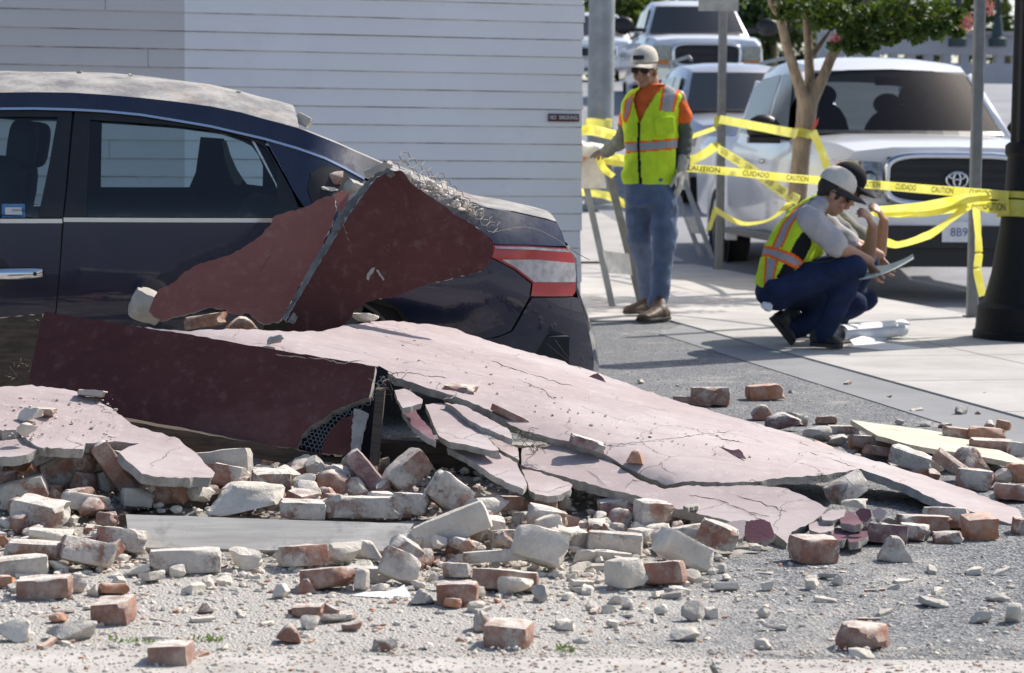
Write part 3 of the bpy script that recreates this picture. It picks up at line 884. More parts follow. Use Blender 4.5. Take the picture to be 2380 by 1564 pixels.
# front half, ahead of the picture's left edge
hood = [(-3.32, .42, .62), (-3.25, .3, .74), (-3.0, .16, .83), (-2.6, .12, .9), (-2.3, .12, .93)]
across('hood', hood, M_NAVY, .06)
ws = [(-2.32, .12, .92), (-2.15, .17, 1.06), (-1.95, .2, 1.2)]
across('windshield', ws, M_WINDSHIELD, .05)
panel('front_fender', [(-2.02, .26), (-1.99, .5), (-1.9, .86), (-2.35, .93), (-3.0, .84), (-3.28, .72), (-3.3, .5), (-3.22, .28), (-3.1, .28), (-3.06, .45), (-2.9, .6), (-2.67, .66), (-2.44, .6), (-2.28, .45), (-2.24, .26)], M_NAVY, thick=.03)
across('front_bumper', [(-3.3, .42, .66), (-3.38, .45, .5), (-3.34, .45, .26)], M_NAVY, 0, -.06)
MB().box((-.95, CARW / 2, .3), (4.3, CARW - .3, .12)).build('floor_pan', M_DARKIN, car, local=True)
# interior
def cushion(name, c, s, mat=M_DARKIN, rot=0.0):
    v, f = ellip((0, 0, 0), (1, 0, 0), (0, 1, 0), (0, 0, 1), 16, 10)
    def sq(q): return math.copysign(abs(q) ** .55, q)
    rm = Matrix.Rotation(rot, 3, 'Y')
    v = [Vector(c) + rm @ Vector((sq(p.x) * s[0], sq(p.y) * s[1], sq(p.z) * s[2])) for p in v]
    return obj(name, v, f, mat, car, local=True, smooth=True)
for yy in (.45, CARW - .45):
    cushion('seat_back', (-1.12, yy, .78), (.09, .24, .3), rot=.22)
    cushion('head_rest', (-1.0, yy, 1.12), (.06, .13, .1), rot=.15)
    cushion('seat_cushion', (-1.4, yy, .5), (.28, .25, .09))
cushion('rear_bench', (-.05, CARW / 2, .72), (.1, .62, .2), rot=.3)
MB().box((.42, CARW / 2, .82), (.75, CARW - .6, .05)).build('parcel_shelf', M_DARKIN, car, local=True)
def farpoly(name, pxs, mat, extra=-.03):
    v = [Vector(carpt(x, y, True, extra)) for x, y in pxs]
    return obj(name, v + [q + Vector((0, .015, 0)) for q in v], [tuple(range(len(v)))] + [(i, (i + 1) % len(v), len(v) + (i + 1) % len(v), len(v) + i) for i in range(len(v))], mat, car, local=True)
farpoly('far_door_trim', [(120, 434), (300, 435), (440, 435), (455, 400), (466, 318), (520, 322), (548, 395), (575, 428), (640, 436), (640, 530), (120, 530)], M_DARKIN)
farpoly('pillar_trim', [(517, 328), (526, 326), (536, 360), (551, 394), (566, 417), (560, 428), (548, 430), (536, 410), (522, 370)], M_BEIGEIN, -.05)
# door handles
for (x0, x1, y0_, y1_, par_) in ((-40, 100, 622, 648, front_door), (470, 600, 622, 647, rear_door)):
    a = Vector(carpt(x0, 637)); b = Vector(carpt(x1, 634))
    hm = MB()
    rings = []
    for k in range(9):
        t = k / 8; p = a.lerp(b, t); h = .021 * (1 - .25 * abs(2 * t - 1) ** 3); o_ = -.03 - .012 * (1 - (2 * t - 1) ** 2)
        rings.append([p + Vector((0, o_ + dy, dz)) for dy, dz in ((-.006, -h), (-.012, -h * .5), (-.012, h * .5), (-.004, h), (.01, h), (.012, -h))])
    v, f = loft(rings); obj('door_handle', v, f, M_CHROME, par_, local=True, smooth=True, sharp=40)
    panel('handle_recess', L2([(x0 - 10 + 40 + 18 * math.cos(q) * 1.9, 634 + 34 * math.sin(q)) for q in [i * math.pi / 8 for i in range(16)]]), M_BLACKTRIM, par_, off=-.003, mirror=False)
    if x0 < 0:
        kc = Vector(carpt(83, 635)) + Vector((0, -.046, 0)); v, f = tube([kc, kc + Vector((0, -.003, 0))], [.008, .008], 10); obj('key_lock', v, f, M_BLACKTRIM, par_, local=True)
# smashed rear side window
panel('broken_window', L2([(722, 402), (748, 384), (778, 388), (806, 404), (818, 432), (806, 460), (770, 470), (728, 474), (714, 440)]), M_DARKIN, quarter, off=-.004, mirror=False)
# wheels
def wheel(name, c, r, w, parent, spokes=5, axis=Vector((0, 1, 0)), local=True):
    c = Vector(c); up_ = Vector((0, 0, 1)); fw = axis.cross(up_).normalized(); N_ = 28
    prof = [(r * .66, -w / 2), (r * .9, -w / 2), (r * .985, -w * .4), (r, -w * .2), (r, w * .2), (r * .985, w * .4), (r * .9, w / 2), (r * .66, w / 2)]
    rings = [[c + (fw * math.cos(q) + up_ * math.sin(q)) * pr + axis * pw for pr, pw in prof] for q in [2 * math.pi * i / N_ for i in range(N_)]]
    rings.append(rings[0]); v, f = loft(rings, caps=False, closed=False)
    ty = obj(name, v, f, M_RUBBER, parent, local=local, smooth=True, sharp=40)
    m_ = MB()
    for s in (-1, 1):
        prof = [(r * .67, w * .46 * s), (r * .62, w * .42 * s), (r * .6, w * .2 * s)]
        rr_ = [[c + (fw * math.cos(q) + up_ * math.sin(q)) * pr + axis * pw for pr, pw in prof] for q in [2 * math.pi * i / N_ for i in range(N_)]]
        rr_.append(rr_[0]); m_.add(*loft(rr_, caps=False, closed=False))
        for k in range(spokes):
            q = 2 * math.pi * k / spokes; dvec = fw * math.cos(q) + up_ * math.sin(q); sd = axis.cross(dvec)
            p0 = c + axis * w * .3 * s; p1 = c + dvec * r * .62 + axis * w * .36 * s
            m_.add([p0 - sd * r * .1, p0 + sd * r * .1, p1 + sd * r * .07, p1 - sd * r * .07, p0 - sd * r * .1 - axis * s * .03, p0 + sd * r * .1 - axis * s * .03, p1 + sd * r * .07 - axis * s * .03, p1 - sd * r * .07 - axis * s * .03], [(0, 1, 2, 3), (4, 7, 6, 5), (0, 4, 5, 1), (1, 5, 6, 2), (2, 6, 7, 3), (3, 7, 4, 0)])
        m_.add(*tube([c + axis * w * .2 * s, c + axis * w * .4 * s], [r * .14, r * .12], 12))
    obj('rim', m_.v, m_.f, M_RIM, ty, local=local, normals=True)
    return ty
rx = carpt(800, 790)[0]
for xx_ in (rx, -2.67):
    for yy in (.16, CARW - .16): wheel('wheel', (xx_, yy, .31), .315, .19, car)
    MB().box((xx_, CARW / 2, .45), (.62, CARW - .62, .44)).build('wheel_well', M_DARKIN, car, local=True)
# stickers on the front window
M_STICK = plain('blue_sticker', (.09, .22, .42), .5)
st = [Vector(carpt(*p)) + Vector((0, .018, 0)) for p in ((4, 474), (57, 474), (58, 506), (3, 506))]
sk = obj('window_sticker', st + [q + Vector((0, .002, 0)) for q in st], [(0, 1, 2, 3), (4, 5, 6, 7)], M_STICK, front_door, local=True)
st = [Vector(carpt(*p)) + Vector((0, .015, 0)) for p in ((11, 482), (50, 482), (51, 499), (11, 499))]
obj('sticker_panel', st, [(0, 1, 2, 3)], M_SIGNWHITE, sk, local=True)
tv, tf = text_mesh('SCAN HERE', .014, 'LEFT')
a = Vector(carpt(27, 489)) + Vector((0, .013, 0)); obj('lettering', [a + Vector((p.x * .75, 0, p.y)) for p in tv], tf, M_INK, sk, local=True)
# ------------------------------------------------------------------ the heap of rubble under everything
def mound(X, Y):
    h = max(0.0, min(.085, .10 * (Y - 6.2)))
    h *= (.45 + .55 * sstep(.25, -.25, X)) * sstep(.95, .4, X) * sstep(9.3, 8.4, Y)
    return h
def mound_hit(px, py):
    r = ray(px, py); d = 4.5
    while d < 12:
        p = CAMP + r * (d / r.y)
        if p.z <= mound(p.x, p.y): return p
        d += .01
    return G(px, py)
xs = [-2.6 + .035 * i for i in range(int(3.75 / .035))]; ys = [6.0 + .035 * i for i in range(int(3.0 / .035))]
def mz(x, y):
    p = Vector((x, y, 0)); h = mound(x, y)
    k = sstep(.0, .03, h)
    return -.006 + h - .012 * k + k * (.022 * noise.noise(p * 9) + .012 * noise.noise(p * 27) + .006 * noise.noise(p * 60))
rub = sheet('rubble_heap', xs, ys, mz, M_RUBBLE, 'stuff')
tag(rub, 'low heap of dusty mortar rubble under the fallen slabs', 'rubble')

# ------------------------------------------------------------------ fallen stucco slabs
PM = [M_PINK, M_STUCCOEDGE]; MM = [M_MAROON, M_STUCCOEDGE]; MM2 = [M_MAROONLIT, M_STUCCOEDGE]; PU = [M_PURPLE, M_STUCCOEDGE]
fitP1 = depth_fit([(300, 757, 7.95), (876, 850, 7.5), (600, 800, 7.75), (890, 746, 8.9), (1060, 765, 8.95), (1380, 862, 8.8), (1700, 968, 8.5), (1950, 1048, 8.05), (2380, 1192, 7.35), (2380, 1222, 7.05), (2090, 1122, 7.35), (1444, 1080, 7.25), (1187, 987, 7.4), (1041, 916, 7.5), (1760, 1124, 7.15), (660, 775, 8.5)])
def T(o, label, cat='slab', group=None): return tag(o, label, cat, group)
p1 = plate('stucco_slab', [(285, 756), (430, 768), (540, 764), (660, 770), (750, 768), (830, 752), (890, 746), (960, 750), (1010, 756), (1060, 765), (1160, 800), (1290, 835), (1380, 862), (1480, 900), (1560, 928), (1700, 968), (1850, 1008), (1950, 1048), (2080, 1085), (2200, 1122), (2320, 1165), (2450, 1218), (2440, 1240), (2380, 1224), (2290, 1200), (2180, 1163), (2090, 1122), (2000, 1088), (1955, 1098), (1900, 1105), (1830, 1110), (1760, 1119), (1690, 1121), (1600, 1119), (1550, 1128), (1500, 1108), (1444, 1078), (1403, 1053), (1336, 1031), (1278, 1017), (1230, 1003), (1187, 987), (1136, 951), (1041, 916), (980, 896), (921, 878), (876, 851), (639, 815), (430, 780)], fitP1, .026, PM, jag=1.6, step=12, grid=30, wav=.004)
T(p1, 'long sun-bleached pink stucco slab sloping from the car down to the ground')
fitP2 = depth_fit([(1213, 1044, 7.3), (1765, 1128, 7.05), (1830, 1262, 6.62)])
p2 = plate('stucco_slab', [(1213, 1044), (1280, 1036), (1340, 1040), (1400, 1060), (1440, 1085), (1490, 1117), (1545, 1137), (1600, 1128), (1690, 1130), (1765, 1128), (1830, 1135), (1880, 1160), (1925, 1182), (1890, 1212), (1840, 1235), (1830, 1264), (1795, 1236), (1765, 1210), (1733, 1209), (1700, 1214), (1679, 1206), (1635, 1196), (1575, 1182), (1530, 1166), (1468, 1150), (1400, 1132), (1337, 1114), (1270, 1096), (1212, 1080)], fitP2, .03, PM, jag=1.8, step=11, grid=26, wav=.004)
T(p2, 'pale pink stucco slab broken off along the front of the long slab')
def pc(pts): return [(581 + x * .3174, 726 + y * .3174) for x, y in pts]
front = [
 ('A', [(1060, 570), (1130, 560), (1200, 590), (1265, 640), (1262, 668), (1180, 690), (1120, 700), (1080, 640)], PM, 'small pink shard beside the ragged end of the dark panel', 7.36, -.5),
 ('B', [(1112, 708), (1200, 695), (1240, 760), (1330, 860), (1363, 948), (1280, 900), (1190, 830)], PU, 'narrow purplish shard tilted under the pink pieces', 7.28, -.2),
 ('C', [(1285, 675), (1400, 662), (1480, 700), (1560, 745), (1640, 800), (1740, 920), (1825, 1008), (1760, 1012), (1640, 985), (1460, 948), (1385, 905), (1335, 800)], PM, 'long pointed pink shard, second from the dark cavity', 7.27, -.5),
 ('D', [(1448, 958), (1560, 975), (1700, 1012), (1830, 1028), (1955, 1098), (1990, 1180), (2028, 1262), (2000, 1292), (1900, 1250), (1800, 1203), (1690, 1130), (1600, 1072), (1500, 1015), (1440, 990)], PM, 'broad pink shard overhanging the bricks with a thick ragged lip', 7.0, -.55),
 ('E', [(1975, 1108), (2060, 1140), (2150, 1182), (2270, 1222), (2360, 1262), (2345, 1300), (2290, 1325), (2180, 1347), (2090, 1330), (2052, 1308), (2030, 1240)], PM, 'rounded pink shard hanging over the dark gap', 6.97, -.55),
 ('F', [(1425, 662), (1560, 682), (1660, 730), (1760, 782), (1900, 860), (1922, 925), (1800, 880), (1700, 840), (1600, 782), (1500, 700)], PM, 'thin pink sliver wedged under the edge of the long slab', 7.32, -.4),
 ('G', [(1755, 925), (1850, 942), (1960, 992), (1972, 1078), (1840, 1010)], PM, 'small square pink shard at the wire strands', 7.2, -.5)]
for nm, pts, mt, lab, d0, sl in front:
    q = pc(pts); cx_ = sum(p[0] for p in q) / len(q); cy_ = sum(p[1] for p in q) / len(q)
    fit = depth_fit([(cx_, cy_, d0), (cx_ + 100, cy_ + 10, d0 - .03), (cx_, cy_ - 50, d0 + .30)])
    T(plate('stucco_shard', q, fit, .02, mt, jag=1.4, step=9, grid=22), lab, 'shard')
# upright dark panel with the hole showing wire lath
fitD1 = depth_fit([(105, 725, 7.86), (876, 851, 7.47), (816, 1061, 7.30)])
d1 = plate('wall_slab', [(104, 724), (300, 756), (470, 783), (639, 812), (760, 832), (872, 852), (868, 880), (858, 924), (838, 928), (800, 944), (772, 956), (752, 975), (722, 990), (700, 1012), (690, 1043), (640, 1036), (540, 1020), (446, 1006), (297, 978), (180, 930), (66, 897), (72, 860), (84, 800), (92, 760)], fitD1, .03, MM, jag=1.3, step=12, grid=34, wav=.003)
T(d1, 'long dark maroon panel standing on edge with its right corner torn away', 'panel')
plate('dark_backing', [(676, 1046), (700, 1000), (760, 955), (850, 905), (880, 850), (902, 862), (895, 960), (872, 1072), (780, 1064)], lambda x, y: fitD1(x, y) + .045, .003, [M_BLACKCLOTH, M_BLACKCLOTH], d1, jag=1, step=14, grid=40)  # dark sheet added behind the hole, standing in for the shaded cavity
d1b = plate('stucco_shard', [(790, 976), (826, 962), (834, 980), (822, 1058), (745, 1054), (752, 1030), (768, 1000)], depth_fit([(105, 725, 7.85), (876, 851, 7.46), (816, 1061, 7.29)]), .012, MM, jag=1.2, step=8, grid=18)
T(d1b, 'small maroon shard at the foot of the torn panel corner', 'shard')
fitE = depth_fit([(830, 960, 7.30), (870, 870, 7.36), (850, 1060, 7.24)])
T(plate('stucco_shard', [(822, 950), (846, 955), (858, 962), (850, 990), (842, 1030), (834, 1063), (816, 1060), (818, 1010)], fitE, .02, [M_STUCCOEDGE, M_STUCCOEDGE], jag=2, step=7, grid=14), 'ragged grey stucco edge strip beside the exposed wire lath', 'shard')
stud = MB(); a = W(884, 905, 7.33); b = W(868, 1083, 7.2); dx = Vector((.014, 0, 0)); dy = Vector((0, .06, 0))
stud.add([a - dx, a + dx, b + dx, b - dx, a - dx + dy, a + dx + dy, b + dx + dy, b - dx + dy], [(0, 1, 2, 3), (7, 6, 5, 4), (0, 4, 5, 1), (1, 5, 6, 2), (2, 6, 7, 3), (3, 7, 4, 0)])
tag(stud.build('wood_stud', M_DARKWOOD), 'short upright brown wooden stud at the torn end of the maroon panel', 'wood')
def beam(name, pa, pb, h, dep, mat, label, cat='plank', end=0):
    """plank between two picture points (x, y, depth) on its upper front edge; h = face height, dep = thickness"""
    a = W(*pa); b = W(*pb); e = (b - a).normalized(); up_ = Vector((0, 0, 1)); up_ = (up_ - e * up_.dot(e)).normalized(); n = e.cross(up_)
    if n.y < 0: n = -n
    K = 24; rings = []
    for i in range(K + 1):
        p = a.lerp(b, i / K); w = [random.uniform(-.002, .002) for _ in range(4)]
        if i in (0, K): p = p + e * random.uniform(-.004, .004)
        rings.append([p + up_ * w[0], p - up_ * (h + w[1]) , p - up_ * (h + w[2]) + n * dep, p + n * dep + up_ * w[3]])
    v, f = loft(rings)
    return tag(obj(name, v, f, mat), label, cat)
T(plate('wood_plank', [(292, 1195), (460, 1200), (640, 1207), (800, 1212), (962, 1217), (945, 1240), (912, 1281), (700, 1280), (480, 1275), (302, 1272)], depth_fit([(292, 1195, 6.515), (962, 1217, 6.465), (302, 1272, 6.41)]), .02, [M_GREYWOOD, M_GREYWOOD], jag=.5, step=20, grid=40, wav=.001), 'long weathered grey plank lying across the front of the rubble', 'plank')
beam('wood_plank', (120, 1248, 6.72), (560, 1133, 6.95), .035, .06, M_DARKWOOD, 'dark narrow plank slanting up behind the weathered grey plank')
beam('wood_plank', (215, 1222, 6.64), (300, 1192, 6.68), .03, .08, M_DARKWOOD, 'stub of brown board poking out behind the left end of the grey plank')
beam('wood_beam', (880, 1028, 7.62), (1260, 1052, 7.6), .09, .09, M_DARKWOOD, 'dark timber beam in the cavity under the pink shards', 'beam')
beam('wood_board', (-140, 752, 8.0), (96, 730, 7.95), .3, .03, M_DARKWOOD, 'dark brown wooden board behind the left end of the maroon panel', 'board')
beam('wood_beam', (230, 968, 7.42), (850, 1072, 7.36), .05, .06, M_DARKWOOD, 'dark timber under the foot of the maroon panel', 'beam')
# left pink slab, two layers
fitS4 = depth_fit([(0, 899, 7.35), (290, 972, 7.25), (497, 1104, 6.85), (60, 1010, 6.95)])
T(plate('stucco_slab', [(-160, 905), (0, 899), (60, 894), (98, 896), (160, 905), (220, 923), (267, 956), (291, 974), (315, 988), (416, 1021), (460, 1058), (499, 1098), (496, 1109), (430, 1110), (368, 1109), (330, 1103), (300, 1075), (276, 1051), (300, 1038), (324, 1030), (260, 1028), (199, 1030), (193, 1043), (140, 1042), (89, 1039), (62, 1021), (56, 997), (20, 1000), (-160, 1000)], fitS4, .03, PM, jag=2.0, step=11, grid=28, wav=.004), 'pink slab at the left edge strewn with grit, its tip pointing right')
T(plate('stucco_slab', [(-160, 1008), (-20, 1008), (40, 1006), (56, 1020), (88, 1044), (60, 1058), (20, 1062), (-160, 1070)], depth_fit([(-100, 1040, 6.85), (80, 1045, 6.85), (0, 1010, 7.02)]), .028, PM, jag=2, step=10, grid=26), 'lower layer of pink slab at the far left edge')
# standing shards against the car
fitD2 = depth_fit([(676, 777, 8.52), (932, 396, 8.66), (1146, 558, 8.74)])
d2 = plate('wall_slab', [(932, 396), (946, 412), (958, 428), (985, 446), (1010, 463), (1040, 484), (1062, 502), (1085, 514), (1107, 528), (1146, 558), (1148, 585), (1142, 612), (1118, 630), (1060, 645), (1010, 656), (960, 672), (918, 690), (880, 694), (850, 704), (825, 721), (814, 740), (790, 757), (763, 770), (720, 777), (676, 779), (665, 744), (680, 718), (695, 693), (736, 622), (765, 575), (795, 525), (820, 488), (847, 450), (877, 411), (906, 398)], fitD2, .032, MM, jag=1.6, step=10, grid=30, wav=.003)
ed_ = [(655, 740), (680, 695), (718, 628), (756, 560), (783, 508), (812, 466), (842, 432), (872, 404), (900, 390)]
ed2 = [(x + 15, y + 8) for x, y in reversed(ed_)]
plate('broken_edge', ed_ + ed2, depth_fit([(665, 745, 8.53), (900, 395, 8.66), (683, 752, 8.47)]), .02, [M_EDGEDARK, M_EDGEDARK], d2, jag=2.6, step=9, grid=12, wav=.008)
T(d2, 'large dark maroon shard leaning on the car trunk', 'panel')
fitD3 = depth_fit([(350, 720, 8.72), (755, 457, 8.86), (640, 740, 8.74)])
d3 = plate('wall_slab', [(776, 456), (755, 457), (730, 470), (703, 484), (668, 492), (638, 502), (630, 520), (605, 548), (572, 570), (540, 590), (507, 600), (465, 612), (429, 631), (412, 650), (390, 664), (368, 672), (355, 700), (347, 721), (358, 738), (376, 746), (400, 736), (437, 729), (470, 718), (503, 715), (520, 718), (544, 731), (580, 729), (595, 744), (613, 754), (645, 748), (658, 736), (690, 676), (728, 612), (768, 530), (782, 486)], fitD3, .026, MM2, jag=1.8, step=10, grid=30, wav=.003)
T(d3, 'lighter maroon shard leaning on the car rear door', 'panel')
T(plate('stucco_shard', [(775, 452), (800, 440), (812, 452), (806, 478), (795, 505), (786, 480)], depth_fit([(775, 452, 8.93), (812, 452, 8.95), (790, 500, 8.9)]), .03, MM2, jag=2, step=7, grid=12), 'small maroon shard caught between the two leaning panels', 'shard')
T(plate('stucco_flake', [(853, 636), (864, 624), (871, 622), (867, 636), (860, 640), (857, 652), (851, 648)], lambda x, y: fitD2(x, y) - .004, .004, [M_STUCCOEDGE, M_STUCCOEDGE], jag=1, step=6, grid=10), 'pale chipped spot on the face of the large leaning shard', 'chip')
T(plate('stucco_flake', [(874, 626), (880, 628), (894, 650), (890, 652)], lambda x, y: fitD2(x, y) - .004, .003, [M_STUCCOEDGE, M_STUCCOEDGE], jag=.6, step=6, grid=10), 'thin pale scar right of the chipped spot on the leaning shard', 'chip')
def crack(name, pts, fit, w, mat, label, parent):
    pts = resample(pts, 9, 2.2, False); n = len(pts); V = []
    for i, (x, y) in enumerate(pts):
        ww = w * (.35 + .65 * random.random()) * (1 if 0 < i < n - 1 else .1); d = fit(x, y) - .0035
        V += [W(x, y - ww, d), W(x, y + ww, d)]
    o = obj(name, V, [(2 * i, 2 * i + 1, 2 * i + 3, 2 * i + 2) for i in range(n - 1)], mat, parent, normals=False); return o
M_CRACK = plain('open_crack', (.05, .042, .04), .9); M_CRACKP = plain('chipped_crack_edge', (.45, .4, .33), .9)
for pts in ([(1406, 1036), (1480, 1028), (1560, 1018), (1643, 1008), (1700, 1004)], [(1643, 1008), (1690, 1022), (1730, 1030)], [(840, 862), (960, 868), (1040, 880)], [(1140, 838), (1240, 872), (1330, 898)], [(1060, 765), (1066, 780)], [(1880, 1050), (1990, 1086)], [(1200, 880), (1260, 905), (1290, 930)]):
    crack('crack', pts, fitP1, 1.0, M_CRACK, '', p1)
for pts in ([(1406, 1036), (1480, 1029), (1560, 1019)], [(1120, 880), (1090, 910), (1030, 925)], [(1420, 985), (1470, 965), (1520, 950)], [(1800, 1100), (1840, 1080), (1880, 1062)]):
    crack('crack_edge', [(x, y + 3) for x, y in pts], fitP1, 1.6, M_SIGNWHITE, '', p1)
for pts in ([(1360, 1094), (1385, 1106), (1410, 1130)], [(1450, 1140), (1470, 1115), (1490, 1117)], [(1600, 1150), (1680, 1165), (1740, 1190), (1790, 1200)], [(1710, 1150), (1760, 1165), (1830, 1190)], [(1740, 1190), (1790, 1222)]):
    crack('crack', pts, fitP2, 1.0, M_CRACK, '', p2)
for pts in ([(715, 830), (760, 836), (800, 846), (828, 838), (850, 842)], [(640, 822), (715, 834)]): crack('crack', pts, fitD1, 1.4, M_CRACKP, '', d1)
for pts in ([(795, 520), (812, 560), (818, 590)],): crack('crack', pts, fitD2, 1.0, M_CRACKP, '', d2)
for pts in ([(640, 560), (625, 600), (600, 640), (590, 690)],): crack('crack', pts, fitD3, .8, M_CRACK, '', d3)
# plywood and flakes
T(plate('plywood_sheet', [(1978, 976), (2098, 991), (2180, 1003), (2247, 1015), (2310, 1040), (2392, 1076), (2366, 1078), (2288, 1062), (2200, 1048), (2113, 1033), (2039, 1012)], depth_fit([(1978, 976, 9.15), (2247, 1015, 9.0), (2366, 1077, 8.1), (2039, 1012, 8.55)]), .018, [M_PLY, M_PLY], jag=.6, step=14, grid=30, wav=.001), 'pale plywood offcut lying on the bricks at the right', 'plywood')
def flake(px, dz, mt, lab, th=.006, tilt=.25, cat='flake'):
    cx_ = sum(p[0] for p in px) / len(px); cy_ = sum(p[1] for p in px) / len(px); d = fitP1(cx_, cy_) - dz
    T(plate('stucco_flake', px, depth_fit([(cx_, cy_, d), (cx_ + 40, cy_, d - .05), (cx_, cy_ - 20, d + tilt)]), th, mt, jag=1.2, step=6, grid=12, wav=.002), lab, cat)
flake([(1670, 1037), (1700, 1046), (1718, 1044), (1726, 1052), (1733, 1064), (1704, 1058), (1690, 1052)], .04, PU, 'dark purple paint flake curling up on the long slab', tilt=.05)
flake([(1369, 874), (1390, 866), (1402, 878), (1413, 893), (1395, 888), (1380, 882)], .03, PU, 'dark purple flake on the back edge of the long slab', tilt=.05)
flake([(1580, 1158), (1595, 1153), (1622, 1162), (1622, 1176), (1600, 1180), (1583, 1172)], .09, [M_MORTARD, M_MORTARD], 'round grey mortar flake on the front slab', .012)
# broken purple mosaic where the slab reaches the ground
def ground_shard(pts, mt, lab, up_=.03, th=.022, tilt=.2):
    cx_ = sum(p[0] for p in pts) / len(pts); cy_ = sum(p[1] for p in pts) / len(pts)
    d = G(cx_, cy_, up_).y
    T(plate('stucco_shard', pts, depth_fit([(cx_, cy_, d), (cx_ + 60, cy_, d - .02), (cx_, cy_ - 30, d + tilt)]), th, mt, jag=1.2, step=7, grid=14), lab, 'shard')
ground_shard([(1731, 1222), (1745, 1208), (1775, 1207), (1790, 1214), (1801, 1248), (1780, 1258), (1755, 1262), (1732, 1252)], PU, 'hexagonal dark purple shard standing at the slab front', .05, .02, .04)
ground_shard([(1680, 1218), (1705, 1210), (1733, 1209), (1729, 1246), (1708, 1262), (1690, 1245)], PM, 'small pink shard left of the hexagonal purple shard', .05, .02, .06)
ground_shard([(1908, 1196), (1930, 1186), (1966, 1183), (1962, 1200), (1935, 1210), (1912, 1208)], PM, 'pinkish mosaic shard at the slab end, uppermost left', .07)
ground_shard([(1950, 1204), (1975, 1188), (1996, 1200), (2006, 1216), (1985, 1222), (1955, 1216)], PU, 'purple mosaic shard at the slab end, upper right', .07)
ground_shard([(1880, 1215), (1905, 1208), (1940, 1212), (1938, 1232), (1905, 1238), (1882, 1230)], PM, 'pinkish mosaic shard at the slab end, left of centre', .05)
ground_shard([(1915, 1238), (1945, 1226), (1985, 1226), (1990, 1240), (1958, 1256), (1930, 1254)], PU, 'purple cracked mosaic shard at the slab end, lowest', .04)
ground_shard([(1967, 1248), (1990, 1234), (2016, 1232), (2018, 1246), (1995, 1258), (1975, 1260)], PU, 'mosaic shard with a dark purple corner beside the purple brick', .04)
ground_shard([(1988, 1190), (2000, 1181), (2022, 1184), (2026, 1200), (2012, 1214), (1998, 1208)], PU, 'deep purple shard standing under the white chunk', .1, .02, .03)
ground_shard([(2026, 1186), (2044, 1178), (2058, 1186), (2056, 1204), (2034, 1206)], PM, 'lilac chip right of the deep purple shard', .09, .02, .03)
# ------------------------------------------------------------------ bricks and lumps
def rubble_mesh(kind, size, rr):
    w, dp, h = size
    sd = Vector((rr.uniform(0, 99), rr.uniform(0, 99), rr.uniform(0, 99)))
    bm = bmesh.new()
    if kind in ('full', 'half', 'wedge'):
        bmesh.ops.create_cube(bm, size=1.0)
        bmesh.ops.subdivide_edges(bm, edges=bm.edges, cuts=4, use_grid_fill=True)
        cuts = []
        for _ in range(rr.choice((1, 2, 3)) if kind == 'full' else 3):
            n = Vector((rr.choice((-1, 1)) * rr.uniform(.3, 1), rr.choice((-1, 1)) * rr.uniform(.3, 1), rr.choice((-1, 1)) * rr.uniform(.3, 1))).normalized()
            cuts.append((n, .5 * (abs(n.x) + abs(n.y) + abs(n.z)) * (rr.uniform(.72, .93) if kind == 'full' else rr.uniform(.55, .85))))
        for v in bm.verts:
            for n, d_ in cuts:
                k = v.co.dot(n)
                if k > d_: v.co = v.co - n * (k - d_)
            p = v.co.copy()
            e = sum(1 for q in p if abs(q) > .49)
            if kind == 'half' and p.x > 0:
                n = noise.noise(Vector((0, p.y * 2.3, p.z * 2.3)) + sd)
                p.x = p.x * (1 + .34 * n - .06)
            if kind == 'wedge':
                k = (p.z + .5); p.x *= 1 - .72 * k; p.x += .12 * k * noise.noise(sd); p.y *= 1 - .25 * k
            if e >= 2:
                c = .5 * (1 + noise.noise(p * 2.6 + sd * 1.7))
                chip = (.03 + .16 * max(0, c - .55)) * (1.5 if e == 3 else 1)
                q = Vector((p.x * w, p.y * dp, p.z * h)); L_ = q.length
                m_ = min(w, dp, h)
                q *= 1 - chip * m_ * 2.2 / max(L_, 1e-4)
            else: q = Vector((p.x * w, p.y * dp, p.z * h))
            nn = noise.noise(q * 16 + sd) * .0035 + noise.noise(q * 42 + sd) * .003 + noise.noise(q * 95 + sd) * .0016
            if kind == 'half' and p.x > .3: nn *= 2.5
            v.co = q + q.normalized() * nn
    else:
        bmesh.ops.create_icosphere(bm, subdivisions=3, radius=1)
        ex = rr.uniform(.55, .85)
        planes = [(Vector((rr.gauss(0, 1), rr.gauss(0, 1), rr.gauss(0, 1))).normalized(), rr.uniform(.36, .66)) for _ in range(13)]
        for v in bm.verts:
            p = v.co
            p = Vector([math.copysign(abs(q) ** ex, q) for q in p]) * .75
            for n, d in planes:
                k = p.dot(n)
                if k > d: p = p - n * (k - d)
            p *= 1 + .13 * noise.noise(p * 2.2 + sd) + .06 * noise.noise(p * 5.5 + sd)
            v.co = Vector((p.x * w * .8, p.y * dp * .8, p.z * h * .85))
    me = bpy.data.meshes.new('rubble'); bm.to_mesh(me); bm.free()
    me.polygons.foreach_set('use_smooth', [True] * len(me.polygons))
    me.set_sharp_from_angle(angle=R(32))
    return me
NB = [0]
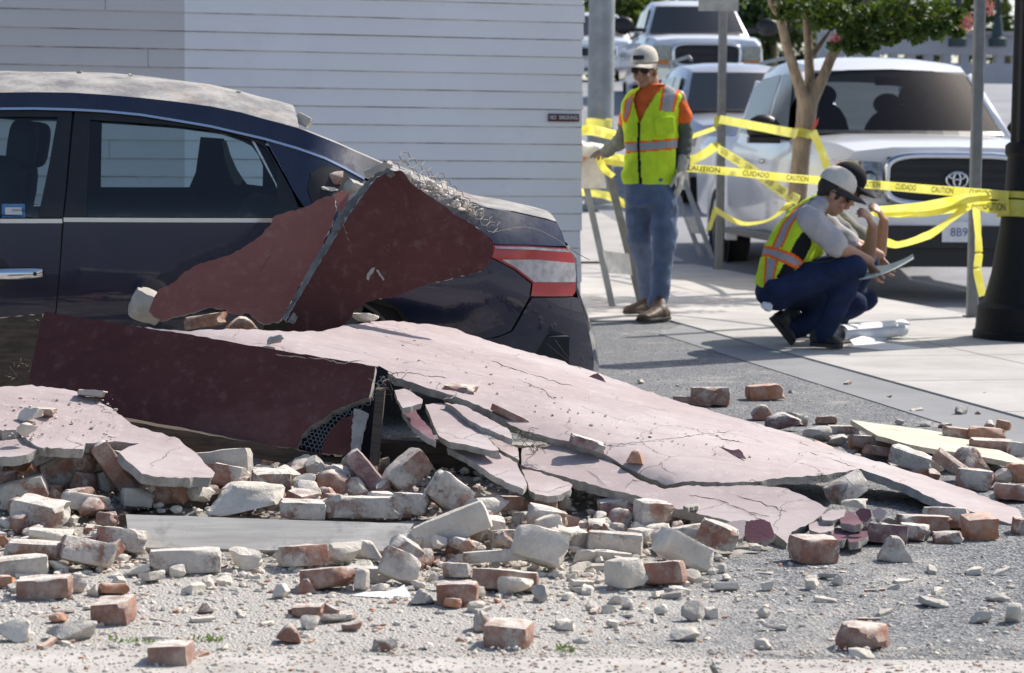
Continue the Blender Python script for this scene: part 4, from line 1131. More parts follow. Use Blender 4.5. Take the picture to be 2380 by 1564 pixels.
def lump(cx, yb, w, h, kind, mat, rot=(0, 0, 0), up=0.0, dp=None, label=None, d=None, group=None):
    rr = random.Random(1000 + NB[0]); NB[0] += 1
    base = W(cx, yb, d) if d else (mound_hit(cx, yb) if up == 0 else G(cx, yb, up))
    s = base.y / F
    ww, hh = w * s, h * s
    if dp is None: dp = min(max(hh * 1.5, .06), .105) if kind in ('full', 'half', 'wedge') else (ww + hh) * .45
    me = rubble_mesh(kind, (ww, dp, hh), rr)
    rot = (rot[0] + rr.uniform(-11, 3), rot[1] + rr.uniform(-5, 5), rot[2] + rr.uniform(-11, 11))
    rm = (Matrix.Rotation(R(rot[2]), 3, 'Z') @ Matrix.Rotation(R(rot[1]), 3, 'Y') @ Matrix.Rotation(R(rot[0]), 3, 'X'))
    co = [rm @ v.co for v in me.vertices]
    mnz = min(q.z for q in co); mny = min(q.y for q in co)
    me.materials.append(M_BRICK[mat])
    nm = 'mortar_chunk' if mat in 'cg' else ('brick' if kind == 'full' else 'brick_fragment')
    o = bpy.data.objects.new(nm, me)
    o.location = Vector((base.x, base.y - mny * .85, base.z - mnz - .003))
    o.rotation_euler = rm.to_euler()
    link(o)
    return tag(o, label, 'mortar' if mat in 'cg' else 'brick', group)
B = [
# --- left foreground
(98, 1397, 128, 52, 'full', 'b', (0, 0, -8), 0, None, 'brown dusty brick at lower left with a mortar-caked right end'),
(42, 1344, 125, 44, 'full', 'w', (0, 0, 3), 0, None, 'whitened brick cut by the left edge of the view, above the brown one'),
(257, 1456, 90, 56, 'full', 'r', (0, 0, 4), 0, .1, 'red half brick with a white mortar stripe, alone on the dust at left'),
(391, 1563, 100, 60, 'full', 'b', (0, 0, 0), 0, .1, 'brown brick on the concrete apron, nearest the camera'),
(470, 1543, 42, 28, 'chunk', 'o', (0, 0, 20), 0, None, 'orange brick lump right beside the nearest brown brick'),
(424, 1340, 168, 58, 'full', 'w', (0, 0, 2), 0, None, 'long whitened brick under the middle of the grey plank'),
(276, 1296, 120, 56, 'half', 'w', (0, 8, 14), 0, None, 'mortar-caked brick under the left end of the grey plank'),
(192, 1336, 120, 60, 'half', 'w', (0, 14, 24), 0, None, 'tilted whitened brick left of the grey plank end'),
(78, 1300, 128, 38, 'half', 'w', (0, -2, 6), .03, None, 'flat mortar-covered brick left of the grey plank, lower of two'),
(116, 1262, 108, 28, 'half', 'c', (0, 4, 0), .06, None, 'pale rough mortar slab lying over the flat brick at left'),
(48, 1186, 112, 58, 'full', 'w', (0, -14, 12), 0, None, 'large pale brick leaning at the left edge under the pink slab'),
(84, 1152, 60, 46, 'full', 'm', (0, 10, 20), 0, None, 'reddish brick behind the large pale leaning brick'),
(84, 1236, 122, 62, 'half', 'w', (10, 12, -10), 0, None, 'pale block with a sunlit patch at the left edge'),
(192, 1203, 112, 42, 'full', 'w', (0, 14, 16), 0, None, 'shaded pale brick above the dark slanting plank'),
(160, 1150, 136, 72, 'half', 'm', (0, -24, 14), 0, None, 'lump of brickwork with a red end under the pink slab'),
(262, 1166, 150, 44, 'full', 'b', (0, 52, 10), 0, None, 'brown brick standing steeply on end under the pink slab'),
(310, 1140, 90, 60, 'half', 'g', (0, 30, 0), 0, None, 'grey mortar piece behind the steep brown brick'),
(399, 1172, 56, 46, 'full', 'o', (0, 3, 8), 0, None, 'orange-faced brick end in the shade below the pink slab tip'),
(350, 1176, 40, 48, 'wedge', 'c', (0, 12, 0), 0, None, 'sunlit mortar sliver standing left of the orange-faced brick'),
(310, 1187, 70, 46, 'half', 'g', (0, 0, 10), 0, None, 'grey block in shade left of the sunlit mortar sliver'),
(504, 1134, 158, 74, 'full', 'g', (0, -4, -4), 0, None, 'big grey concrete block under the pink slab tip'),
(568, 1200, 164, 62, 'chunk', 'c', (0, -4, 10), 0, None, 'craggy white mortar boulder above the middle of the grey plank'),
(563, 1328, 74, 50, 'chunk', 'c', (0, 0, 0), 0, None, 'white mortar lump below the grey plank, next to the long whitened brick'),
(10, 1369, 40, 28, 'half', 'o', (0, 0, 0), 0, None, 'orange brick end peeping in at the left edge'),
(256, 1388, 54, 22, 'half', 'o', (0, 4, 14), 0, None, 'orange brick piece just behind the striped half brick'),
(217, 1388, 28, 30, 'chunk', 'c', (0, 0, 0), 0, None, 'pale lump touching the orange piece behind the striped half brick'),
(147, 1497, 124, 40, 'chunk', 'g', (0, -8, 4), 0, .08, 'long grey mortar lump on the dust at lower left'),
(24, 1494, 74, 56, 'chunk', 'c', (0, 0, 0), 0, None, 'large rough mortar lump at the lower left edge'),
(138, 1450, 46, 28, 'chunk', 'o', (0, 0, 0), 0, None, 'orange brick lump between the mortar lumps and the striped half brick'),
(474, 1428, 42, 22, 'wedge', 'm', (0, 0, 0), 0, None, 'small pinkish pointed fragment alone on the dust'),
(132, 1335, 48, 30, 'chunk', 'c', (0, 20, 0), 0, None, 'white chip leaning on the right of the left edge brick'),
(406, 1344, 48, 28, 'chunk', 'c', (0, 0, 0), 0, None, 'pale chip in front of the long whitened brick'),
(518, 1361, 38, 18, 'half', 'c', (0, 0, 10), 0, None, 'flat pale tile-like chip right of the long whitened brick'),
(184, 1381, 38, 36, 'chunk', 'c', (0, 0, 0), 0, None, 'pale lump against the end of the brown dusty brick'),
# --- middle
(695, 1331, 92, 50, 'full', 'w', (0, 3, 38), 0, .13, 'whitened brick turned cornerwise below the grey plank'),
(760, 1378, 132, 48, 'half', 'r', (0, 0, 3), 0, None, 'red brick with a crumbled right end in the middle foreground'),
(710, 1381, 54, 38, 'wedge', 'm', (0, 0, 10), 0, .05, 'three-cornered red and white piece in front of the crumbled red brick'),
(845, 1356, 78, 36, 'full', 'w', (0, 0, 4), 0, None, 'whitened brick end behind the crumbled red brick'),
(926, 1364, 92, 70, 'half', 'w', (-20, 24, 6), 0, .04, 'pinkish tilted brick face right of the crumbled red brick'),
(938, 1322, 72, 52, 'half', 'w', (0, 40, 10), 0, None, 'broken brick tilted behind the pinkish brick face'),
(796, 1316, 98, 42, 'chunk', 'c', (0, -14, 0), 0, None, 'white mortar lump in front of the grey plank'),
(848, 1306, 100, 40, 'wedge', 'c', (-10, 10, 0), 0, .04, 'thin pale shard leaning on the face of the grey plank'),
(840, 1377, 46, 48, 'chunk', 'c', (0, 0, 0), 0, None, 'white stone beside the crumbled end of the red brick'),
(884, 1377, 42, 20, 'chunk', 'c', (0, 0, 0), 0, None, 'small white stone above the scrap of paper'),
(980, 1408, 58, 34, 'wedge', 'g', (0, 0, 0), 0, None, 'grey shard between the paper scrap and a red brick'),
(1063, 1410, 98, 52, 'full', 'r', (0, 0, -6), 0, None, 'red brick with a pale right end, right of the paper scrap'),
(1060, 1347, 62, 34, 'full', 'm', (0, 0, -14), 0, None, 'brick end showing behind the red brick by the paper'),
(1174, 1380, 156, 46, 'full', 'b', (0, 3, 2), 0, None, 'long brick with white top and brown face in the centre'),
(1150, 1316, 150, 28, 'full', 'w', (0, 0, 3), .02, None, 'whitened brick lying behind the long white-topped brick'),
(1048, 1292, 186, 70, 'full', 'c', (0, -19, 10), 0, .11, 'large tilted mortar-coated block right of the grey plank'),
(1134, 1228, 96, 66, 'chunk', 'c', (0, -24, 0), 0, None, 'rough mortar crust behind the large tilted block'),
(1180, 1278, 86, 42, 'full', 'w', (0, 0, 4), 0, None, 'whitened brick with two grey pebbles on top'),
(1105, 1288, 40, 26, 'chunk', 'c', (0, 0, 0), .02, None, 'small white cube-like lump below the large tilted block'),
(1195, 1389, 80, 42, 'chunk', 'c', (0, -5, 0), 0, None, 'cleft white mortar lump in front of the white-topped brick'),
(944, 1152, 104, 62, 'full', 'm', (0, -36, 16), 0, None, 'red and white brick tilted high in the shade'),
(953, 1206, 82, 52, 'half', 'w', (0, 4, 0), 0, None, 'bluish white block under the tilted red and white brick'),
(850, 1209, 158, 50, 'half', 'w', (0, 2, 4), 0, None, 'wide pale brick with a half sunlit top above the grey plank'),
(702, 1206, 108, 40, 'full', 'w', (0, 1, 0), 0, None, 'pale brick directly on the grey plank top, left of the wide one'),
(820, 1153, 84, 42, 'wedge', 'w', (0, 0, 0), 0, None, 'pale peaked piece behind the wide half sunlit brick'),
(846, 1147, 108, 40, 'full', 'p', (0, 48, 8), 0, None, 'dark brick sliding down from the torn maroon panel'),
(1042, 1206, 100, 74, 'full', 'w', (0, 32, 14), 0, None, 'bluish shaded brick leaning right of the bluish white block'),
(756, 1150, 78, 44, 'half', 'm', (0, 0, 20), 0, None, 'brown stained brick deep in shade behind the plank'),
(703, 1162, 64, 26, 'wedge', 'w', (0, 0, 0), 0, None, 'peaked grey piece in shade left of the brown stained brick'),
(626, 1162, 90, 66, 'full', 'b', (0, 2, 12), 0, None, 'dark brown brick in shade under the maroon panel, left of two'),
(720, 1108, 90, 44, 'full', 'b', (0, 6, -6), 0, None, 'dark brown brick in shade under the maroon panel, right of two'),
(1160, 1190, 120, 34, 'full', 'r', (0, 4, 8), 0, None, 'dark red brick in deep shade under the pink shards'),
(1255, 1195, 80, 30, 'full', 'b', (0, 0, -8), 0, None, 'dim brown brick in deep shade under the rounded pink shard'),
(714, 1438, 72, 28, 'half', 'r', (0, 0, -4), 0, None, 'flat red fragment with a white top in the small red cluster'),
(768, 1447, 38, 36, 'chunk', 'r', (0, 0, 0), 0, None, 'upright red lump in the small red cluster'),
(720, 1466, 50, 36, 'chunk', 'c', (0, 0, 0), 0, None, 'white mortar lump at the front of the small red cluster'),
(802, 1447, 40, 20, 'half', 'm', (0, 0, 0), 0, None, 'pinkish flat fragment right of the small red cluster'),
(820, 1469, 44, 26, 'chunk', 'r', (0, 0, 0), 0, None, 'round red lump at the right of the small red cluster'),
(672, 1499, 66, 40, 'wedge', 'r', (0, 8, 0), 0, .06, 'three-cornered red lump left of the small grass tufts'),
(892, 1516, 68, 38, 'chunk', 'm', (0, 0, 0), 0, None, 'white lump with a red corner behind the grass tuft'),
(1116, 1472, 50, 46, 'wedge', 'm', (0, -16, 0), 0, None, 'pale leaning fragment behind the big pinkish brick'),
(1182, 1511, 108, 58, 'full', 'm', (0, 0, -5), 0, .11, 'big pinkish brick with an orange left end in the centre foreground'),
(1048, 1416, 36, 20, 'half', 'o', (0, 6, 0), 0, None, 'small orange fragment under the red brick by the paper'),
(1103, 1424, 52, 28, 'chunk', 'c', (0, 0, 0), 0, None, 'pale lump right of the small orange fragment'),
(760, 1544, 42, 20, 'chunk', 'c', (0, 0, 0), 0, None, 'white lump on the apron edge left of the grass tuft'),
(654, 1394, 46, 30, 'chunk', 'c', (0, 0, 0), 0, None, 'pale lump left of the three-cornered red and white piece'),
# --- right of centre
(1256, 1338, 130, 84, 'half', 'c', (-6, 14, 8), 0, .1, 'large mortar-faced block right of centre, darkest on its cracked top'),
(1294, 1242, 100, 34, 'full', 'm', (0, 8, 6), 0, None, 'pinkish brick behind the large mortar-faced block'),
(1336, 1284, 54, 50, 'half', 'w', (0, 0, 20), 0, None, 'pale brick end beside the large mortar-faced block'),
(1430, 1297, 132, 54, 'full', 'w', (0, 2, -3), 0, None, 'clean whitened brick facing front, right of centre'),
(1374, 1234, 64, 16, 'full', 'w', (0, 3, 0), 0, None, 'white brick top glimpsed behind the clean whitened brick'),
(1444, 1238, 78, 48, 'wedge', 'm', (0, 4, 20), 0, None, 'reddish peaked fragment below the pink front slab'),
(1518, 1241, 80, 70, 'half', 'w', (0, 10, 20), 0, .1, 'pinkish white cube-like brick below the pink front slab'),
(1436, 1202, 88, 38, 'half', 'p', (0, -10, 0), 0, None, 'dark shaded piece behind the reddish peaked fragment'),
(1580, 1281, 132, 44, 'half', 'w', (0, -6, 4), 0, None, 'mortar-stained brick right of the clean whitened brick'),
(1590, 1340, 132, 66, 'half', 'c', (-8, 26, 10), 0, .09, 'ridged mortar slab tilted to the right'),
(1672, 1292, 86, 60, 'half', 'w', (0, 16, -20), 0, .1, 'pale brick with a pink face at the end of the rubble'),
(1456, 1375, 76, 70, 'half', 'c', (0, 0, 24), 0, .09, 'blocky white mortar cube left of a tilted red brick'),
(1546, 1370, 98, 54, 'full', 'r', (0, -10, -14), 0, None, 'red brick with white mortar crust, tilted, right of the mortar cube'),
(1372, 1313, 74, 34, 'chunk', 'c', (0, 0, 0), 0, None, 'white lump below the clean whitened brick'),
(1383, 1328, 70, 14, 'half', 'g', (0, -3, 0), 0, None, 'flat grey sliver below the clean whitened brick'),
(1428, 1312, 90, 26, 'half', 'c', (0, 6, 0), 0, None, 'flat pale strip above the blocky mortar cube'),
(1256, 1402, 44, 36, 'chunk', 'g', (0, 0, 0), 0, None, 'grey lump right of the cleft white lump'),
(1436, 1406, 50, 26, 'chunk', 'c', (0, 0, 0), 0, None, 'pale lump in front of the blocky mortar cube, upper one'),
(1458, 1418, 38, 22, 'chunk', 'c', (0, 0, 0), 0, None, 'pale lump in front of the blocky mortar cube, lower one'),
(1412, 1427, 40, 26, 'chunk', 'c', (0, 0, 0), 0, None, 'pale lump below and left of the blocky mortar cube'),
(1372, 1422, 28, 24, 'chunk', 'c', (0, 0, 0), 0, None, 'small round pale stone left of its two neighbours on the gravel'),
(1537, 1430, 36, 24, 'chunk', 'c', (0, 0, 0), 0, None, 'lone pale stone below the tilted red brick'),
(1616, 1447, 54, 46, 'chunk', 'g', (0, 0, 0), 0, None, 'dark grey rough lump on the gravel right of centre'),
(1655, 1440, 28, 26, 'half', 'c', (0, 0, 0), 0, None, 'pale square chip touching the dark grey lump'),
(1600, 1492, 76, 36, 'chunk', 'c', (0, -6, 0), 0, None, 'broad white stone on the gravel below the dark grey lump'),
(1426, 1460, 30, 22, 'chunk', 'c', (0, 0, 0), 0, None, 'lone pale pebble-like lump in the middle of the gravel'),
(1355, 1496, 34, 20, 'chunk', 'c', (0, 0, 0), 0, None, 'pale stone right of the big pinkish brick'),
(1312, 1468, 34, 22, 'half', 'c', (0, 0, 0), 0, None, 'pale chip above right of the big pinkish brick'),
(1773, 1511, 46, 26, 'chunk', 'c', (0, 0, 0), 0, None, 'pair-like white stone near the apron, left of the last red brick'),
(1778, 1439, 34, 28, 'chunk', 'c', (0, 0, 0), 0, None, 'white stone on the gravel above the pair-like stone'),
(1785, 1375, 40, 22, 'chunk', 'c', (0, 0, 0), 0, None, 'flat white stone on the gravel with a dark twig'),
(1757, 1281, 32, 18, 'chunk', 'c', (0, 0, 0), 0, None, 'small white stone under the hexagonal purple shard'),
# --- right
(1896, 1312, 100, 62, 'full', 'm', (0, 0, 26), 0, .1, 'white and red brick set cornerwise on the gravel at the slab end'),
(2082, 1307, 88, 58, 'wedge', 'w', (0, 4, 10), 0, .07, 'three-cornered pale half brick on the gravel at right'),
(2283, 1257, 76, 54, 'full', 'o', (0, 0, -3), 0, None, 'orange brick under the tip of the long slab'),
(2060, 1270, 108, 46, 'full', 'p', (0, 4, 3), 0, None, 'purple-faced brick beside the broken purple mosaic'),
(2128, 1261, 66, 38, 'half', 'w', (0, 6, 0), 0, None, 'white broken brick right of the purple-faced brick'),
(2152, 1246, 118, 44, 'half', 'm', (0, 4, 5), 0, None, 'reddish dusty brick under the right end of the long slab'),
(2206, 1235, 104, 50, 'full', 'w', (0, 3, -4), 0, None, 'grey shaded brick behind the reddish dusty brick'),
(2204, 1264, 64, 26, 'half', 'm', (0, 0, 0), 0, None, 'low reddish fragment in front of the reddish dusty brick'),
(2014, 1516, 106, 58, 'half', 'r', (0, 4, -18), 0, .11, 'red-brown brick with a rounded end near the apron at right'),
(2008, 1545, 70, 32, 'chunk', 'c', (0, 0, 0), 0, None, 'white stone against the apron under the last red-brown brick'),
(2278, 1451, 54, 30, 'chunk', 'c', (0, 0, 0), 0, None, 'rounded white stone on the gravel at far right, left one'),
(2358, 1451, 54, 40, 'chunk', 'c', (0, 0, 0), 0, None, 'larger white stone at the right edge of the gravel'),
(2322, 1400, 56, 22, 'chunk', 'g', (0, 0, 0), 0, None, 'grey flat-bottomed stone at right above the white ones'),
(2176, 1414, 66, 16, 'half', 'g', (0, 6, 0), 0, .06, 'flat dark slate-like shard on the gravel at right'),
(1945, 1362, 30, 24, 'chunk', 'c', (0, 0, 0), 0, None, 'angular white stone below the cornerwise brick, right one'),
(1888, 1374, 30, 38, 'chunk', 'c', (0, 0, 0), 0, None, 'angular white stone below the cornerwise brick, left one'),
(2080, 1372, 34, 18, 'chunk', 'c', (0, 0, 0), 0, None, 'white stone below the three-cornered half brick'),
(2268, 1338, 38, 14, 'half', 'c', (0, -6, 0), 0, None, 'small pale bar-like chip at right on the gravel'),
(2376, 1244, 36, 40, 'half', 'm', (0, 0, 0), 0, None, 'reddish brick end at the right edge below the slab tip'),
(1974, 1176, 92, 46, 'half', 'w', (0, -22, 22), .03, None, 'grey brick with a red end propping the long slab'),
(1992, 1184, 76, 24, 'chunk', 'c', (0, 0, 0), .06, None, 'white chunk lying over the purple mosaic'),
(2075, 1222, 60, 20, 'chunk', 'g', (0, 10, 0), .02, None, 'grey flat lump in the shade under the long slab'),
# --- behind the slab, on the asphalt
(1653, 946, 92, 44, 'full', 'm', (0, 0, -4), 0, None, 'red brick with white edges on the asphalt behind the slab, left one', ),
(1780, 932, 86, 36, 'half', 'o', (0, 0, 6), 0, None, 'red-faced brick on the asphalt behind the slab, right one'),
(1610, 946, 92, 22, 'full', 'b', (0, 4, 0), 0, None, 'brick lying flat against the back edge of the slab'),
(1774, 979, 64, 36, 'wedge', 'm', (0, 0, 0), 0, None, 'peaked red fragment behind the slab, below the two asphalt bricks'),
(1826, 1004, 84, 36, 'chunk', 'p', (0, 0, 0), 0, None, 'purplish round lump at the back edge of the slab'),
(1850, 991, 56, 24, 'half', 'm', (0, 14, 0), 0, None, 'dark red piece behind the purplish round lump'),
(1894, 1028, 70, 34, 'chunk', 'w', (0, 0, 0), 0, None, 'pale pinkish lump at the slab edge left of the plywood'),
(1952, 1038, 54, 30, 'chunk', 'w', (0, -10, 0), 0, None, 'pale ridged lump at the slab edge under the plywood corner'),
(1922, 988, 48, 18, 'half', 'b', (0, 0, 0), 0, None, 'small brown brick end on the asphalt left of the plywood'),
(1964, 1009, 76, 20, 'half', 'w', (0, 0, 0), 0, None, 'dusty brick just left of the plywood corner'),
(2044, 1053, 136, 34, 'full', 'b', (0, 1, 2), .02, None, 'long white-topped brick in front of the plywood'),
(2050, 1070, 86, 22, 'half', 'r', (0, 6, 0), .01, None, 'dark red brick strip in front of the long white-topped brick'),
(2134, 1104, 118, 40, 'half', 'w', (0, 8, -24), .01, None, 'pale wedge-ended brick beside the slab below the plywood'),
(2220, 1128, 110, 30, 'full', 'm', (30, 34, 0), .01, .03, 'thin red tile leaning right below the plywood'),
(2258, 1104, 92, 58, 'wedge', 'm', (0, 6, 20), .03, None, 'three-cornered brick standing against the plywood'),
(2272, 1143, 84, 48, 'half', 'm', (0, 6, -10), .0, None, 'grey and red rough block at the slab edge, right side'),
(2370, 1125, 44, 46, 'half', 'o', (0, 0, 10), .02, None, 'orange brick at the right edge below the plywood'),
(2358, 1170, 78, 38, 'full', 'm', (0, 2, 0), .0, None, 'reddish brick at the right edge above the slab tip'),
(2338, 1124, 52, 28, 'chunk', 'c', (0, 0, 0), .02, None, 'white lump left of the orange brick at the right edge'),
(2238, 1020, 84, 22, 'full', 'm', (0, 3, 6), .04, None, 'dusty brick behind the plywood, left of a crumbled one'),
(2298, 1024, 84, 28, 'half', 'o', (0, 0, -4), .04, None, 'crumbled orange brick behind the plywood'),
(2308, 1052, 98, 30, 'full', 'b', (0, 3, 0), .03, None, 'brown brick under the right part of the plywood'),
(2368, 1066, 40, 34, 'half', 'w', (0, 0, 0), .02, None, 'whitish brick at the right edge beside the plywood end'),
(2320, 1164, 52, 22, 'chunk', 'c', (0, 0, 0), .0, None, 'white rubble lump between the slab tip and the right edge bricks'),
(2236, 966, 32, 22, 'chunk', 'g', (0, 0, 0), 0, None, 'grey stone alone on the asphalt above the plywood'),
(2148, 993, 30, 14, 'chunk', 'g', (0, 0, 0), 0, None, 'small dark stone behind the middle of the plywood'),
(2196, 996, 34, 16, 'chunk', 'b', (0, 0, 0), 0, None, 'small brownish stone behind the plywood, right of the dark one'),
(2092, 988, 20, 14, 'chunk', 'g', (0, 0, 0), 0, None, 'little grey stone behind the left part of the plywood'),
]
for b in B:
    cx_, yb, w_, h_, kind, mt, rot, up_, dp_, lab = b
    lump(cx_, yb, w_, h_, kind, mt, rot, up_, dp_, lab)
# pieces lying on the slabs, against the car or in the broken window
def on(fit, cx_, yb, w_, h_, kind, mt, rot, lab, dd=-.02, dp_=None):
    return lump(cx_, yb, w_, h_, kind, mt, rot, 0, dp_, lab, d=fit(cx_, yb) + dd)
on(fitP1, 1478, 1078, 44, 30, 'wedge', 'o', (0, 6, 0), 'orange brick lump sitting on the long pink slab')
on(fitP1, 1364, 1054, 84, 24, 'half', 'p', (0, 20, 0), 'purplish brick strip along the crack of the long slab')
on(fitP1, 1072, 940, 78, 44, 'half', 'r', (0, 8, 0), 'dark red brick poking up behind the edge of the long slab', .12)
on(fitP1, 1186, 995, 98, 16, 'full', 'r', (0, 22, 0), 'thin red brick edge showing through the crack in the long slab', .05)
on(fitP1, 640, 801, 42, 22, 'chunk', 'g', (0, 0, 0), 'grey stone in the shadow at the top of the long slab', -.05)
on(fitP1, 845, 748, 66, 22, 'chunk', 'c', (0, 0, 0), 'pale rubble lump between the leaning maroon shard and the car', .0)
on(fitS4, 66, 978, 56, 30, 'chunk', 'c', (0, -10, 0), 'pale mortar lump on the left pink slab', -.03)
on(fitS4, 102, 966, 52, 16, 'half', 'm', (0, 0, 0), 'small brick piece with a red end on the left pink slab', -.03)
on(fitS4, 208, 925, 62, 14, 'half', 'g', (0, 2, 0), 'flat grey stucco flake at the shaded top of the left pink slab', -.04)
on(fitS4, 60, 1012, 40, 30, 'chunk', 'c', (0, 0, 0), 'pale lump at the broken left edge of the left pink slab', -.06)
lump(336, 757, 72, 74, 'half', 'g', (0, 20, 0), 0, .14, 'rounded grey concrete chunk between the car door and the lighter maroon shard', d=8.86)
lump(472, 766, 90, 30, 'half', 'r', (0, -8, 0), 0, .1, 'brown brick under the broken foot of the lighter maroon shard, left one', d=8.86)
lump(560, 768, 84, 30, 'wedge', 'r', (0, 0, 0), 0, .1, 'orange-brown brick under the broken foot of the lighter maroon shard, right one', d=8.88)
lump(762, 437, 74, 36, 'half', 'r', (0, -6, 0), 0, .1, 'red brick stuffed in the broken rear side window', d=9.4)
lump(762, 452, 76, 22, 'chunk', 'c', (0, -6, 0), 0, .12, 'splintered pale rubble in the broken rear side window', d=9.37)
lump(820, 455, 54, 34, 'chunk', 'g', (0, -30, 0), 0, .1, 'grey rubble lump between the shards and the car pillar', d=9.1)
lump(880, 412, 66, 18, 'half', 'g', (0, -24, 0), 0, .08, 'grey mortar sliver on the top corner of the leaning maroon shard', d=8.95)
lump(704, 296, 36, 24, 'half', 'g', (0, 34, 0), 0, .1, 'grey rubble lump on the torn rear end of the car roof', d=9.6)
for i, (x, y) in enumerate(((555, 214), (411, 232), (183, 170), (303, 176))):
    lump(x, y, 12, 6, 'chunk', 'g', (0, 0, 0), 0, None, ('tiny pebble on the dusty car roof, ' + ('nearest the rear end', 'on the near side', 'leftmost on the far edge', 'middle of the far edge')[i]), d=9.75, group='pebbles on the car roof')
# crumbled mortar heap caught by the wire on the trunk lid
rr = random.Random(77)
ORD = 'first second third fourth fifth sixth seventh eighth ninth tenth eleventh twelfth thirteenth fourteenth fifteenth sixteenth seventeenth eighteenth'.split()
for i in range(18):
    t = i / 17; x = 950 + t * 165 + rr.uniform(-3, 3); yt = 408 + t * 75; y = yt + rr.uniform(2, 26)
    lump(x, y, rr.uniform(18, 34), rr.uniform(12, 22), 'chunk', rr.choice('ccgcwm'), (rr.uniform(-30, 30), rr.uniform(-30, 30), rr.uniform(0, 90)), 0, None, ORD[i] + ' crumbled lump from the left caught by the wire on the trunk lid', d=9.45 + rr.uniform(-.12, .3), group='crumbled mortar on the trunk lid')
# anonymous fist-sized lumps among the heap
PLANKPX = [(270, 1190), (980, 1210), (950, 1330), (270, 1320)]
HAND = [(b[0], b[1] - b[3] * .5, b[9]) for b in B]
USED = {}
def autolabel(x, y, s, mat, kind):
  for nx, ny, nl in sorted(HAND, key=lambda h: (h[0] - x) ** 2 + 2.2 * (h[1] - y) ** 2)[:9]:
    dx, dy = x - nx, y - ny
    rel = ('right of' if dx > 0 else 'left of') if abs(dx) > abs(dy) * 1.3 else ('in front of' if dy > 0 else 'behind')
    size = 'tiny' if s < 11 else 'small' if s < 22 else 'middling'
    col = {'c': 'pale mortar', 'g': 'grey mortar', 'w': 'whitened brick', 'm': 'stained brick', 'b': 'brown brick', 'r': 'red brick', 'o': 'orange brick', 'p': 'purple brick'}[mat]
    w = nl.replace(',', '').split()[:8]
    while w[-1] in ('a', 'the', 'with', 'at', 'of', 'in', 'on', 'and', 'to', 'under', 'behind', 'by', 'left', 'right', 'below', 'above', 'white', 'red', 'lower', 'grey', 'its', 'pink', 'crumbled', 'long', 'cut', 'set', 'just', 'directly', 'touching', 'lying', 'mortar', 'showing', 'poking'): w.pop()
    lab = f"{size} {col} {'lump' if kind == 'chunk' else 'piece'} {rel} the {' '.join(w)}"
    if lab not in USED: break
  USED[lab] = 1
  return lab
def scatter_lumps(n, region, size, mats, label, group, seed, up=0.0):
    rr = random.Random(seed)
    for _ in range(n):
        x = rr.uniform(region[0], region[2]); y = rr.uniform(region[1], region[3])
        if inside((x, y), PLANKPX): continue
        s = rr.uniform(*size)
        kd = rr.choice(('chunk', 'chunk', 'half')); mt = rr.choice(mats)
        lump(x, y, s * rr.uniform(.9, 1.5), s * rr.uniform(.6, .9), kd, mt, (rr.uniform(-15, 15), rr.uniform(-25, 25), rr.uniform(0, 180)), up, None, autolabel(x, y, s, mt, kd), group=group)
scatter_lumps(34, (0, 1215, 1000, 1330), (34, 64), 'wmmcrb', '', 'broken bricks thrown over the front of the heap', 26)
scatter_lumps(60, (0, 1225, 700, 1385), (14, 34), 'cccwom', 'pale mortar lump among the loose rubble around the grey plank', 'mortar lumps around the grey plank', 11)
scatter_lumps(54, (700, 1265, 1340, 1400), (14, 34), 'cccwom', 'pale mortar lump between the bricks in the centre', 'mortar lumps between the centre bricks', 12)
scatter_lumps(36, (1340, 1285, 1700, 1395), (13, 26), 'cccg', 'pale mortar lump at the right end of the brick heap', 'mortar lumps at the right end of the heap', 13)
scatter_lumps(46, (0, 1085, 600, 1225), (40, 72), 'wbmmro', 'broken brick filling the shaded heap under the left pink slab', 'bricks filling the heap under the left slab', 14)
scatter_lumps(34, (0, 1075, 560, 1180), (38, 74), 'wbmorm', '', 'bricks stacked high under the left slab', 41, .07)
scatter_lumps(30, (520, 1075, 900, 1185), (38, 70), 'wbmwrm', '', 'bricks stacked high under the maroon panel', 42, .07)
scatter_lumps(18, (960, 1215, 1330, 1290), (36, 60), 'wwcm', '', 'broken bricks stacked right of the grey plank', 43, .04)
scatter_lumps(40, (420, 1070, 900, 1215), (38, 66), 'wbmgw', 'broken brick filling the dark heap under the maroon panel', 'bricks filling the heap under the maroon panel', 15)
scatter_lumps(22, (900, 1185, 1330, 1235), (26, 44), 'wbmgw', '', 'bricks filling the dark gap under the pink shards', 25)
scatter_lumps(18, (1300, 1215, 1680, 1275), (28, 46), 'wmcw', 'broken brick filling the heap under the front slab', 'bricks filling the heap under the front slab', 16)
scatter_lumps(22, (1900, 1000, 2380, 1130), (20, 36), 'mobr', 'broken brick piece around the plywood', 'brick pieces around the plywood', 17)
scatter_lumps(60, (30, 1400, 1300, 1535), (8, 17), 'cccgroo', 'small lump scattered on the dusty ground in front of the heap', 'small lumps on the dusty ground', 18)
scatter_lumps(46, (1300, 1330, 2370, 1530), (7, 15), 'cccgr', 'small pale stone scattered on the gravelly asphalt', 'small stones on the gravelly asphalt', 19)
scatter_lumps(16, (1450, 890, 2360, 1000), (6, 12), 'cgrm', 'small crumb on the asphalt behind the slab', 'crumbs on the asphalt behind the slab', 20)
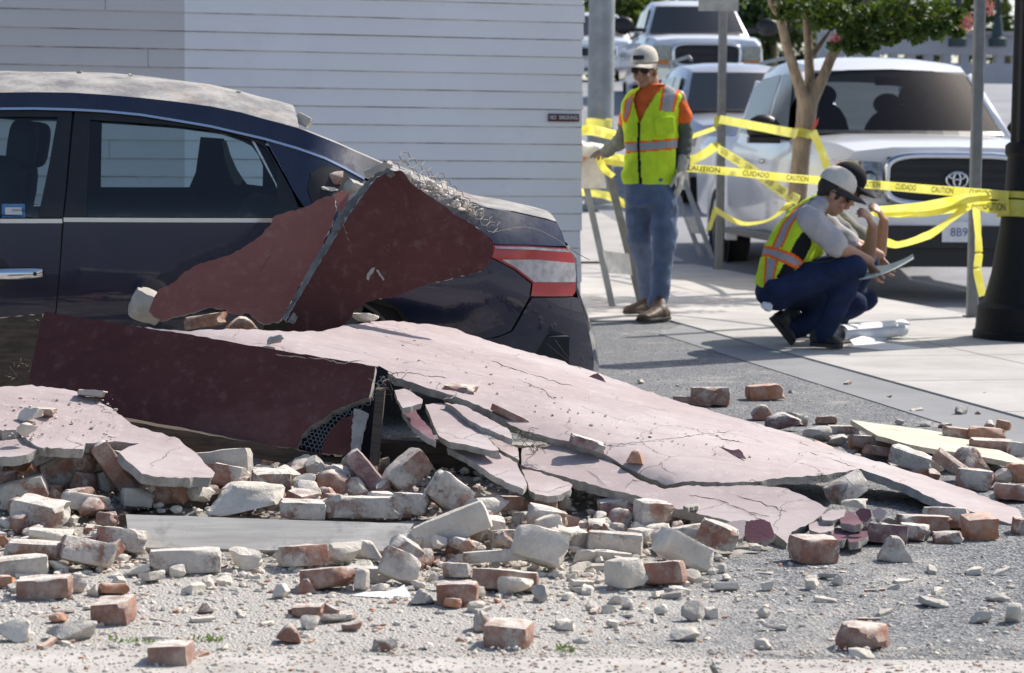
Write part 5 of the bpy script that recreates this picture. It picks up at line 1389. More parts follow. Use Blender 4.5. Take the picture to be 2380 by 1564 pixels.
# ------------------------------------------------------------------ grit nobody could count
def grit(name, n, place, size, mats, label, seed):
    rr = random.Random(seed); V = []; Fc = []; fm = []
    t = (1 + 5 ** .5) / 2
    ico = [Vector(p).normalized() for p in ((-1, t, 0), (1, t, 0), (-1, -t, 0), (1, -t, 0), (0, -1, t), (0, 1, t), (0, -1, -t), (0, 1, -t), (t, 0, -1), (t, 0, 1), (-t, 0, -1), (-t, 0, 1))]
    icf = [(0, 11, 5), (0, 5, 1), (0, 1, 7), (0, 7, 10), (0, 10, 11), (1, 5, 9), (5, 11, 4), (11, 10, 2), (10, 7, 6), (7, 1, 8), (3, 9, 4), (3, 4, 2), (3, 2, 6), (3, 6, 8), (3, 8, 9), (4, 9, 5), (2, 4, 11), (6, 2, 10), (8, 6, 7), (9, 8, 1)]
    for _ in range(n):
        p = place(rr)
        if p is None: continue
        s = size[0] * (size[1] / size[0]) ** (rr.random() ** 2.2)
        q = Matrix.Rotation(rr.uniform(0, 6.28), 3, 'Z') @ Matrix.Rotation(rr.uniform(-.6, .6), 3, 'X')
        sx, sy, sz = s * rr.uniform(.8, 1.5), s * rr.uniform(.7, 1.2), s * rr.uniform(.45, .8); k = len(V)
        for c_ in ico:
            c_ = c_ * rr.uniform(.72, 1.15); V.append(p + q @ Vector((c_.x * sx, c_.y * sy, c_.z * sz)) + Vector((0, 0, sz * .35)))
        Fc += [tuple(i + k for i in f_) for f_ in icf]; m_ = rr.choices(range(len(mats)), [6, 2, 1.2][:len(mats)])[0]; fm += [m_] * 20
    me = mesh(name, V, Fc, mats, fm)
    return tag(from_mesh(name, me, None, (0, 0, 0)), label, 'gravel', kind='stuff')
def pl_front(rr):
    x = rr.uniform(-80, 2420); y = rr.triangular(1290, 1545, 1350)
    if x > 1500 and rr.random() < .55: return None
    p = mound_hit(x, y); p.z += .0; return p
grit('mortar_grit', 7000, pl_front, (.002, .011), [M_MORTAR, M_MORTARD, M_BRICK['o']], 'fine mortar and brick grit over the ground before the heap', 31)
def pl_heap(rr):
    x = rr.uniform(-60, 1680); y = rr.uniform(1080, 1345)
    return None if inside((x, y), PLANKPX[:2] + [(940, 1290), (280, 1285)]) else mound_hit(x, y)
grit('heap_grit', 3600, pl_heap, (.004, .02), [M_MORTAR, M_MORTARD, M_BRICK['m']], 'crumbled mortar between the bricks of the heap', 32)
def pl_apron(rr):
    p = G(rr.uniform(-60, 2420), rr.uniform(1518, 1585)); p.z = .014; return p
grit('apron_grit', 2600, pl_apron, (.0016, .007), [M_MORTAR, M_MORTARD, M_BRICK['o']], 'fine grit on the concrete apron', 33)
def pl_slab(rr):
    if rr.random() < .35:
        x = rr.uniform(-40, 270); y = rr.uniform(925, 1025); return W(x, y, fitS4(x, y) - .008)
    u = rr.random(); x = 900 + u * 1300; yb_ = 762 + (x - 900) * .29; y = yb_ + rr.uniform(10, 120 * (1 - .5 * u)); 
    if rr.random() < .5 or y > 1075 or not inside((x, y), [(890, 750), (1160, 805), (1560, 935), (1950, 1055), (2300, 1170), (2080, 1115), (1900, 1100), (1550, 1120), (1280, 1015), (1041, 912), (900, 850)]): return None
    return W(x, y, fitP1(x, y) - .01)
grit('slab_grit', 620, pl_slab, (.0015, .007), [M_MORTAR, M_MORTARD, M_BRICK['p']], 'grit and chips lying on the pink slabs', 34)
def pl_deck(rr):
    t = rr.random(); return W(945 + t * 175, 404 + t * 78 + rr.uniform(0, 30), 9.45 + rr.uniform(-.12, .3))
grit('trunk_grit', 420, pl_deck, (.004, .016), [M_MORTAR, M_MORTARD, M_BRICK['m']], 'crumbs of mortar spilled over the trunk lid', 36)
def pl_asph(rr): return G(rr.uniform(1400, 2400), rr.uniform(860, 1100))
grit('asphalt_grit', 1100, pl_asph, (.002, .008), [M_MORTAR, M_MORTARD, M_BRICK['r']], 'scattered grit on the asphalt behind the slab', 35)
# scrap of paper
v = []; 
pp = [(814, 1385), (850, 1379), (900, 1374), (925, 1366), (938, 1359), (950, 1374), (958, 1392), (930, 1392), (890, 1394), (850, 1391)]
T(plate('paper_scrap', pp, depth_fit([(814, 1385, G(814, 1385).y), (950, 1390, G(950, 1390).y), (938, 1359, G(938, 1385).y + .05)]), .0015, [M_PAPER, M_PAPER], jag=.5, step=8, grid=14, wav=.01), 'crumpled scrap of white paper on the ground in front of the bricks', 'paper')
# grass tufts in the joint
def grass(px0, px1, py, n, label, seed):
    rr = random.Random(seed); V = []; Fc = []
    for _ in range(n):
        x = rr.triangular(px0, px1, (px0 + px1) / 2); p = G(x, py + rr.uniform(-5, 5) + (x - px0) / (px1 - px0) * 3)
        h = rr.uniform(.004, .013); a = rr.uniform(0, 6.28); l = Vector((math.cos(a), math.sin(a), 0)); s = l.cross(Vector((0, 0, 1))) * .0022
        k = len(V); V += [p - s, p + s, p + l * h * .5 + Vector((0, 0, h * .8)) + s * .6, p + l * h + Vector((0, 0, h))]
        Fc.append((k, k + 1, k + 2, k + 3))
    me = mesh('grass_tuft', V, Fc, M_GRASS)
    tag(from_mesh('grass_tuft', me, None, (0, 0, 0)), label, 'grass', kind='stuff')
grass(240, 400, 1489, 45, 'thin grass in the joint at lower left', 1); grass(440, 530, 1486, 55, 'grass tuft in the joint behind the nearest brown brick', 2); grass(830, 1000, 1535, 260, 'grass tuft in the joint at the centre foreground', 3); grass(1290, 1340, 1510, 60, 'thin grass right of the big pinkish brick', 4)
# ------------------------------------------------------------------ chicken wire
def hexwire(name, region, cell, ang, fit, rad, label, wob=.012, mat=None, seed=1, keep=1.0):
    rr = random.Random(seed); ca, sa = math.cos(ang), math.sin(ang)
    cx_ = sum(p[0] for p in region) / len(region); cy_ = sum(p[1] for p in region) / len(region)
    pts = {}; segs = []
    a = cell / math.sqrt(3); N_ = int(420 / cell) + 2
    def node(i, j, k):
        x = cell * (i + .5 * (j % 2)); y = 1.5 * a * j + (0 if k == 0 else a)
        x += cell * .0
        return (i, j, k), (x, y)
    def world(x, y):
        u = cx_ + x * ca - y * sa; v_ = cy_ + x * sa + y * ca
        u += 6 * noise.noise(Vector((u * .02, v_ * .02, seed))); v_ += 6 * noise.noise(Vector((u * .02, v_ * .02, seed + 9)))
        return u, v_
    mb = MB()
    for i in range(-N_, N_):
        for j in range(-N_, N_):
            x = cell * (i + .5 * (j % 2)); y = 1.5 * a * j
            P0 = (x, y); P1_ = (x, y + a); P2_ = (x + cell / 2, y + 1.5 * a); P3_ = (x - cell / 2, y + 1.5 * a)
            for A_, B_ in ((P0, P1_), (P1_, P2_), (P1_, P3_)):
                ua = world(*A_); ub = world(*B_)
                if inside(ua, region) and inside(ub, region) and rr.random() < keep:
                    pa = W(*ua, fit(*ua) + wob * noise.noise(Vector((ua[0] * .03, ua[1] * .03, 3)))); pb = W(*ub, fit(*ub) + wob * noise.noise(Vector((ub[0] * .03, ub[1] * .03, 3))))
                    mb.tube([pa, pb], rad, 4, caps=False)
    return tag(mb.build(name, mat or M_WIRE, normals=False), label, 'wire mesh')
fw1 = depth_fit([(930, 390, 8.62), (1130, 540, 8.72), (985, 375, 8.9)])
hexwire('chicken_wire', [(900, 395), (916, 362), (935, 348), (952, 350), (985, 372), (1030, 402), (1080, 438), (1120, 474), (1146, 505), (1165, 548), (1138, 545), (1100, 514), (1040, 470), (985, 436), (940, 402)], 21, .75, fw1, .0016, 'torn chicken wire curling over the top of the leaning maroon shard', .05)
hexwire('wire_lath', [(696, 1042), (712, 1003), (750, 974), (800, 946), (860, 920), (885, 870), (900, 880), (880, 930), (830, 958), (792, 975), (770, 1000), (754, 1030), (746, 1054)], 10, .2, lambda x, y: fitD1(x, y) + .022, .0011, 'fine wire lath exposed in the torn corner of the maroon panel', .01, M_STEEL, 2)
hexwire('chicken_wire', [(2350 - 20, 1195), (2360, 1190), (2370, 1200), (2340, 1205)], 20, .3, lambda x, y: 7.2, .001, 'scrap of wire', .01) if False else None
fw2 = depth_fit([(930, 400, 8.8), (1130, 520, 8.9), (1000, 400, 9.1)])
hexwire('chicken_wire', [(905, 400), (925, 372), (960, 372), (1010, 402), (1070, 436), (1120, 480), (1180, 520), (1210, 540), (1150, 535), (1090, 490), (1000, 440)], 22, .7, fw2, .0011, 'second crumpled layer of chicken wire over the rubble on the trunk', .07, None, 5)
rr = random.Random(9)
def strands(name, n, spots, ln, label, seed):
    rr = random.Random(seed); mb = MB()
    for _ in range(n):
        x, y, d = rr.choice(spots); p = W(x + rr.uniform(-14, 14), y + rr.uniform(-8, 8), d)
        q = p + Vector((rr.uniform(-1, 1), rr.uniform(-.6, .2), rr.uniform(-.8, .6))) * ln * rr.uniform(.4, 1)
        m_ = p.lerp(q, .5) + Vector((rr.uniform(-1, 1), rr.uniform(-1, 1), rr.uniform(-1, 1))) * ln * .3
        mb.tube(catmull([p, m_, q], 4), .0008, 4, caps=False)
    return tag(mb.build(name, M_WIRE, normals=False), label, 'wire', kind='stuff')
strands('wire_strands', 40, [(1215, 1012, 7.25), (1230, 1030, 7.2), (1260, 1040, 7.2)], .05, 'loose wire strands in the crack of the long slab', 3)
strands('wire_strands', 26, [(905, 880, 7.3), (890, 900, 7.3)], .05, 'loose wire strands at the torn corner of the maroon panel', 4)
strands('wire_strands', 36, [(60, 850, 7.85), (40, 880, 7.85), (90, 745, 7.85)], .07, 'loose wire strands at the left end of the maroon panel', 5)
strands('wire_strands', 22, [(1760, 1128, 7.1), (1900, 1110, 7.1), (1955, 1105, 7.2)], .04, 'loose wire strands under the long slab edge', 6)
w_ = catmull([W(1146, 540, 8.9), W(1220, 528, 9.0), W(1280, 548, 9.05), W(1330, 582, 9.05), W(1370, 604, 9.0)], 8); v, f = tube(w_, .0014, 5); tag(obj('bent_wire', v, f, M_WIRE), 'single bent wire sticking out past the tail light', 'wire')
for pts, lab in (((1290, 790, 1330, 840, 1385, 872), 'thin wire leaning behind the long slab, upper one'), ((1272, 800, 1310, 830, 1350, 856), 'thin wire leaning behind the long slab, lower one')):
    w_ = catmull([W(pts[0], pts[1], 8.95), W(pts[2], pts[3], 8.9), W(pts[4], pts[5], 8.8)], 6); v, f = tube(w_, .0011, 5); tag(obj('bent_wire', v, f, M_WIRE), lab, 'wire')

# ------------------------------------------------------------------ poles
b0 = G(1392, 577); b0.z = Zt(b0.y)
sp = empty('steel_pole', b0, 0, 'thick round galvanised steel pole beside the clapboard corner', 'pole')
v, f = tube([b0 + zz * .35, b0 + zz * 8.5], [.152, .135], 28); obj('shaft', v, f, M_STEEL, sp, smooth=True, sharp=40)
v, f = tube([b0, b0 + zz * .06, b0 + zz * .07, b0 + zz * .35, b0 + zz * .36], [.24, .24, .17, .165, .15], 28); obj('base', v, f, M_STEEL, sp, smooth=True, sharp=30)
def post(name, foot, wpx, lab, h=3.0, slots=True):
    o = empty(name, foot, 0, lab, 'post'); s = wpx * foot.y / F / 2
    m_ = MB()
    pts = [(-s, -s), (s, -s), (s, s), (-s, s)]; c_ = s * .25
    ring = []
    for x, y in pts: ring += [(x + (c_ if x < 0 else -c_), y), (x, y + (c_ if y < 0 else -c_))] if x * y < 0 else [(x, y + (c_ if y < 0 else -c_)), (x + (c_ if x < 0 else -c_), y)]
    v, f = loft([[foot + Vector((x, y, z_)) for x, y in ring] for z_ in (0, .5, 1.2, h)]); obj('shaft', v, f, M_STEELD, o)
    m_ = MB()
    MB().box(foot + Vector((0, 0, .01)), (s * 3, s * 3, .02)).build('base_plate', M_STEELD, o)
    return o
pA = G(1671, 628); postA = post('sign_post', pA, 19, 'square grey sign post standing behind the yellow tapes, left one', 2.9)
c = W(1670, 8, pA.y - .06); sgb = empty('street_sign', c, 0, 'back of a small pale sign plate on the left grey post', 'sign')
pl = MB().box(c + Vector((0, 0, .05)), (.375, .004, .24)); pl.build('sign_plate', plain('sign_back_aluminium', (.36, .36, .34), .5, .4), sgb)
MB().box(c + Vector((0, -.005, .05)), (.03, .006, .03)).build('bolt', M_STEELD, sgb)
pB = G(2259, 740); postB = post('sign_post', pB, 25, 'square grey post beside the black lamp post, right one', 3.2)
# black lamp post with flared base
b0 = G(2398, 790); bp = empty('black_lamp_post', b0, 0, 'thick black lamp post with flared base at the right edge', 'lamp post')
def octa(c, r, n=16, fl=.0): return [c + Vector((math.cos(2 * math.pi * (i + .5) / n) * r * (1 + fl * (i % 2)), math.sin(2 * math.pi * (i + .5) / n) * r * (1 + fl * (i % 2)), 0)) for i in range(n)]
pr = [(0, .36), (.05, .36), (.06, .345), (.2, .335), (.23, .30), (.4, .255), (.65, .215), (.9, .185), (1.1, .175), (1.12, .19), (1.17, .19), (1.19, .165)]
v, f = loft([octa(b0 + zz * z_, r_, 24, -.02) for z_, r_ in pr]); obj('base', v, f, M_BLACKPOST, bp, smooth=True, sharp=25)
v, f = loft([octa(b0 + zz * z_, r_, 24, -.06) for z_, r_ in ((1.19, .16), (3.4, .15))]); obj('shaft', v, f, M_BLACKPOST, bp)
# ------------------------------------------------------------------ barricades
M_BARR = plain('barricade_white_board', (.62, .6, .55), .6, var=.12)
M_BORANGE = plain('barricade_orange_sheeting', (.75, .17, .04), .5)
def leg(name, a, b, w, mat, parent):
    a, b = Vector(a), Vector(b); e = (b - a).normalized(); s = e.cross(Vector((0, 1, 0))).normalized() * w / 2; t = Vector((0, w * .4, 0))
    return obj(name, [a - s - t, a + s - t, a + s + t, a - s + t, b - s - t, b + s - t, b + s + t, b - s + t], [(0, 1, 2, 3), (7, 6, 5, 4), (0, 4, 5, 1), (1, 5, 6, 2), (2, 6, 7, 3), (3, 7, 4, 0)], mat, parent)
f1 = G(1424, 716); f2 = G(1490, 704)
bar = empty('folding_barricade', f1, 0, 'folding barricade with orange and white board under the standing worker\'s hand', 'barricade')
leg('leg', f1, W(1345, 352, 16.75), .045, M_STEEL, bar); leg('leg', f2, W(1403, 352, 16.75), .055, M_STEELD, bar)
f3 = G(1330, 700); f4 = G(1395, 688)
leg('leg', f3 + Vector((-.4, .6, 0)), W(1300, 352, 16.8), .045, M_STEEL, bar)
def quad(name, q, mat, parent, th=.012):
    q = [Vector(p) for p in q]; n = len(q)
    return obj(name, q + [p + Vector((0, th, 0)) for p in q], [tuple(range(n)), tuple(range(2 * n - 1, n - 1, -1))] + [(i, (i + 1) % n, n + (i + 1) % n, n + i) for i in range(n)], mat, parent)
bd_ = quad('board', [W(1240, 358, 16.7), W(1396, 358, 16.68), W(1410, 438, 16.68), W(1245, 438, 16.7)], M_BARR, bar)
for x in (1270, 1345): quad('stripe', [W(x, 360, 16.66), W(x + 22, 360, 16.66), W(x - 10, 400, 16.66), W(x - 32, 400, 16.66)], M_BORANGE, bd_, .004)
quad('lower_board', [W(1400, 582, 16.72), W(1462, 590, 16.9), W(1470, 640, 16.95), W(1412, 632, 16.75)], M_BARR, bar)
sb = remesh([ellip(W(1362, 346, 16.6), (.16, 0, 0), (0, .12, 0), (0, 0, .045)), ellip(W(1335, 342, 16.6), (.13, 0, 0), (0, .12, 0), (0, 0, .05))], .012, 3, (.02, 14))
tag(obj('sandbag', *sb, M_BARR, smooth=True), 'white sandbag lying over the top of the near barricade', 'sandbag')
g1, g2 = G(1632, 604), G(1658, 606)
bar2 = empty('folding_barricade', g1, 0, 'folded A-frame barricade behind the standing worker\'s arm', 'barricade')
leg('leg', g1, W(1575, 452, g1.y + .25), .05, M_STEEL, bar2); leg('leg', g2, W(1590, 418, g2.y + .25), .05, M_STEEL, bar2)
quad('lower_board', [W(1592, 503, g1.y), W(1625, 507, g1.y), W(1640, 545, g1.y - .05), W(1606, 541, g1.y - .05)], M_BARR, bar2)
quad('board', [W(1560, 400, g1.y + .3), W(1600, 400, g1.y + .3), W(1604, 440, g1.y + .3), W(1563, 440, g1.y + .3)], M_BARR, bar2)
# ------------------------------------------------------------------ caution tape
def tape(pts, label, width=.057, twist=None, text=False, start=.1, group=None, n=10):
    C_ = catmull([W(*p) for p in pts], n)
    K = len(C_); tw = twist or [0.0] * len(pts)
    D_ = []
    for i in range(K):
        t = C_[min(i + 1, K - 1)] - C_[max(i - 1, 0)]; t.normalize()
        u = i / (K - 1) * (len(tw) - 1); a_ = int(min(u, len(tw) - 2)) if len(tw) > 1 else 0; fr_ = u - a_
        th = tw[a_] * (1 - fr_) + (tw[a_ + 1] if len(tw) > 1 else tw[0]) * fr_
        th += .12 * noise.noise(Vector((i * .4, pts[0][0], 0)))
        s = t.cross(Vector((0, 1, 0))); s = s.normalized() if s.length > .05 else Vector((1, 0, 0))
        if s.z < 0: s = -s
        o_ = t.cross(s)
        D_.append((s * math.cos(th) + o_ * math.sin(th)).normalized())
    V = []; 
    for c_, d_ in zip(C_, D_):
        bow = Vector((0, 1, 0)) * .006
        V += [c_ - d_ * width / 2, c_ + bow, c_ + d_ * width / 2]
    Fc = []
    for i in range(K - 1): Fc += [(3 * i, 3 * i + 1, 3 * i + 4, 3 * i + 3), (3 * i + 1, 3 * i + 2, 3 * i + 5, 3 * i + 4)]
    root = empty('caution_tape', C_[0], 0, label, 'tape', group)
    obj('tape_film', V, Fc, M_TAPE, root, smooth=True, normals=False)
    if text:
        acc = [0.0]
        for i in range(1, K): acc.append(acc[-1] + (C_[i] - C_[i - 1]).length)
        u = start; k = 0 if text is True else 1; words = ['CAUTION', 'CUIDADO']
        while u < acc[-1] - .2:
            tv, tf = text_mesh(words[k % 2], width * .85, 'LEFT', .0003)
            wd = max(p.x for p in tv); sx = .24 / wd; vs = []
            for p in tv:
                s = u + p.x * sx
                i = max(1, min(K - 1, next((q for q in range(1, K) if acc[q] >= s), K - 1)))
                fr_ = (s - acc[i - 1]) / max(acc[i] - acc[i - 1], 1e-6)
                vs.append(C_[i - 1].lerp(C_[i], fr_) + D_[i - 1].lerp(D_[i], fr_) * (p.y * 1.05) + Vector((0, -.004, 0)))
            if u + .24 < acc[-1]: obj('lettering', vs, tf, M_INK, root, normals=False)
            u += .24 + .175; k += 1
    return root
tape([(1400, 372, 16.6), (1500, 384, 16.7), (1610, 391, 16.75), (1709, 400, 16.7), (1841, 414, 16.3), (2004, 427, 15.6), (2158, 440, 14.9), (2250, 447, 14.5), (2345, 455, 14.1)], 'taut yellow caution tape with black lettering stretched to the black lamp post', text=True, start=.62)
tape([(1672, 277, 21.25), (1778, 297, 19.8), (1853, 311, 18.45)], 'upper yellow tape from the left sign post to the tree', .075, [.1, .5, .2])
tape([(1668, 345, 21.2), (1737, 388, 20.2), (1811, 440, 19.0), (1856, 466, 18.4)], 'slack diagonal yellow tape from the left sign post down to the tree', .08, [.7, .5, .1, .3], text=True)
tape([(1663, 487, 21.2), (1707, 513, 20.5), (1746, 519, 19.8), (1796, 506, 19.0), (1838, 470, 18.4)], 'sagging yellow tape between the left sign post and the tree', .07, [1.0, .9, .8, .9, .4])
tape([(1664, 484, 21.2), (1655, 512, 21.1), (1646, 536, 21.0)], 'short loose tape end hanging at the left sign post', .06, [.6, 1.0, .9])
tape([(1889, 306, 18.3), (1909, 351, 18.2), (1928, 408, 18.1)], 'yellow tape strip slanting down from the tree trunk', .07, [.5, .7, .6])
tape([(2029, 493, 14.9), (2127, 485, 14.7), (2200, 474, 14.5), (2250, 466, 14.42), (2300, 462, 14.25)], 'wide pale yellow tape bunched behind the crouching workers', .09, [.7, .6, .4, .3, .3])
tape([(2025, 496, 14.95), (2100, 498, 14.8), (2158, 496, 14.6), (2250, 480, 14.45)], 'crinkled yellow tape just under the wide pale one', .06, [1.0, .8, .9, .6])
tape([(2032, 540, 14.9), (2060, 562, 14.85), (2095, 567, 14.8), (2158, 546, 14.6), (2206, 513, 14.5), (2250, 478, 14.42)], 'deeply sagging yellow tape in front of the pickup bumper', .07, [.9, .7, .9, .6, .9, .5])
tape([(2268, 478, 14.45), (2273, 540, 14.45), (2275, 590, 14.44), (2272, 630, 14.44), (2284, 688, 14.4)], 'tape tail hanging straight down beside the right sign post', .05, [.4, .9, .5, .2, .6])
tape([(2268, 466, 14.45), (2297, 480, 14.3), (2345, 482, 14.1)], 'short yellow tape between the right post and the black lamp post', .075, [.4, .2, 0], text=True)
tape([(1350, 303, 16.4), (1375, 302, 16.4), (1414, 311, 16.3), (1460, 322, 16.2)], 'bright twisted tape left of the standing worker', .075, [.5, .2, .4, .6])
tape([(1381, 358, 16.55), (1420, 363, 16.45), (1462, 369, 16.3)], 'tape running from the barricade top behind the standing worker', .05, [.3, .6, .4])
tape([(1392, 362, 16.6), (1402, 390, 16.55), (1426, 410, 16.55)], 'loose tape end on the barricade leg', .06, [.2, .6, .9])
tape([(1352, 446, 17.4), (1395, 451, 17.3), (1425, 460, 17.2), (1456, 477, 17.2)], 'low yellow tape behind the near barricade legs', .06, [.3, .4, .2, .5])
tape([(1600, 320, 21.4), (1662, 298, 21.3)], 'thin yellow tape behind the standing worker\'s elbow, upper one', .05, [.6, .6])
tape([(1590, 378, 21.4), (1630, 362, 21.4), (1662, 340, 21.3)], 'wrinkled yellow tape behind the standing worker\'s forearm, lower one', .09, [.3, .6, .2])
tape([(2288, 777, 14.25), (2320, 781, 14.2), (2368, 786, 14.1)], 'yellow tape scrap on the pavement at the black lamp post base', .05, [1.4, 1.5, 1.4])
def wrap(c, r, label, width=.076, n=20):
    V = []; Fc = []
    for i in range(n + 1):
        q = 2 * math.pi * i / n; p = Vector(c) + Vector((math.cos(q) * r, math.sin(q) * r, .01 * math.sin(q * 2)))
        V += [p - zz * width / 2, p + zz * width / 2]
    for i in range(n): Fc.append((2 * i, 2 * i + 1, 2 * i + 3, 2 * i + 2))
    tag(obj('caution_tape', V, Fc, M_TAPE, smooth=True, normals=False), label, 'tape')
wrap(W(1391, 286, 26.7), .156, 'yellow tape band wrapped round the thick steel pole', .09)
wrap(W(1670, 282, pA.y), .042, 'yellow tape band on the left sign post, upper one', .09)
wrap(W(1670, 340, pA.y), .042, 'yellow tape band on the left sign post, lower one', .07)
wrap(W(2398, 455, b0.y), .2, 'yellow tape band round the black lamp post, upper one', .04)
wrap(W(2398, 486, b0.y), .205, 'yellow tape band round the black lamp post, lower one', .1)
# ------------------------------------------------------------------ street tree
tb = G(1838, 682); tb.z = .01
tree = empty('crape_myrtle_tree', tb, 0, 'young street tree with forked tan trunk and pink blossoms', 'tree')
D0 = tb.y
def wp(x, y, d=0): return W(x, y, D0 + d)
tk = [chain([tb - zz * .05, wp(1842, 560), wp(1858, 406), wp(1864, 338), wp(1872, 286), wp(1877, 236)], [.085, .08, .075, .073, .078, .085]),
      chain([wp(1874, 250), wp(1853, 182, -.05), wp(1828, 104, -.1), wp(1810, 26, -.15), wp(1795, -80, -.2)], [.06, .045, .04, .036, .02]),
      chain([wp(1879, 245), wp(1882, 182, .08), wp(1879, 104, .15), wp(1874, 34, .2), wp(1880, -80, .25)], [.06, .042, .036, .033, .02]),
      chain([wp(1881, 245), wp(1912, 182), wp(1931, 135, .05), wp(1962, 88, .1), wp(1985, 50, .15), wp(2040, -50, .2)], [.06, .045, .042, .036, .03, .015]),
      chain([wp(1880, 140, .1), wp(1905, 105, .2), wp(1930, 70, .3)], [.03, .022, .012]), chain([wp(1962, 88, .1), wp(2030, 60, .0), wp(2110, 35, -.1), wp(2200, 40, -.15), wp(2250, 30, -.15)], [.025, .02, .016, .012, .006]),
      chain([wp(1815, 50, -.12), wp(1790, 10, -.3), wp(1780, -60, -.4)], [.02, .018, .01])]
obj('trunk', *remesh(tk, .012, 2), M_BARK, tree, smooth=True)
rr = random.Random(21); V = []; Fc = []
cl = []
for (x, y, s) in ((1790, -20, 26), (1830, 20, 20), (1800, 30, 18), (1900, 10, 36), (1930, 35, 32), (1960, 20, 36), (1990, 45, 30), (2020, 30, 34), (2050, 55, 28), (1965, 70, 22), (2000, 85, 24), (2030, 95, 20), (2070, 85, 20), (2100, 60, 26), (2130, 75, 24), (2160, 60, 24), (2180, 80, 18), (2200, 60, 22), (2225, 70, 15), (2140, 30, 30), (2080, 20, 34), (2190, 20, 28), (2230, 40, 14), (1940, 105, 12), (1975, 108, 14), (2010, 112, 12), (1895, 50, 18), (1870, 20, 26)):
    for dd in (-.25, .05, .35): cl.append((W(x + rr.uniform(-8, 8), y + rr.uniform(-6, 6), D0 + dd + rr.uniform(-.1, .1)), s * D0 / F))
for i in range(60): cl.append((tb + Vector((.35 + rr.gauss(0, .55), rr.gauss(0, .5), 2.75 + rr.uniform(-.35, 1.1))), rr.uniform(.12, .25)))
for i in range(7500):
    o_, s = rr.choice(cl); dv = Vector((rr.gauss(0, 1), rr.gauss(0, 1), rr.gauss(0, .8))).normalized() * s * rr.random() ** .45; p = o_ + dv
    n_ = (dv.normalized() * .5 + Vector((rr.gauss(0, .6), rr.gauss(0, .6), rr.gauss(.5, .5)))).normalized(); a = n_.orthogonal().normalized(); a.rotate(Matrix.Rotation(rr.uniform(0, 6.28), 3, n_)); b = n_.cross(a); L_ = rr.uniform(.024, .046); k = len(V)
    V += [p - a * L_, p - a * L_ * .2 + b * L_ * .55 + n_ * L_ * .15, p + a * L_, p - a * L_ * .2 - b * L_ * .55 + n_ * L_ * .15]; Fc.append((k, k + 1, k + 2, k + 3))
obj('crown', V, Fc, M_LEAF, tree, normals=False)
def blossom(x, y, r_, n):
    V = []; Fc = []; c = W(x, y, D0 - .3)
    for i in range(n):
        p = c + Vector((rr.gauss(0, 1), rr.gauss(0, 1), rr.gauss(0, 1.3))) * r_ * .5; q = [p + Vector((rr.uniform(-1, 1), rr.uniform(-1, 1), rr.uniform(-1, 1))) * .014 for _ in range(4)]; k = len(V); V += q; Fc.append((k, k + 1, k + 2, k + 3))
    obj('blossom', V, Fc, M_FLOWER, tree, normals=False)
blossom(2251, 52, .05, 160); blossom(2296, 16, .05, 130); blossom(1940, 92, .035, 60)
M_RIB = cloth('red_ribbon', (.6, .12, .08))
T(plate('red_tag', [(1932, 100), (1940, 80), (1952, 78), (1948, 92), (1938, 106)], depth_fit([(1940, 90, D0 - .1), (1950, 90, D0 - .1), (1940, 80, D0 - .08)]), .003, [M_RIB, M_RIB], jag=.3, step=6, grid=10), 'faded red tag fluttering in the tree fork', 'tag')
T(plate('red_tag', [(1888, 300), (1892, 284), (1904, 272), (1900, 288), (1893, 302)], depth_fit([(1890, 290, D0 - .12), (1900, 290, D0 - .12), (1890, 280, D0 - .1)]), .003, [M_RIB, M_RIB], jag=.3, step=6, grid=10), 'small red ribbon tied on the tree trunk above the tape', 'tag')
wrap(W(1868, 310, D0), .088, 'yellow tape band round the tree trunk', .07)

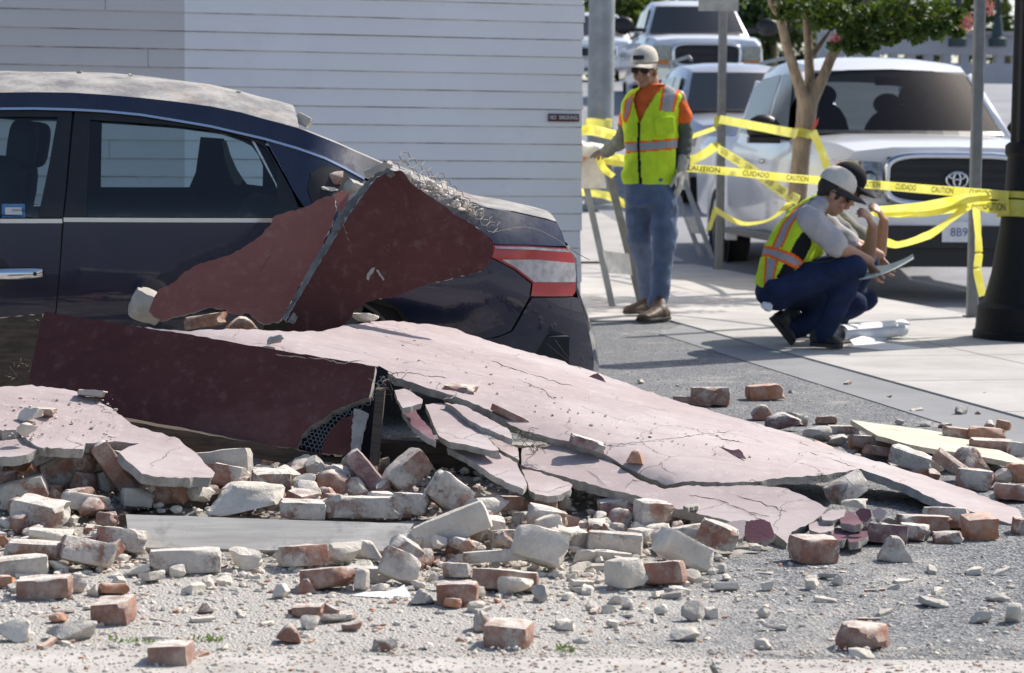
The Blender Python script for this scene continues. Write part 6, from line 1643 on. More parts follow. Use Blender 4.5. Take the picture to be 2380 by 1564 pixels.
# ------------------------------------------------------------------ parked vehicles
def vehicle(name, label, loc, heading, body, cab, wind, sidew, wheels, paint, sc=1.0, front='pickup', zs=1.0, glass=None, hollow=False):
    rz = math.atan2(heading[1], heading[0]); o = empty(name, loc, rz, label, 'pickup' if front != 'suv' else 'car')
    o.scale = (sc, sc, sc * zs)
    glass = glass or M_WINDSHIELD
    rings = []
    for x, w, zb, zt, cr in body:
        half = [(0, zb), (w * .6, zb), (w - .05, zb + .02), (w, zb + .12), (w + .012, (zb + zt) / 2), (w, zt - .2), (w - .03, zt - .08), (w - .1, zt - .01), (w * .55, zt + cr * .75), (0, zt + cr)]
        rings.append([Vector((x, y, z)) for y, z in half] + [Vector((x, -y, z)) for y, z in reversed(half[1:-1])])
    v, f = loft(rings); obj('body', v, f, paint, o, local=True, smooth=True, sharp=32)
    rings = []
    for x, zl, zt, wl, wt, cv in cab:
        half = [(wl, zl), (wl + (wt - wl) * .5, (zl + zt) / 2), (wt, zt - .07 * min(1, (zt - zl) * 3)), (wt - .05, zt - .015), (wt * .5, zt + .02), (0, zt + .03)]
        pts = [Vector((x - cv * (y / wl) ** 2, y, z)) for y, z in half]; rings.append(pts + [Vector((p.x, -p.y, p.z)) for p in reversed(pts[:-1])])
    n_ = len(rings[0]); v, f = loft(rings, caps=False)
    if hollow:
        last = (len(rings) - 2) * n_
        f = [t for t in f if not (min(t) < n_ or min(t) >= last) ]
        lin = [[Vector((p.x, p.y * .955, p.z - .03)) for p in r] for r in rings[1:-1]]
        v2, f2 = loft(lin, caps=False); obj('headliner', v2, f2, M_DARKIN, o, local=True, normals=False)
        for sg_ in (-1, 1):
            a0, a1 = cab[0], cab[1]; b0_, b1 = cab[-1], cab[-2]
            v2, f2 = tube([(a0[0] - a0[5] * .85 + .03, sg_ * a0[3] * .94, a0[2] - .02), (a1[0] - a1[5] * .8 + .02, sg_ * a1[4] * .985, a1[2] - .03)], [.05, .045], 8); obj('windshield_pillar', v2, f2, paint, o, local=True, smooth=True)
            v2, f2 = tube([(b0_[0], sg_ * b0_[3] * .9, b0_[2] - .05), (b1[0], sg_ * b1[4] * .93, b1[2] - .03)], [.09, .09], 8); obj('rear_pillar', v2, f2, paint, o, local=True, smooth=True)
            for xs_, hs_ in ((-2.75, .0), (-3.65, -.05)):
                v2, f2 = ellip((xs_, sg_ * .42, 1.28 + hs_), (.1, 0, 0), (0, .25, 0), (.0, 0, .3), 14, 9); obj('seat_back', v2, f2, M_DARKIN, o, local=True, smooth=True)
                v2, f2 = ellip((xs_ - .04, sg_ * .42, 1.62 + hs_), (.05, 0, 0), (0, .14, 0), (.0, 0, .1), 14, 9); obj('head_rest', v2, f2, M_DARKIN, o, local=True, smooth=True)
        MB().box((-1.75, 0, 1.2), (.7, 1.75, .1)).build('dashboard', M_DARKIN, o, local=True)
        MB().box((-1.9, .4, 1.32), (.04, .04, .04)).build('wheel_hub', M_DARKIN, o, local=True)
        v2, f2 = tube([Vector((-2.0 - .1 * math.sin(q), .42 + .19 * math.cos(q), 1.3 + .17 * math.sin(q))) for q in [2 * math.pi * k / 20 for k in range(21)]], .016, 6, caps=False); obj('steering_wheel', v2, f2, M_DARKIN, o, local=True)
        MB().box((-2.05, 0, 1.73), (.03, .24, .07)).build('rear_view_mirror', M_DARKIN, o, local=True)
    obj('cab', v, f, paint, o, local=True, smooth=True, sharp=38, normals=not hollow)
    # windshield
    (x0, z0, w0), (x1, z1, w1), cv = wind
    def wsp(s, t, off=.022): return Vector((x0 + (x1 - x0) * s - cv * t * t + off, t * (w0 + (w1 - w0) * s), z0 + (z1 - z0) * s + off * .7))
    rows = [[wsp(s / 6, t / 6) for t in range(-6, 7)] for s in range(7)]
    M_D = M_WINDSHIELD if hollow else M_DARKGL
    v, f = loft(rows, caps=False, closed=False); ws_ = obj('windshield', v, f, M_D, o, local=True, smooth=True, normals=False)
    rows = [[wsp(s, t / 6, .03) for t in range(-6, 7)] for s in (-.02, .04)]
    v, f = loft(rows, caps=False, closed=False); obj('cowl', v, f, M_BLACKTRIM, o, local=True, normals=False)
    for (poly, (wl, wt, zl, zt)) in sidew:
        for sg_ in (-1, 1):
            q = [Vector((x, sg_ * (wl + (wt - wl) * ((z - zl) / (zt - zl)) + .014), z)) for x, z in poly]
            obj('side_window', q, [tuple(range(len(q)))], M_DARKGL, o, local=True, normals=False)
    for (x, y, r_, w_w) in wheels:
        for sg_ in (-1, 1):
            wheel('wheel', (x, sg_ * y, r_), r_, w_w, o)
            n = 20; rg = []
            for k in range(n + 1):
                q = math.pi * k / n * 1.12 - .19; rg.append([Vector((x + math.cos(q) * rr_, sg_ * (y + w_w / 2 - .01 + dd), r_ + math.sin(q) * rr_)) for rr_, dd in ((r_ * 1.02, -.1), (r_ * 1.3, -.1), (r_ * 1.28, .0), (r_ * 1.12, .005))])
            v, f = loft(rg); obj('wheel_arch', v, f, M_BLACKTRIM if front == 'suv' else paint, o, local=True, smooth=True, sharp=40)
            rg = [[Vector((x, sg_ * (y + w_w / 2 - .012), r_))] * 1]
            cc = Vector((x, sg_ * (y + .09), r_)); pts = [cc + Vector((math.cos(2 * math.pi * k / 24) * r_ * 1.2, 0, math.sin(2 * math.pi * k / 24) * r_ * 1.2)) for k in range(24)]
            obj('wheel_well', pts, [tuple(range(24))], M_BLACKTRIM, o, local=True, normals=False)
    return o
M_DARKGL = Mat('vehicle_dark_glass', .08, 0, .35, .2).color((.02, .026, .032)).done()
M_LAMP = plain('headlamp', (.25, .25, .26), .12, .6, var=.35, scale=25, coat=1.0)
M_AMBER = plain('amber_lens', (.6, .2, .02), .2)
Z0 = -.105
def side_trim(o, paint, x_m, z_m, y_m, handles, chrome=True, big=False):
    for sg_ in (-1, 1):
        mb = MB(); s = 1.3 if big else 1.0
        v, f = ellip((x_m, sg_ * (y_m + .17), z_m + .02), (.07, 0, 0), (0, .15 * s, 0), (0, 0, .12 * s), 14, 8)
        mh = obj('mirror', v, f, M_BLACKTRIM if big else paint, o, local=True, smooth=True)
        v, f = tube([(x_m, sg_ * (y_m - .22), z_m - .06), (x_m, sg_ * (y_m + .12), z_m - .03)], [.035, .03], 8); obj('mirror_arm', v, f, M_BLACKTRIM, mh, local=True)
        if not big: MB().box((x_m + .03, sg_ * (y_m + .17), z_m - .075), (.1, .27, .05)).build('mirror_housing', M_BLACKTRIM, mh, local=True)
        for hx, hz in handles:
            v, f = tube([(hx + .1, sg_ * (y_m + .03), hz), (hx + .07, sg_ * (y_m + .055), hz), (hx - .07, sg_ * (y_m + .055), hz), (hx - .1, sg_ * (y_m + .03), hz)], .018, 8); obj('door_handle', v, f, M_CHROME if chrome else paint, o, local=True, smooth=True)
# pickup facing us
hd = Vector((.1, -1, 0)).normalized()
tun = vehicle('pickup_truck', 'white pickup with large chrome grille parked behind the crouching workers', (3.62, 19.5, Z0), hd,
    [(0, .72, .52, 1.08, .02), (-.05, .88, .46, 1.15, .03), (-.2, .97, .42, 1.2, .02), (-.6, 1.0, .42, 1.23, .025), (-1.0, 1.0, .42, 1.25, .03), (-1.4, 1.0, .42, 1.26, .03), (-1.6, 1.0, .42, 1.25, 0), (-4.1, 1.0, .42, 1.27, 0), (-4.16, .98, .45, 1.27, 0), (-4.2, 1.0, .45, 1.28, 0), (-5.75, 1.0, .5, 1.28, 0), (-5.8, .97, .55, 1.26, 0)],
    [(-1.28, 1.2, 1.24, .94, .92, .22), (-2.0, 1.2, 1.80, .95, .74, .16), (-2.2, 1.2, 1.88, .95, .74, .1), (-2.8, 1.2, 1.93, .95, .76, 0), (-3.7, 1.2, 1.9, .95, .75, 0), (-4.0, 1.2, 1.78, .95, .74, 0), (-4.1, 1.2, 1.3, .94, .9, 0)],
    ((-1.32, 1.27, .85), (-1.98, 1.80, .69), .17),
    [([(-1.82, 1.3), (-2.28, 1.78), (-2.72, 1.80), (-2.72, 1.3)], (.95, .75, 1.2, 1.88)), ([(-2.82, 1.3), (-2.82, 1.8), (-3.6, 1.78), (-3.85, 1.7), (-3.92, 1.3)], (.95, .75, 1.2, 1.88))],
    [(-.98, .87, .41, .28), (-4.68, .87, .41, .28)], M_WHITEPAINT, 1.05, 'pickup', 1.03, None, True)
side_trim(tun, M_BLACKTRIM, -1.85, 1.3, .97, [(-2.55, 1.05), (-3.45, 1.05)])
def front_end(o, w, zc, hgt, slats, emblem=True, lampw=.3):
    x = .035
    gr = MB().box((x, 0, zc), (.05, w, hgt)).build('grille', M_BLACKTRIM, o, local=True)
    n = 16; pts = []
    for k in range(33):
        q = 2 * math.pi * k / 32; pts.append(Vector((x + .03, math.copysign(abs(math.cos(q)) ** .45, math.cos(q)) * (w / 2 + .015), zc + math.copysign(abs(math.sin(q)) ** .45, math.sin(q)) * (hgt / 2 + .015))))
    v, f = tube(pts, .03, 8, caps=False); obj('grille_surround', v, f, M_CHROME, gr, local=True, smooth=True)
    for k in range(slats):
        z_ = zc - hgt / 2 + hgt * (k + .5) / slats; MB().box((x + .028, 0, z_), (.03, w - .04, .022)).build('grille_bar', M_DARKIN, gr, local=True)
    if emblem:
        for a_, b_, cz in ((.085, .06, 0), (.028, .053, .0), (.062, .026, .03)):
            pts = [Vector((x + .055, a_ * math.cos(2 * math.pi * k / 24), zc + cz + b_ * math.sin(2 * math.pi * k / 24))) for k in range(25)]
            v, f = tube(pts, .009, 6, caps=False); obj('emblem', v, f, M_CHROME, gr, local=True, smooth=True)
front_end(tun, 1.08, .93, .34, 5)
for sg_ in (-1, 1):
    v = []; rows = []
    for k in range(6):
        t = k / 5; y = sg_ * (.6 + .37 * t); x = .075 - .25 * t ** 2.2
        rows.append([Vector((x + .02, y, .79 - .02 * t)), Vector((x + .04, y, .93)), Vector((x + .005, y, 1.06 + .02 * t))])
    v, f = loft(rows, caps=False, closed=False); hl = obj('headlight', v, f, M_LAMP, tun, local=True, smooth=True)
    for cy, r_ in ((.7, .055), (.82, .05)):
        pts = [Vector((.105 - .25 * ((cy - .6) / .37) ** 2.2, sg_ * (cy + r_ * math.cos(2 * math.pi * k / 16)), .93 + r_ * math.sin(2 * math.pi * k / 16))) for k in range(17)]
        v, f = tube(pts, .012, 6, caps=False); obj('lamp_ring', v, f, M_BLACKTRIM, hl, local=True)
    MB().box((.0, sg_ * .88, 1.03), (.05, .1, .05)).build('turn_lamp', M_AMBER, hl, local=True)
rows = []
for k in range(13):
    t = -1 + k / 6; y = t * 1.0; x = .1 - .22 * abs(t) ** 3
    rows.append([Vector((x - .1, y, .75)), Vector((x, y, .73)), Vector((x + .02, y, .6)), Vector((x, y, .46)), Vector((x - .12, y, .40))])
v, f = loft(rows, caps=False, closed=False); bmp = obj('front_bumper', v, f, M_WHITEPAINT, tun, local=True, smooth=True, sharp=35)
MB().box((.1, 0, .5), (.06, 1.25, .17)).build('air_intake', M_BLACKTRIM, bmp, local=True)
MB().box((.0, 0, .34), (.12, 1.6, .14)).build('skid_plate', M_BLACKTRIM, bmp, local=True)
lp = MB().box((.145, .03, .54), (.01, .31, .155)).build('licence_plate', M_PAPER, bmp, local=True)
tv, tf = text_mesh('8B97', .09); obj('plate_lettering', [Vector((.152, .03 + p.x, .535 + p.y)) for p in tv], tf, plain('plate_blue_ink', (.02, .04, .2), .5), bmp, local=True)
for sg_ in (-1, 1): MB().box((-2.6, sg_ * 1.04, .42), (2.2, .16, .05)).build('running_board', M_BLACKTRIM, tun, local=True)
# silver suv behind it
suv = vehicle('silver_suv', 'silver sport utility vehicle parked between the two white pickups', (2.95, 27.9, Zt(27.9) + Z0), Vector((.07, -1, 0)),
    [(0, .6, .4, .85, .02), (-.08, .82, .35, .95, .03), (-.4, .9, .33, 1.02, .04), (-1.1, .92, .33, 1.08, .03), (-1.4, .92, .33, 1.1, 0), (-4.5, .92, .35, 1.12, 0), (-4.6, .88, .4, 1.1, 0)],
    [(-1.05, 1.05, 1.08, .86, .85, .2), (-1.75, 1.05, 1.58, .88, .66, .14), (-1.95, 1.05, 1.65, .88, .66, .08), (-2.8, 1.05, 1.72, .88, .68, 0), (-4.1, 1.05, 1.68, .88, .66, 0), (-4.5, 1.05, 1.5, .87, .64, 0), (-4.58, 1.05, 1.15, .86, .8, 0)],
    ((-1.08, 1.11, .77), (-1.73, 1.58, .6), .15),
    [([(-1.6, 1.12), (-2.0, 1.55), (-2.5, 1.57), (-2.5, 1.12)], (.88, .67, 1.05, 1.65)), ([(-2.58, 1.12), (-2.58, 1.57), (-3.35, 1.56), (-3.4, 1.12)], (.88, .67, 1.05, 1.65)), ([(-3.5, 1.12), (-3.5, 1.55), (-4.05, 1.5), (-4.3, 1.15)], (.88, .67, 1.05, 1.65))],
    [(-.85, .8, .35, .24), (-3.55, .8, .35, .24)], M_SILVER, 1.0, 'suv', 1.04)
side_trim(suv, M_SILVER, -1.6, 1.12, .9, [(-2.35, .95), (-3.25, .95)], False)
front_end(suv, .9, .72, .2, 3, False)
for sg_ in (-1, 1):
    v, f = tube([(-1.95, sg_ * .6, 1.74), (-2.1, sg_ * .62, 1.79), (-3.9, sg_ * .6, 1.78), (-4.1, sg_ * .58, 1.72)], .022, 8); obj('roof_rail', v, f, M_STEEL, suv, local=True, smooth=True)
    MB().box((-.2, sg_ * .78, .78), (.25, .2, .15)).build('headlight', M_LAMP, suv, local=True)
# big white pickup further up the street
FZ = Zt(40) + Z0
ford = vehicle('pickup_truck', 'tall white pickup with black tow mirrors further up the street', (3.22, 40, FZ), Vector((.03, -1, 0)),
    [(0, .8, .6, 1.12, .02), (-.06, .92, .52, 1.2, .03), (-.3, .98, .5, 1.26, .04), (-1.0, 1.0, .5, 1.31, .04), (-1.5, 1.0, .5, 1.34, 0), (-4.4, 1.0, .5, 1.36, 0), (-6.2, 1.0, .55, 1.38, 0), (-6.25, .97, .6, 1.35, 0)],
    [(-1.35, 1.28, 1.32, .93, .92, .2), (-1.95, 1.28, 1.86, .94, .74, .14), (-2.15, 1.28, 1.95, .94, .74, .08), (-2.8, 1.28, 2.0, .94, .76, 0), (-4.0, 1.28, 1.97, .94, .75, 0), (-4.3, 1.28, 1.8, .94, .74, 0), (-4.4, 1.28, 1.4, .93, .88, 0)],
    ((-1.38, 1.36, .84), (-1.93, 1.86, .68), .15),
    [([(-1.85, 1.4), (-2.2, 1.85), (-2.7, 1.87), (-2.7, 1.4)], (.94, .75, 1.28, 1.95)), ([(-2.8, 1.4), (-2.8, 1.87), (-3.9, 1.85), (-4.1, 1.4)], (.94, .75, 1.28, 1.95))],
    [(-1.0, .86, .42, .28), (-4.9, .86, .42, .28)], M_WHITEPAINT, 1.0, 'pickup', 1.0)
side_trim(ford, M_WHITEPAINT, -1.8, 1.5, 1.1, [(-2.5, 1.15)], False, True)
front_end(ford, 1.1, .95, .34, 3, False)
for sg_ in (-1, 1):
    MB().box((.0, sg_ * .76, .98), (.12, .3, .24)).build('headlight', M_LAMP, ford, local=True); MB().box((.02, sg_ * .78, .82), (.1, .28, .07)).build('turn_lamp', M_AMBER, ford, local=True)
MB().box((.06, 0, .62), (.16, 1.9, .2)).build('front_bumper', M_CHROME, ford, local=True)
van = vehicle('white_car', 'white car partly hidden behind the thick steel pole, up the street', (1.72, 51, Zt(51) + Z0), Vector((.02, -1, 0)),
    [(0, .6, .3, .78, .02), (-.08, .8, .26, .86, .03), (-.4, .88, .25, .92, .04), (-1.1, .9, .25, 1.0, .03), (-1.4, .9, .25, 1.02, 0), (-4.3, .9, .28, 1.04, 0), (-4.5, .85, .35, 1.0, 0)],
    [(-1.0, .97, 1.0, .84, .83, .2), (-1.75, .97, 1.48, .85, .64, .14), (-1.95, .97, 1.54, .85, .64, .08), (-2.8, .97, 1.6, .85, .66, 0), (-4.0, .97, 1.55, .85, .64, 0), (-4.4, .97, 1.1, .84, .8, 0)],
    ((-1.03, 1.03, .75), (-1.73, 1.48, .58), .15),
    [([(-1.6, 1.04), (-2.0, 1.45), (-2.5, 1.47), (-2.5, 1.04)], (.85, .65, .97, 1.54)), ([(-2.58, 1.04), (-2.58, 1.47), (-3.5, 1.44), (-3.8, 1.04)], (.85, .65, .97, 1.54))],
    [(-.85, .78, .33, .22), (-3.45, .78, .33, .22)], M_WHITEPAINT, 1.0, 'suv')
side_trim(van, M_WHITEPAINT, -1.6, 1.04, .88, [], False); front_end(van, .9, .62, .18, 2, False)
# ------------------------------------------------------------------ people
def head_parts(c, fw, up, s=1.0):
    fw = Vector(fw).normalized(); up = Vector(up); up = (up - fw * up.dot(fw)).normalized(); rt = fw.cross(up)
    c = Vector(c)
    E = lambda o, a, b, d, nu=14, nv=10: ellip(c + (rt * o[0] + fw * o[1] + up * o[2]) * s, rt * a * s, fw * b * s, up * d * s, nu, nv)
    return [E((0, -.012, .03), .074, .094, .088), E((0, .012, -.045), .058, .07, .068), E((0, .04, -.085), .034, .036, .03),
            E((0, .093, -.012), .013, .016, .024), E((0, .1, -.03), .018, .016, .011), E((0, .074, .028), .06, .018, .012), E((0, .081, -.062), .026, .012, .009),
            E((.035, .062, -.035), .024, .022, .024), E((-.035, .062, -.035), .024, .022, .024),
            E((.076, -.008, -.01), .01, .02, .032), E((-.076, -.008, -.01), .01, .02, .032)], (fw, up, rt)
def hand_parts(wr, dr, pn, s=1.0, curl=.5, thumb=1, spread=.25):
    """palm and five fingers; dr = wrist to knuckles, pn = palm normal"""
    wr = Vector(wr); dr = Vector(dr).normalized(); pn = Vector(pn); pn = (pn - dr * pn.dot(dr)).normalized(); sd = dr.cross(pn)
    P = [loft([[wr + dr * t * s + sd * (w * math.cos(q)) * s + pn * (h * math.sin(q)) * s for q in [2 * math.pi * k / 12 for k in range(12)]] for t, w, h in ((-.02, .026, .02), (.01, .03, .021), (.05, .042, .018), (.09, .042, .015), (.1, .036, .01))])]
    for k, ln in enumerate((.066, .078, .074, .058)):
        b = wr + (dr * .09 + sd * (.032 - .0215 * k)) * s; d = (dr + sd * (spread * (.5 - k / 3))).normalized()
        pts = [b]; a = 0
        for seg, fr in enumerate((.45, .32, .26)):
            a += curl * (.7 if seg == 0 else 1.0); e = d * math.cos(a) + pn * math.sin(a); pts.append(pts[-1] + e * ln * fr * s)
        P.append(chain(pts, [.0098 * s, .0092 * s, .0085 * s, .0075 * s], 8))
    b = wr + (dr * .025 + sd * .03 * thumb) * s
    p1 = b + (dr * .03 + sd * .028 * thumb + pn * .012) * s; p2 = p1 + (dr * .032 + sd * .008 * thumb + pn * .014) * s; p3 = p2 + (dr * .024 + pn * .01) * s
    P.append(chain([b, p1, p2, p3], [.014 * s, .0115 * s, .0105 * s, .0085 * s], 8))
    return P
def cap_parts(root, c, axes, crown_mat, brim_mat, s=1.0, name='cap'):
    fw, up, rt = axes; c = Vector(c)
    rings = []
    for t, r_ in ((-.006, 1.0), (.018, 1.0), (.045, .94), (.066, .82), (.083, .62), (.094, .36), (.098, .06)):
        rings.append([c + (rt * .083 * r_ * math.cos(q) + fw * (.104 * r_ * math.sin(q) - .012) + up * (t + .03)) * s for q in [2 * math.pi * k / 20 for k in range(20)]])
    v, f = loft(rings); cp = obj(name, v, f, crown_mat, root, smooth=True, sharp=50)
    V = []; Fc = []; n = 14
    for k in range(n + 1):
        q = math.pi * k / n
        for j, (ext, dz) in enumerate(((0, .0), (.45, .004), (.8, -.002), (1, -.008))):
            px_ = math.cos(q) * .082; base = math.sin(q) * .104 - .012; y = base + ext * .088 * math.sin(q) ** .6
            z_ = .02 + dz - .02 * (abs(math.cos(q)) ** 2) * (1 if ext else .3)
            V.append(c + (rt * px_ * (1 - .1 * ext) + fw * y + up * z_) * s)
    for k in range(n):
        for j in range(3): Fc.append((4 * k + j, 4 * k + j + 1, 4 * k + 4 + j + 1, 4 * k + 4 + j))
    m = len(V); V2 = V + [p - up * .004 for p in V]; Fc2 = Fc + [tuple(i + m for i in reversed(q)) for q in Fc]
    obj('brim', V2, Fc2, brim_mat, cp, smooth=True, normals=False)
    v, f = ellip(c + up * .122 * s - fw * .012 * s, rt * .008, fw * .008, up * .005, 8, 6); obj('button', v, f, crown_mat, cp)
    return cp
def shades(root, c, axes, s=1.0):
    fw, up, rt = axes; c = Vector(c); mb = MB()
    for sg_ in (-1, 1):
        mb.add(*ellip(c + (rt * sg_ * .034 + fw * .084 + up * .004) * s, rt * .029 * s, (fw * .012 - rt * sg_ * .004) * s, up * .018 * s, 14, 8))
        mb.add(*tube([c + (rt * sg_ * .06 + fw * .078 + up * .008) * s, c + (rt * sg_ * .078 + fw * .03 + up * .006) * s, c + (rt * sg_ * .08 - fw * .02 + up * .004) * s], .004, 6))
    mb.add(*tube([c + (rt * -.01 + fw * .096 + up * .008) * s, c + (rt * .01 + fw * .096 + up * .008) * s], .004, 6))
    return mb.build('sunglasses', M_SHADES, root, smooth=True)
def ring(c, a, b, n=20, sq=.9):
    return [Vector(c) + Vector(a) * math.copysign(abs(math.cos(q)) ** sq, math.cos(q)) + Vector(b) * math.copysign(abs(math.sin(q)) ** sq, math.sin(q)) for q in [2 * math.pi * k / n for k in range(n)]]
def color_faces(vs, fs, rules, front_only=True):
    """material index for every face: rules = list of (index, polygon in the picture) for the side that faces us"""
    idx = []
    for t in fs:
        c = sum((vs[i] for i in t), Vector()) / len(t); n = (vs[t[1]] - vs[t[0]]).cross(vs[t[2]] - vs[t[0]])
        k = 0; p = proj(c)
        for i, poly in rules:
            if callable(poly):
                if poly(c): k = i
            elif n.dot(CAMP - c) > 0 and inside(p, poly): k = i
        idx.append(k)
    return idx
def drop_faces(vs, fs, poly):
    keep = []
    for t in fs:
        c = sum((vs[i] for i in t), Vector()) / len(t); n = (vs[t[1]] - vs[t[0]]).cross(vs[t[2]] - vs[t[0]])
        if n.dot(CAMP - c) > 0 and inside(proj(c), poly): continue
        keep.append(t)
    return keep
def shoe(root, heel, toe, ankle, mat, sole_mat, w=.05, h=.07, boot=0.0, upv=Vector((0, 0, 1)), name='boot'):
    heel, toe, ankle = Vector(heel), Vector(toe), Vector(ankle); d = (toe - heel); L_ = d.length; d.normalize(); s = d.cross(upv).normalized(); u = s.cross(d)
    P = []
    prof = [(0, .75, .062), (.18, .85, .068), (.4, .82, .072), (.62, .95, .055), (.8, 1.0, .045), (.94, .8, .036), (1.0, .4, .022)]
    P.append(loft([ring(heel + d * L_ * t + u * hh * .5, s * w * ww * .95, u * hh * .55, 14, .8) for t, ww, hh in prof]))
    P.append(chain([heel + d * L_ * .22 + u * .04, ankle], [.052, .05]))
    if boot: P.append(chain([ankle, ankle + (ankle - (heel + d * L_ * .22)).normalized() * boot], [.05, .054]))
    v, f = remesh(P, .009, 2, (.003, 40)); sh = obj(name, v, f, mat, root, smooth=True)
    v, f = loft([ring(heel + d * L_ * t + u * .0, s * w * ww * 1.06, u * .014, 14, .6) for t, ww, hh in prof]); obj('sole', v, f, sole_mat, sh, smooth=True, sharp=40)
# ---- standing worker
DS = 15.55
def P(x, y, dd=0.0): return W(x, y, DS + dd)
foot = G(1516, 748)
man = empty('person', (foot.x, foot.y + .1, .012), 0, 'standing worker in lime safety vest, orange shirt and cream cap, hand on the barricade', 'person')
hc = P(1498, 163); hp, hax = head_parts(hc, (-.42, -1, -.16), (0, 0, 1))
sh_l, el_l, wr_l = P(1577, 226, .02), P(1592, 318, .05), P(1584, 394, -.02)
sh_r, el_r, wr_r = P(1466, 236, .08), P(1448, 325, .3), P(1409, 352, .75)
body = hp + [chain([P(1511, 186, .03), P(1514, 215, .04)], [.056, .062]), loft([ring(P(x, y, .03), (w * DS / F, .0, 0), (0, b, 0)) for y, x, w, b in ((420, 1511, 40, .1), (330, 1512, 46, .11), (250, 1516, 54, .1), (215, 1520, 44, .08), (200, 1518, 20, .05))]),
             chain([sh_l, el_l, wr_l], [.05, .038, .028]), chain([sh_r, el_r, wr_r], [.05, .038, .028]), chain([P(1530, 430), P(1541, 545), P(1531, 685)], [.075, .05, .035]), chain([P(1488, 430, .1), P(1487, 545, .2), P(1500, 690, .4)], [.075, .05, .035])]
body += hand_parts(wr_l, P(1580, 430, -.04) - wr_l, (-1, .2, 0), .95, .25, -1) + hand_parts(wr_r, P(1392, 352, .95) - wr_r, (0, 0, -1), .95, .5, 1)
v, f = remesh(body, .0075, 1); obj('body', v, f, M_SKIN, man, smooth=True)
v, f = remesh([ellip(hc + hax[1] * .03 - hax[0] * .03, hax[2] * .077, hax[0] * .082, hax[1] * .07), ellip(hc + hax[2] * .07 - hax[0] * .02 - hax[1] * .005, hax[2] * .012, hax[0] * .03, hax[1] * .04), ellip(hc - hax[2] * .07 - hax[0] * .02 - hax[1] * .005, hax[2] * .012, hax[0] * .03, hax[1] * .04)], .008, 1); obj('hair', v, f, M_HAIR, man, smooth=True)
cp = cap_parts(man, hc + hax[1] * .03, hax, M_CAP, M_CAP, 1.03)
q = hc + (hax[0] * .112 + hax[1] * .095); quadv = [q + hax[2] * a * .038 + hax[1] * b * .014 - hax[0] * (.006 if b > 0 else 0) - hax[0] * abs(a) * .006 for a, b in ((-1, -1), (0, -1), (1, -1), (1, 1), (0, 1), (-1, 1))]; obj('cap_badge', [p + hax[0] * .004 for p in quadv], [(0, 1, 4, 5), (1, 2, 3, 4)], M_CAPD, cp, normals=False)
shades(man, hc + hax[1] * .004, hax, 1.05)
# jeans
jn = [loft([ring(P(x, y, .02), (w * 1.06 * DS / F, 0, 0), (0, b, 0)) for y, x, w, b in ((405, 1511, 52, .125), (430, 1512, 55, .13), (460, 1514, 57, .13), (480, 1515, 54, .125))]),
      chain([P(1541, 460, -.02), P(1545, 545, -.04), P(1540, 610, -.02), P(1534, 672, -.02), P(1530, 698, -.02)], [.1, .083, .071, .066, .071]),
      chain([P(1487, 460, .06), P(1486, 545, .14), P(1497, 610, .3), P(1506, 675, .38), P(1508, 694, .38)], [.1, .084, .071, .064, .066])]
v, f = remesh(jn, .011, 1, (.016, 9)); v = [p + Vector((0, 0, 0)) for p in v]; obj('jeans', v, f, M_JEANS, man, smooth=True)
shoe(man, P(1548, 738, -.08), P(1487, 744, -.3), P(1531, 700, -.05), M_LEATHER, M_SOLE, .056, .08, .06)
shoe(man, P(1515, 722, .38), P(1454, 726, .22), P(1507, 692, .38), M_LEATHER, M_SOLE, .054, .08, .05)
# orange shirt with short sleeves, grey long sleeves under it
tors = [(415, 1511, 50, .118), (350, 1513, 53, .125), (300, 1511, 56, .13), (262, 1512, 60, .13), (235, 1519, 63, .122), (217, 1522, 56, .1), (203, 1519, 34, .075), (194, 1516, 22, .06)]
v, f = remesh([loft([ring(P(x, y, .03), (w * DS / F, 0, 0), (0, b, 0)) for y, x, w, b in tors]), chain([P(1570, 228, .02), P(1588, 270, .03)], [.058, .066]), chain([P(1470, 236, .08), P(1456, 285, .2)], [.056, .06])], .011, 2, (.006, 16)); obj('shirt', v, f, M_TSHIRT, man, smooth=True)
v, f = remesh([chain([P(1589, 272, .03), el_l, P(1586, 385, 0)], [.052, .055, .045]), chain([P(1454, 290, .2), el_r, wr_r], [.052, .054, .042])], .01, 1, (.012, 18)); obj('undershirt_sleeves', v, f, M_SLEEVE, man, smooth=True)
v, f = remesh(hand_parts(wr_l, P(1580, 430, -.04) - wr_l, (-1, .3, 0), 1.16, .22, -1) + [chain([P(1587, 372, .0), wr_l], [.046, .036])], .006, 1); obj('glove', v, f, M_GLOVE, man, smooth=True)
v, f = remesh(hand_parts(wr_r, P(1392, 352, .95) - wr_r, (0, 0, -1), 1.12, .45, 1) + [chain([P(1416, 349, .7), wr_r], [.046, .036])], .006, 1); obj('glove', v, f, M_SLEEVE, man, smooth=True)
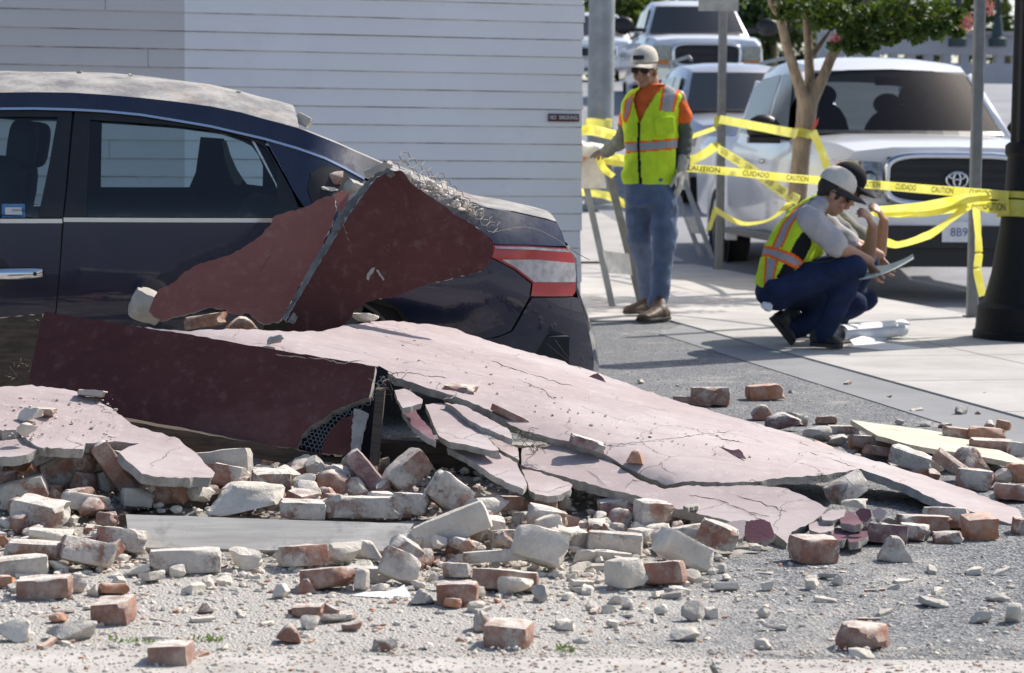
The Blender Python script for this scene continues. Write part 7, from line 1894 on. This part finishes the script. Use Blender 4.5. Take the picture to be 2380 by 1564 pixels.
# vest
tv_ = [(428, 1509, 56, .15), (410, 1507, 59, .15), (350, 1515, 58, .145), (300, 1511, 61, .148), (262, 1510, 64, .148), (238, 1516, 66, .14), (220, 1521, 60, .118), (207, 1521, 44, .095), (199, 1519, 30, .08)]
v, f = remesh([loft([ring(P(x, y, .025), (w * 1.05 * DS / F, 0, 0), (0, b, 0), 24) for y, x, w, b in tv_])], .0075, 2, (.014, 10))
f = drop_faces(v, f, [(1471, 232), (1478, 214), (1496, 195), (1545, 180), (1548, 196), (1523, 222), (1502, 255), (1487, 290), (1481, 270)])
zc_ = P(1512, 338).z; tl_ = .09
rules = [(1, lambda c: abs(c.z - zc_ - (c.x - foot.x) * tl_) < .036), (2, lambda c: abs(c.z - zc_ - (c.x - foot.x) * tl_) < .024),
         (1, [(1541, 197), (1580, 203), (1567, 262), (1531, 257)]), (2, [(1547, 197), (1574, 202), (1561, 261), (1537, 257)]),
         (1, [(1452, 234), (1474, 216), (1466, 262), (1456, 286), (1447, 280)]), (2, [(1457, 236), (1470, 222), (1461, 262), (1455, 276), (1451, 272)]),
         (3, [(1482, 284), (1489, 284), (1487, 340), (1490, 390), (1492, 430), (1485, 430), (1482, 380), (1481, 330)]),
         (3, [(1571, 345), (1577, 345), (1575, 420), (1569, 420)])]
fm = color_faces(v, f, rules)
vest = obj('safety_vest', v, f, [M_LIME, M_ORANGE, M_REFLECT, M_BLACKCLOTH], man, fm=fm, smooth=True)
pk = [P(x, y, -.135) for x, y in ((1520, 272), (1567, 270), (1569, 306), (1548, 318), (1522, 312))]; v, f = remesh([loft([[p + Vector((0, dd, 0)) for p in pk] for dd in (-.012, .03)])], .008, 2); obj('pocket', v, f, M_LIME, vest, smooth=True)
# ---- crouching worker
def crouch(D_, dx, dy, sc, label, cap1, cap2, shirt, jeans, vest_on, near=True, seed=1):
    def Q(x, y, dd=0.0): return W(dx + x, dy + y, D_ + dd)
    base = Q(1850, 800); root = empty('person', (base.x, base.y, .012), 0, label, 'person')
    hc = Q(1939, 452); hp, hax = head_parts(hc, (1, -.12, -.52), (.42, 0, 1))
    px_ = D_ / F
    shn, eln, wrn = Q(1882, 508, -.19), Q(1952, 577, -.22), Q(2020, 607, -.14)
    shf, elf, wrf = Q(1902, 512, .2), Q(2018, 600, .16), Q(2028, 527, .06)
    hipn, kneen, ankn = Q(1815, 668, -.1), Q(1984, 622, -.2), Q(1912, 778, -.12)
    hipf, kneef, ankf = Q(1815, 672, .12), Q(1988, 708, .22), Q(1842, 764, .1)
    spine = [(1803, 674, 50, .17), (1818, 618, 54, .18), (1843, 562, 54, .19), (1872, 514, 46, .2), (1893, 486, 34, .16), (1903, 470, 22, .09)]
    def torso(k, kd):
        rs = []
        for i, (x, y, h, b) in enumerate(spine):
            x2, y2 = spine[min(i + 1, 5)][:2]; x1, y1 = spine[max(i - 1, 0)][:2]
            e = Vector((x2 - x1, 0, -(y2 - y1))).normalized(); nrm = Vector((e.z, 0, -e.x))
            rs.append(ring(Q(x, y), nrm * (h * px_ * k), Vector((0, b * kd, 0)), 24))
        return loft(rs)
    handn = Q(2030, 640, -.12); handf = Q(2012, 492, .0)
    body = hp + [chain([Q(1900, 480), Q(1922, 468)], [.062, .056]), torso(.8, .85), chain([shn, eln, wrn], [.05, .046, .03]), chain([shf, elf, wrf], [.05, .044, .03]), chain([hipn, kneen, ankn], [.08, .055, .04]), chain([hipf, kneef, ankf], [.08, .055, .04])]
    body += hand_parts(wrn, handn - wrn, (.6, .1, .6), .95, .38, 1) + hand_parts(wrf, handf - wrf, (-1, 0, .1), .95, .55, -1)
    v, f = remesh(body, .0075, 1); obj('body', v, f, M_SKIN, root, smooth=True)
    fw, up, rt = hax
    v, f = remesh([ellip(hc + up * .03 - fw * .03, rt * .079, fw * .085, up * .08), ellip(hc - fw * .065 - up * .02, rt * .06, fw * .03, up * .045), ellip(hc + rt * .07 + fw * .015, rt * .012, fw * .022, up * .03), ellip(hc - rt * .07 + fw * .015, rt * .012, fw * .022, up * .03)], .008, 1); obj('hair', v, f, M_HAIR, root, smooth=True)
    cap_parts(root, hc + up * .026, hax, cap1, cap2, 1.04); shades(root, hc + up * .004, hax, 1.04)
    v, f = remesh([torso(.9, .95), chain([shn, shn.lerp(eln, .88)], [.078, .07]), chain([shf, shf.lerp(elf, .6)], [.075, .068]), chain([Q(1892, 492), Q(1906, 476)], [.072, .066])], .011, 2, (.01, 14)); obj('shirt', v, f, shirt, root, smooth=True)
    jn = [loft([ring(Q(x, y), Vector((h * px_, 0, 0)), Vector((0, b, 0))) for x, y, h, b in ((1806, 652, 46, .175), (1804, 680, 50, .18), (1800, 700, 44, .17), (1800, 716, 28, .13))]),
          chain([hipn, hipn.lerp(kneen, .5), kneen, kneen.lerp(ankn, .5), ankn], [.108, .096, .078, .07, .062]), chain([hipf, hipf.lerp(kneef, .5), kneef, kneef.lerp(ankf, .5), ankf], [.1, .09, .074, .07, .062])]
    v, f = remesh(jn, .011, 1, (.014, 9)); obj('jeans', v, f, jeans, root, smooth=True)
    shoe(root, Q(1885, 800, -.1), Q(1958, 804, -.16), Q(1908, 772, -.12), M_BLACKSHOE, M_SOLE, .052, .08, 0, name='shoe')
    tq = Q(1842, 800, .08); hq = Q(1792, 738, .08); shoe(root, hq, tq, Q(1822, 752, .09), M_BLACKSHOE, M_SOLE, .05, .08, 0, Vector((.75, 0, .65)), name='shoe')
    v, f = remesh([torso(1.0, 1.07)], .0075, 2, (.012, 10))
    if vest_on:
        o_ = lambda pts: [(dx + a, dy + b) for a, b in pts]
        C6 = lambda pts: [(dx + 1685 + a * .3157, dy + 348.6 + b * .3157) for a, b in pts]
        f = drop_faces(v, f, C6([(700, 300), (760, 420), (880, 640), (830, 700), (700, 560), (600, 430), (640, 330)]))
        rules = [(3, C6([(620, 560), (640, 690), (590, 800), (470, 930), (400, 1040), (380, 930), (440, 820), (540, 640)])),
                 (1, C6([(250, 700), (370, 712), (500, 760), (610, 838), (520, 872), (400, 820), (310, 782), (245, 790)])), (2, C6([(250, 722), (370, 734), (490, 780), (580, 842), (520, 850), (400, 798), (310, 762), (245, 770)])),
                 (1, C6([(640, 368), (690, 395), (560, 460), (490, 560), (420, 724), (345, 712), (420, 540), (520, 420)])), (2, C6([(620, 372), (660, 395), (540, 460), (470, 560), (405, 722), (362, 714), (435, 545), (530, 430)])),
                 (1, C6([(295, 785), (390, 815), (350, 1040), (280, 1040)])), (2, C6([(311, 790), (372, 812), (333, 1040), (293, 1040)]))]
        fm = color_faces(v, f, rules)
    else: fm = color_faces(v, f, [])
    obj('safety_vest', v, f, [M_LIME, M_ORANGE, M_REFLECT, M_BLACKCLOTH], root, fm=fm, smooth=True)
    return root, Q
c1, Q1 = crouch(13.45, 0, 0, 1, 'crouching worker in lime vest and tan cap holding an open map', M_CAPG, M_CAPD, M_SHIRTG, M_JEANSD, True)
wl_ = MB(); 
tag(obj('clear_wrapper', *remesh([ellip(Q1(1782, 712, -.16), (.035, 0, -.01), (0, .02, 0), (.005, 0, .025))], .006, 1, (.01, 40)), M_PAPER, smooth=True), 'crumpled clear wrapper in the back pocket of the crouching worker', 'wrapper')
c2, Q2 = crouch(14.1, 26, -13, 1, 'second crouching worker in black cap, mostly hidden behind the first', M_CAPB, M_CAPB, M_SHIRTD, M_JEANSD, False, seed=2)
# map in the hand
def curved(name, pts_top, pts_bot, mats, label, cat, th=.002):
    n = len(pts_top); V = [Vector(p) for p in pts_top + pts_bot]; Fc = [(i, i + 1, n + i + 1, n + i) for i in range(n - 1)]
    m = len(V); off = Vector((0, .0, -th)); V2 = V + [p + off for p in V]; Fc2 = Fc + [tuple(k + m for k in reversed(q)) for q in Fc]
    return tag(obj(name, V2, Fc2, mats, smooth=True, normals=False), label, cat)
C6p = lambda a, b, dd: W(1685 + a * .3157, 348.6 + b * .3157, 13.45 + dd)
top_ = catmull([C6p(960, 880, .02), C6p(1080, 858, .05), C6p(1200, 842, .08), C6p(1300, 808, .1), C6p(1385, 765, .12)], 5)
bot_ = catmull([C6p(990, 955, -.28), C6p(1080, 940, -.27), C6p(1200, 898, -.26), C6p(1300, 852, -.25), C6p(1390, 800, -.24)], 5)
curved('paper_map', top_, bot_, M_MAP, 'large pale green map sheet held open by the crouching worker', 'map')
# rolled plans on the pavement
a = G(1952, 803); b = G(2098, 790); e = (b - a).normalized(); s_ = Vector((-e.y, e.x, 0)); V = []; rings = []
N_ = 40
for i in range(9):
    p = a.lerp(b, i / 8); rings.append([p + Vector((0, 0, .055 + .012)) + s_ * math.cos(q) * (.03 + .0032 * q) + Vector((0, 0, 1)) * math.sin(q) * (.03 + .0032 * q) for q in [k / N_ * 9.2 for k in range(N_)]])
v, f = loft(rings, caps=False, closed=False); tag(obj('rolled_plans', v, f, M_PAPER, smooth=True, normals=False), 'roll of white paper plans on the pavement by the crouching worker', 'plans')
c_ = [G(1960, 812), G(2040, 800), G(2142, 815), G(2050, 820)]; c_ = [Vector((p.x, p.y, .0145)) for p in c_]
tag(obj('paper_sheet', c_ + [p + zz * .002 for p in c_], [(3, 2, 1, 0), (4, 5, 6, 7), (0, 1, 5, 4), (1, 2, 6, 5), (2, 3, 7, 6), (3, 0, 4, 7)], M_PAPER), 'flat paper sheet lying beside the rolled plans', 'paper')
T(plate('paper_flap', [(1975, 790), (2030, 772), (2090, 768), (2050, 796), (2000, 822)], depth_fit([(1990, 792, a.y - .07), (2060, 772, b.y - .03), (2006, 818, a.y - .16)]), .0015, [M_PAPER, M_PAPER], jag=.3, step=10, grid=14, wav=.004), 'loose white corner of paper curling off the rolled plans', 'paper')
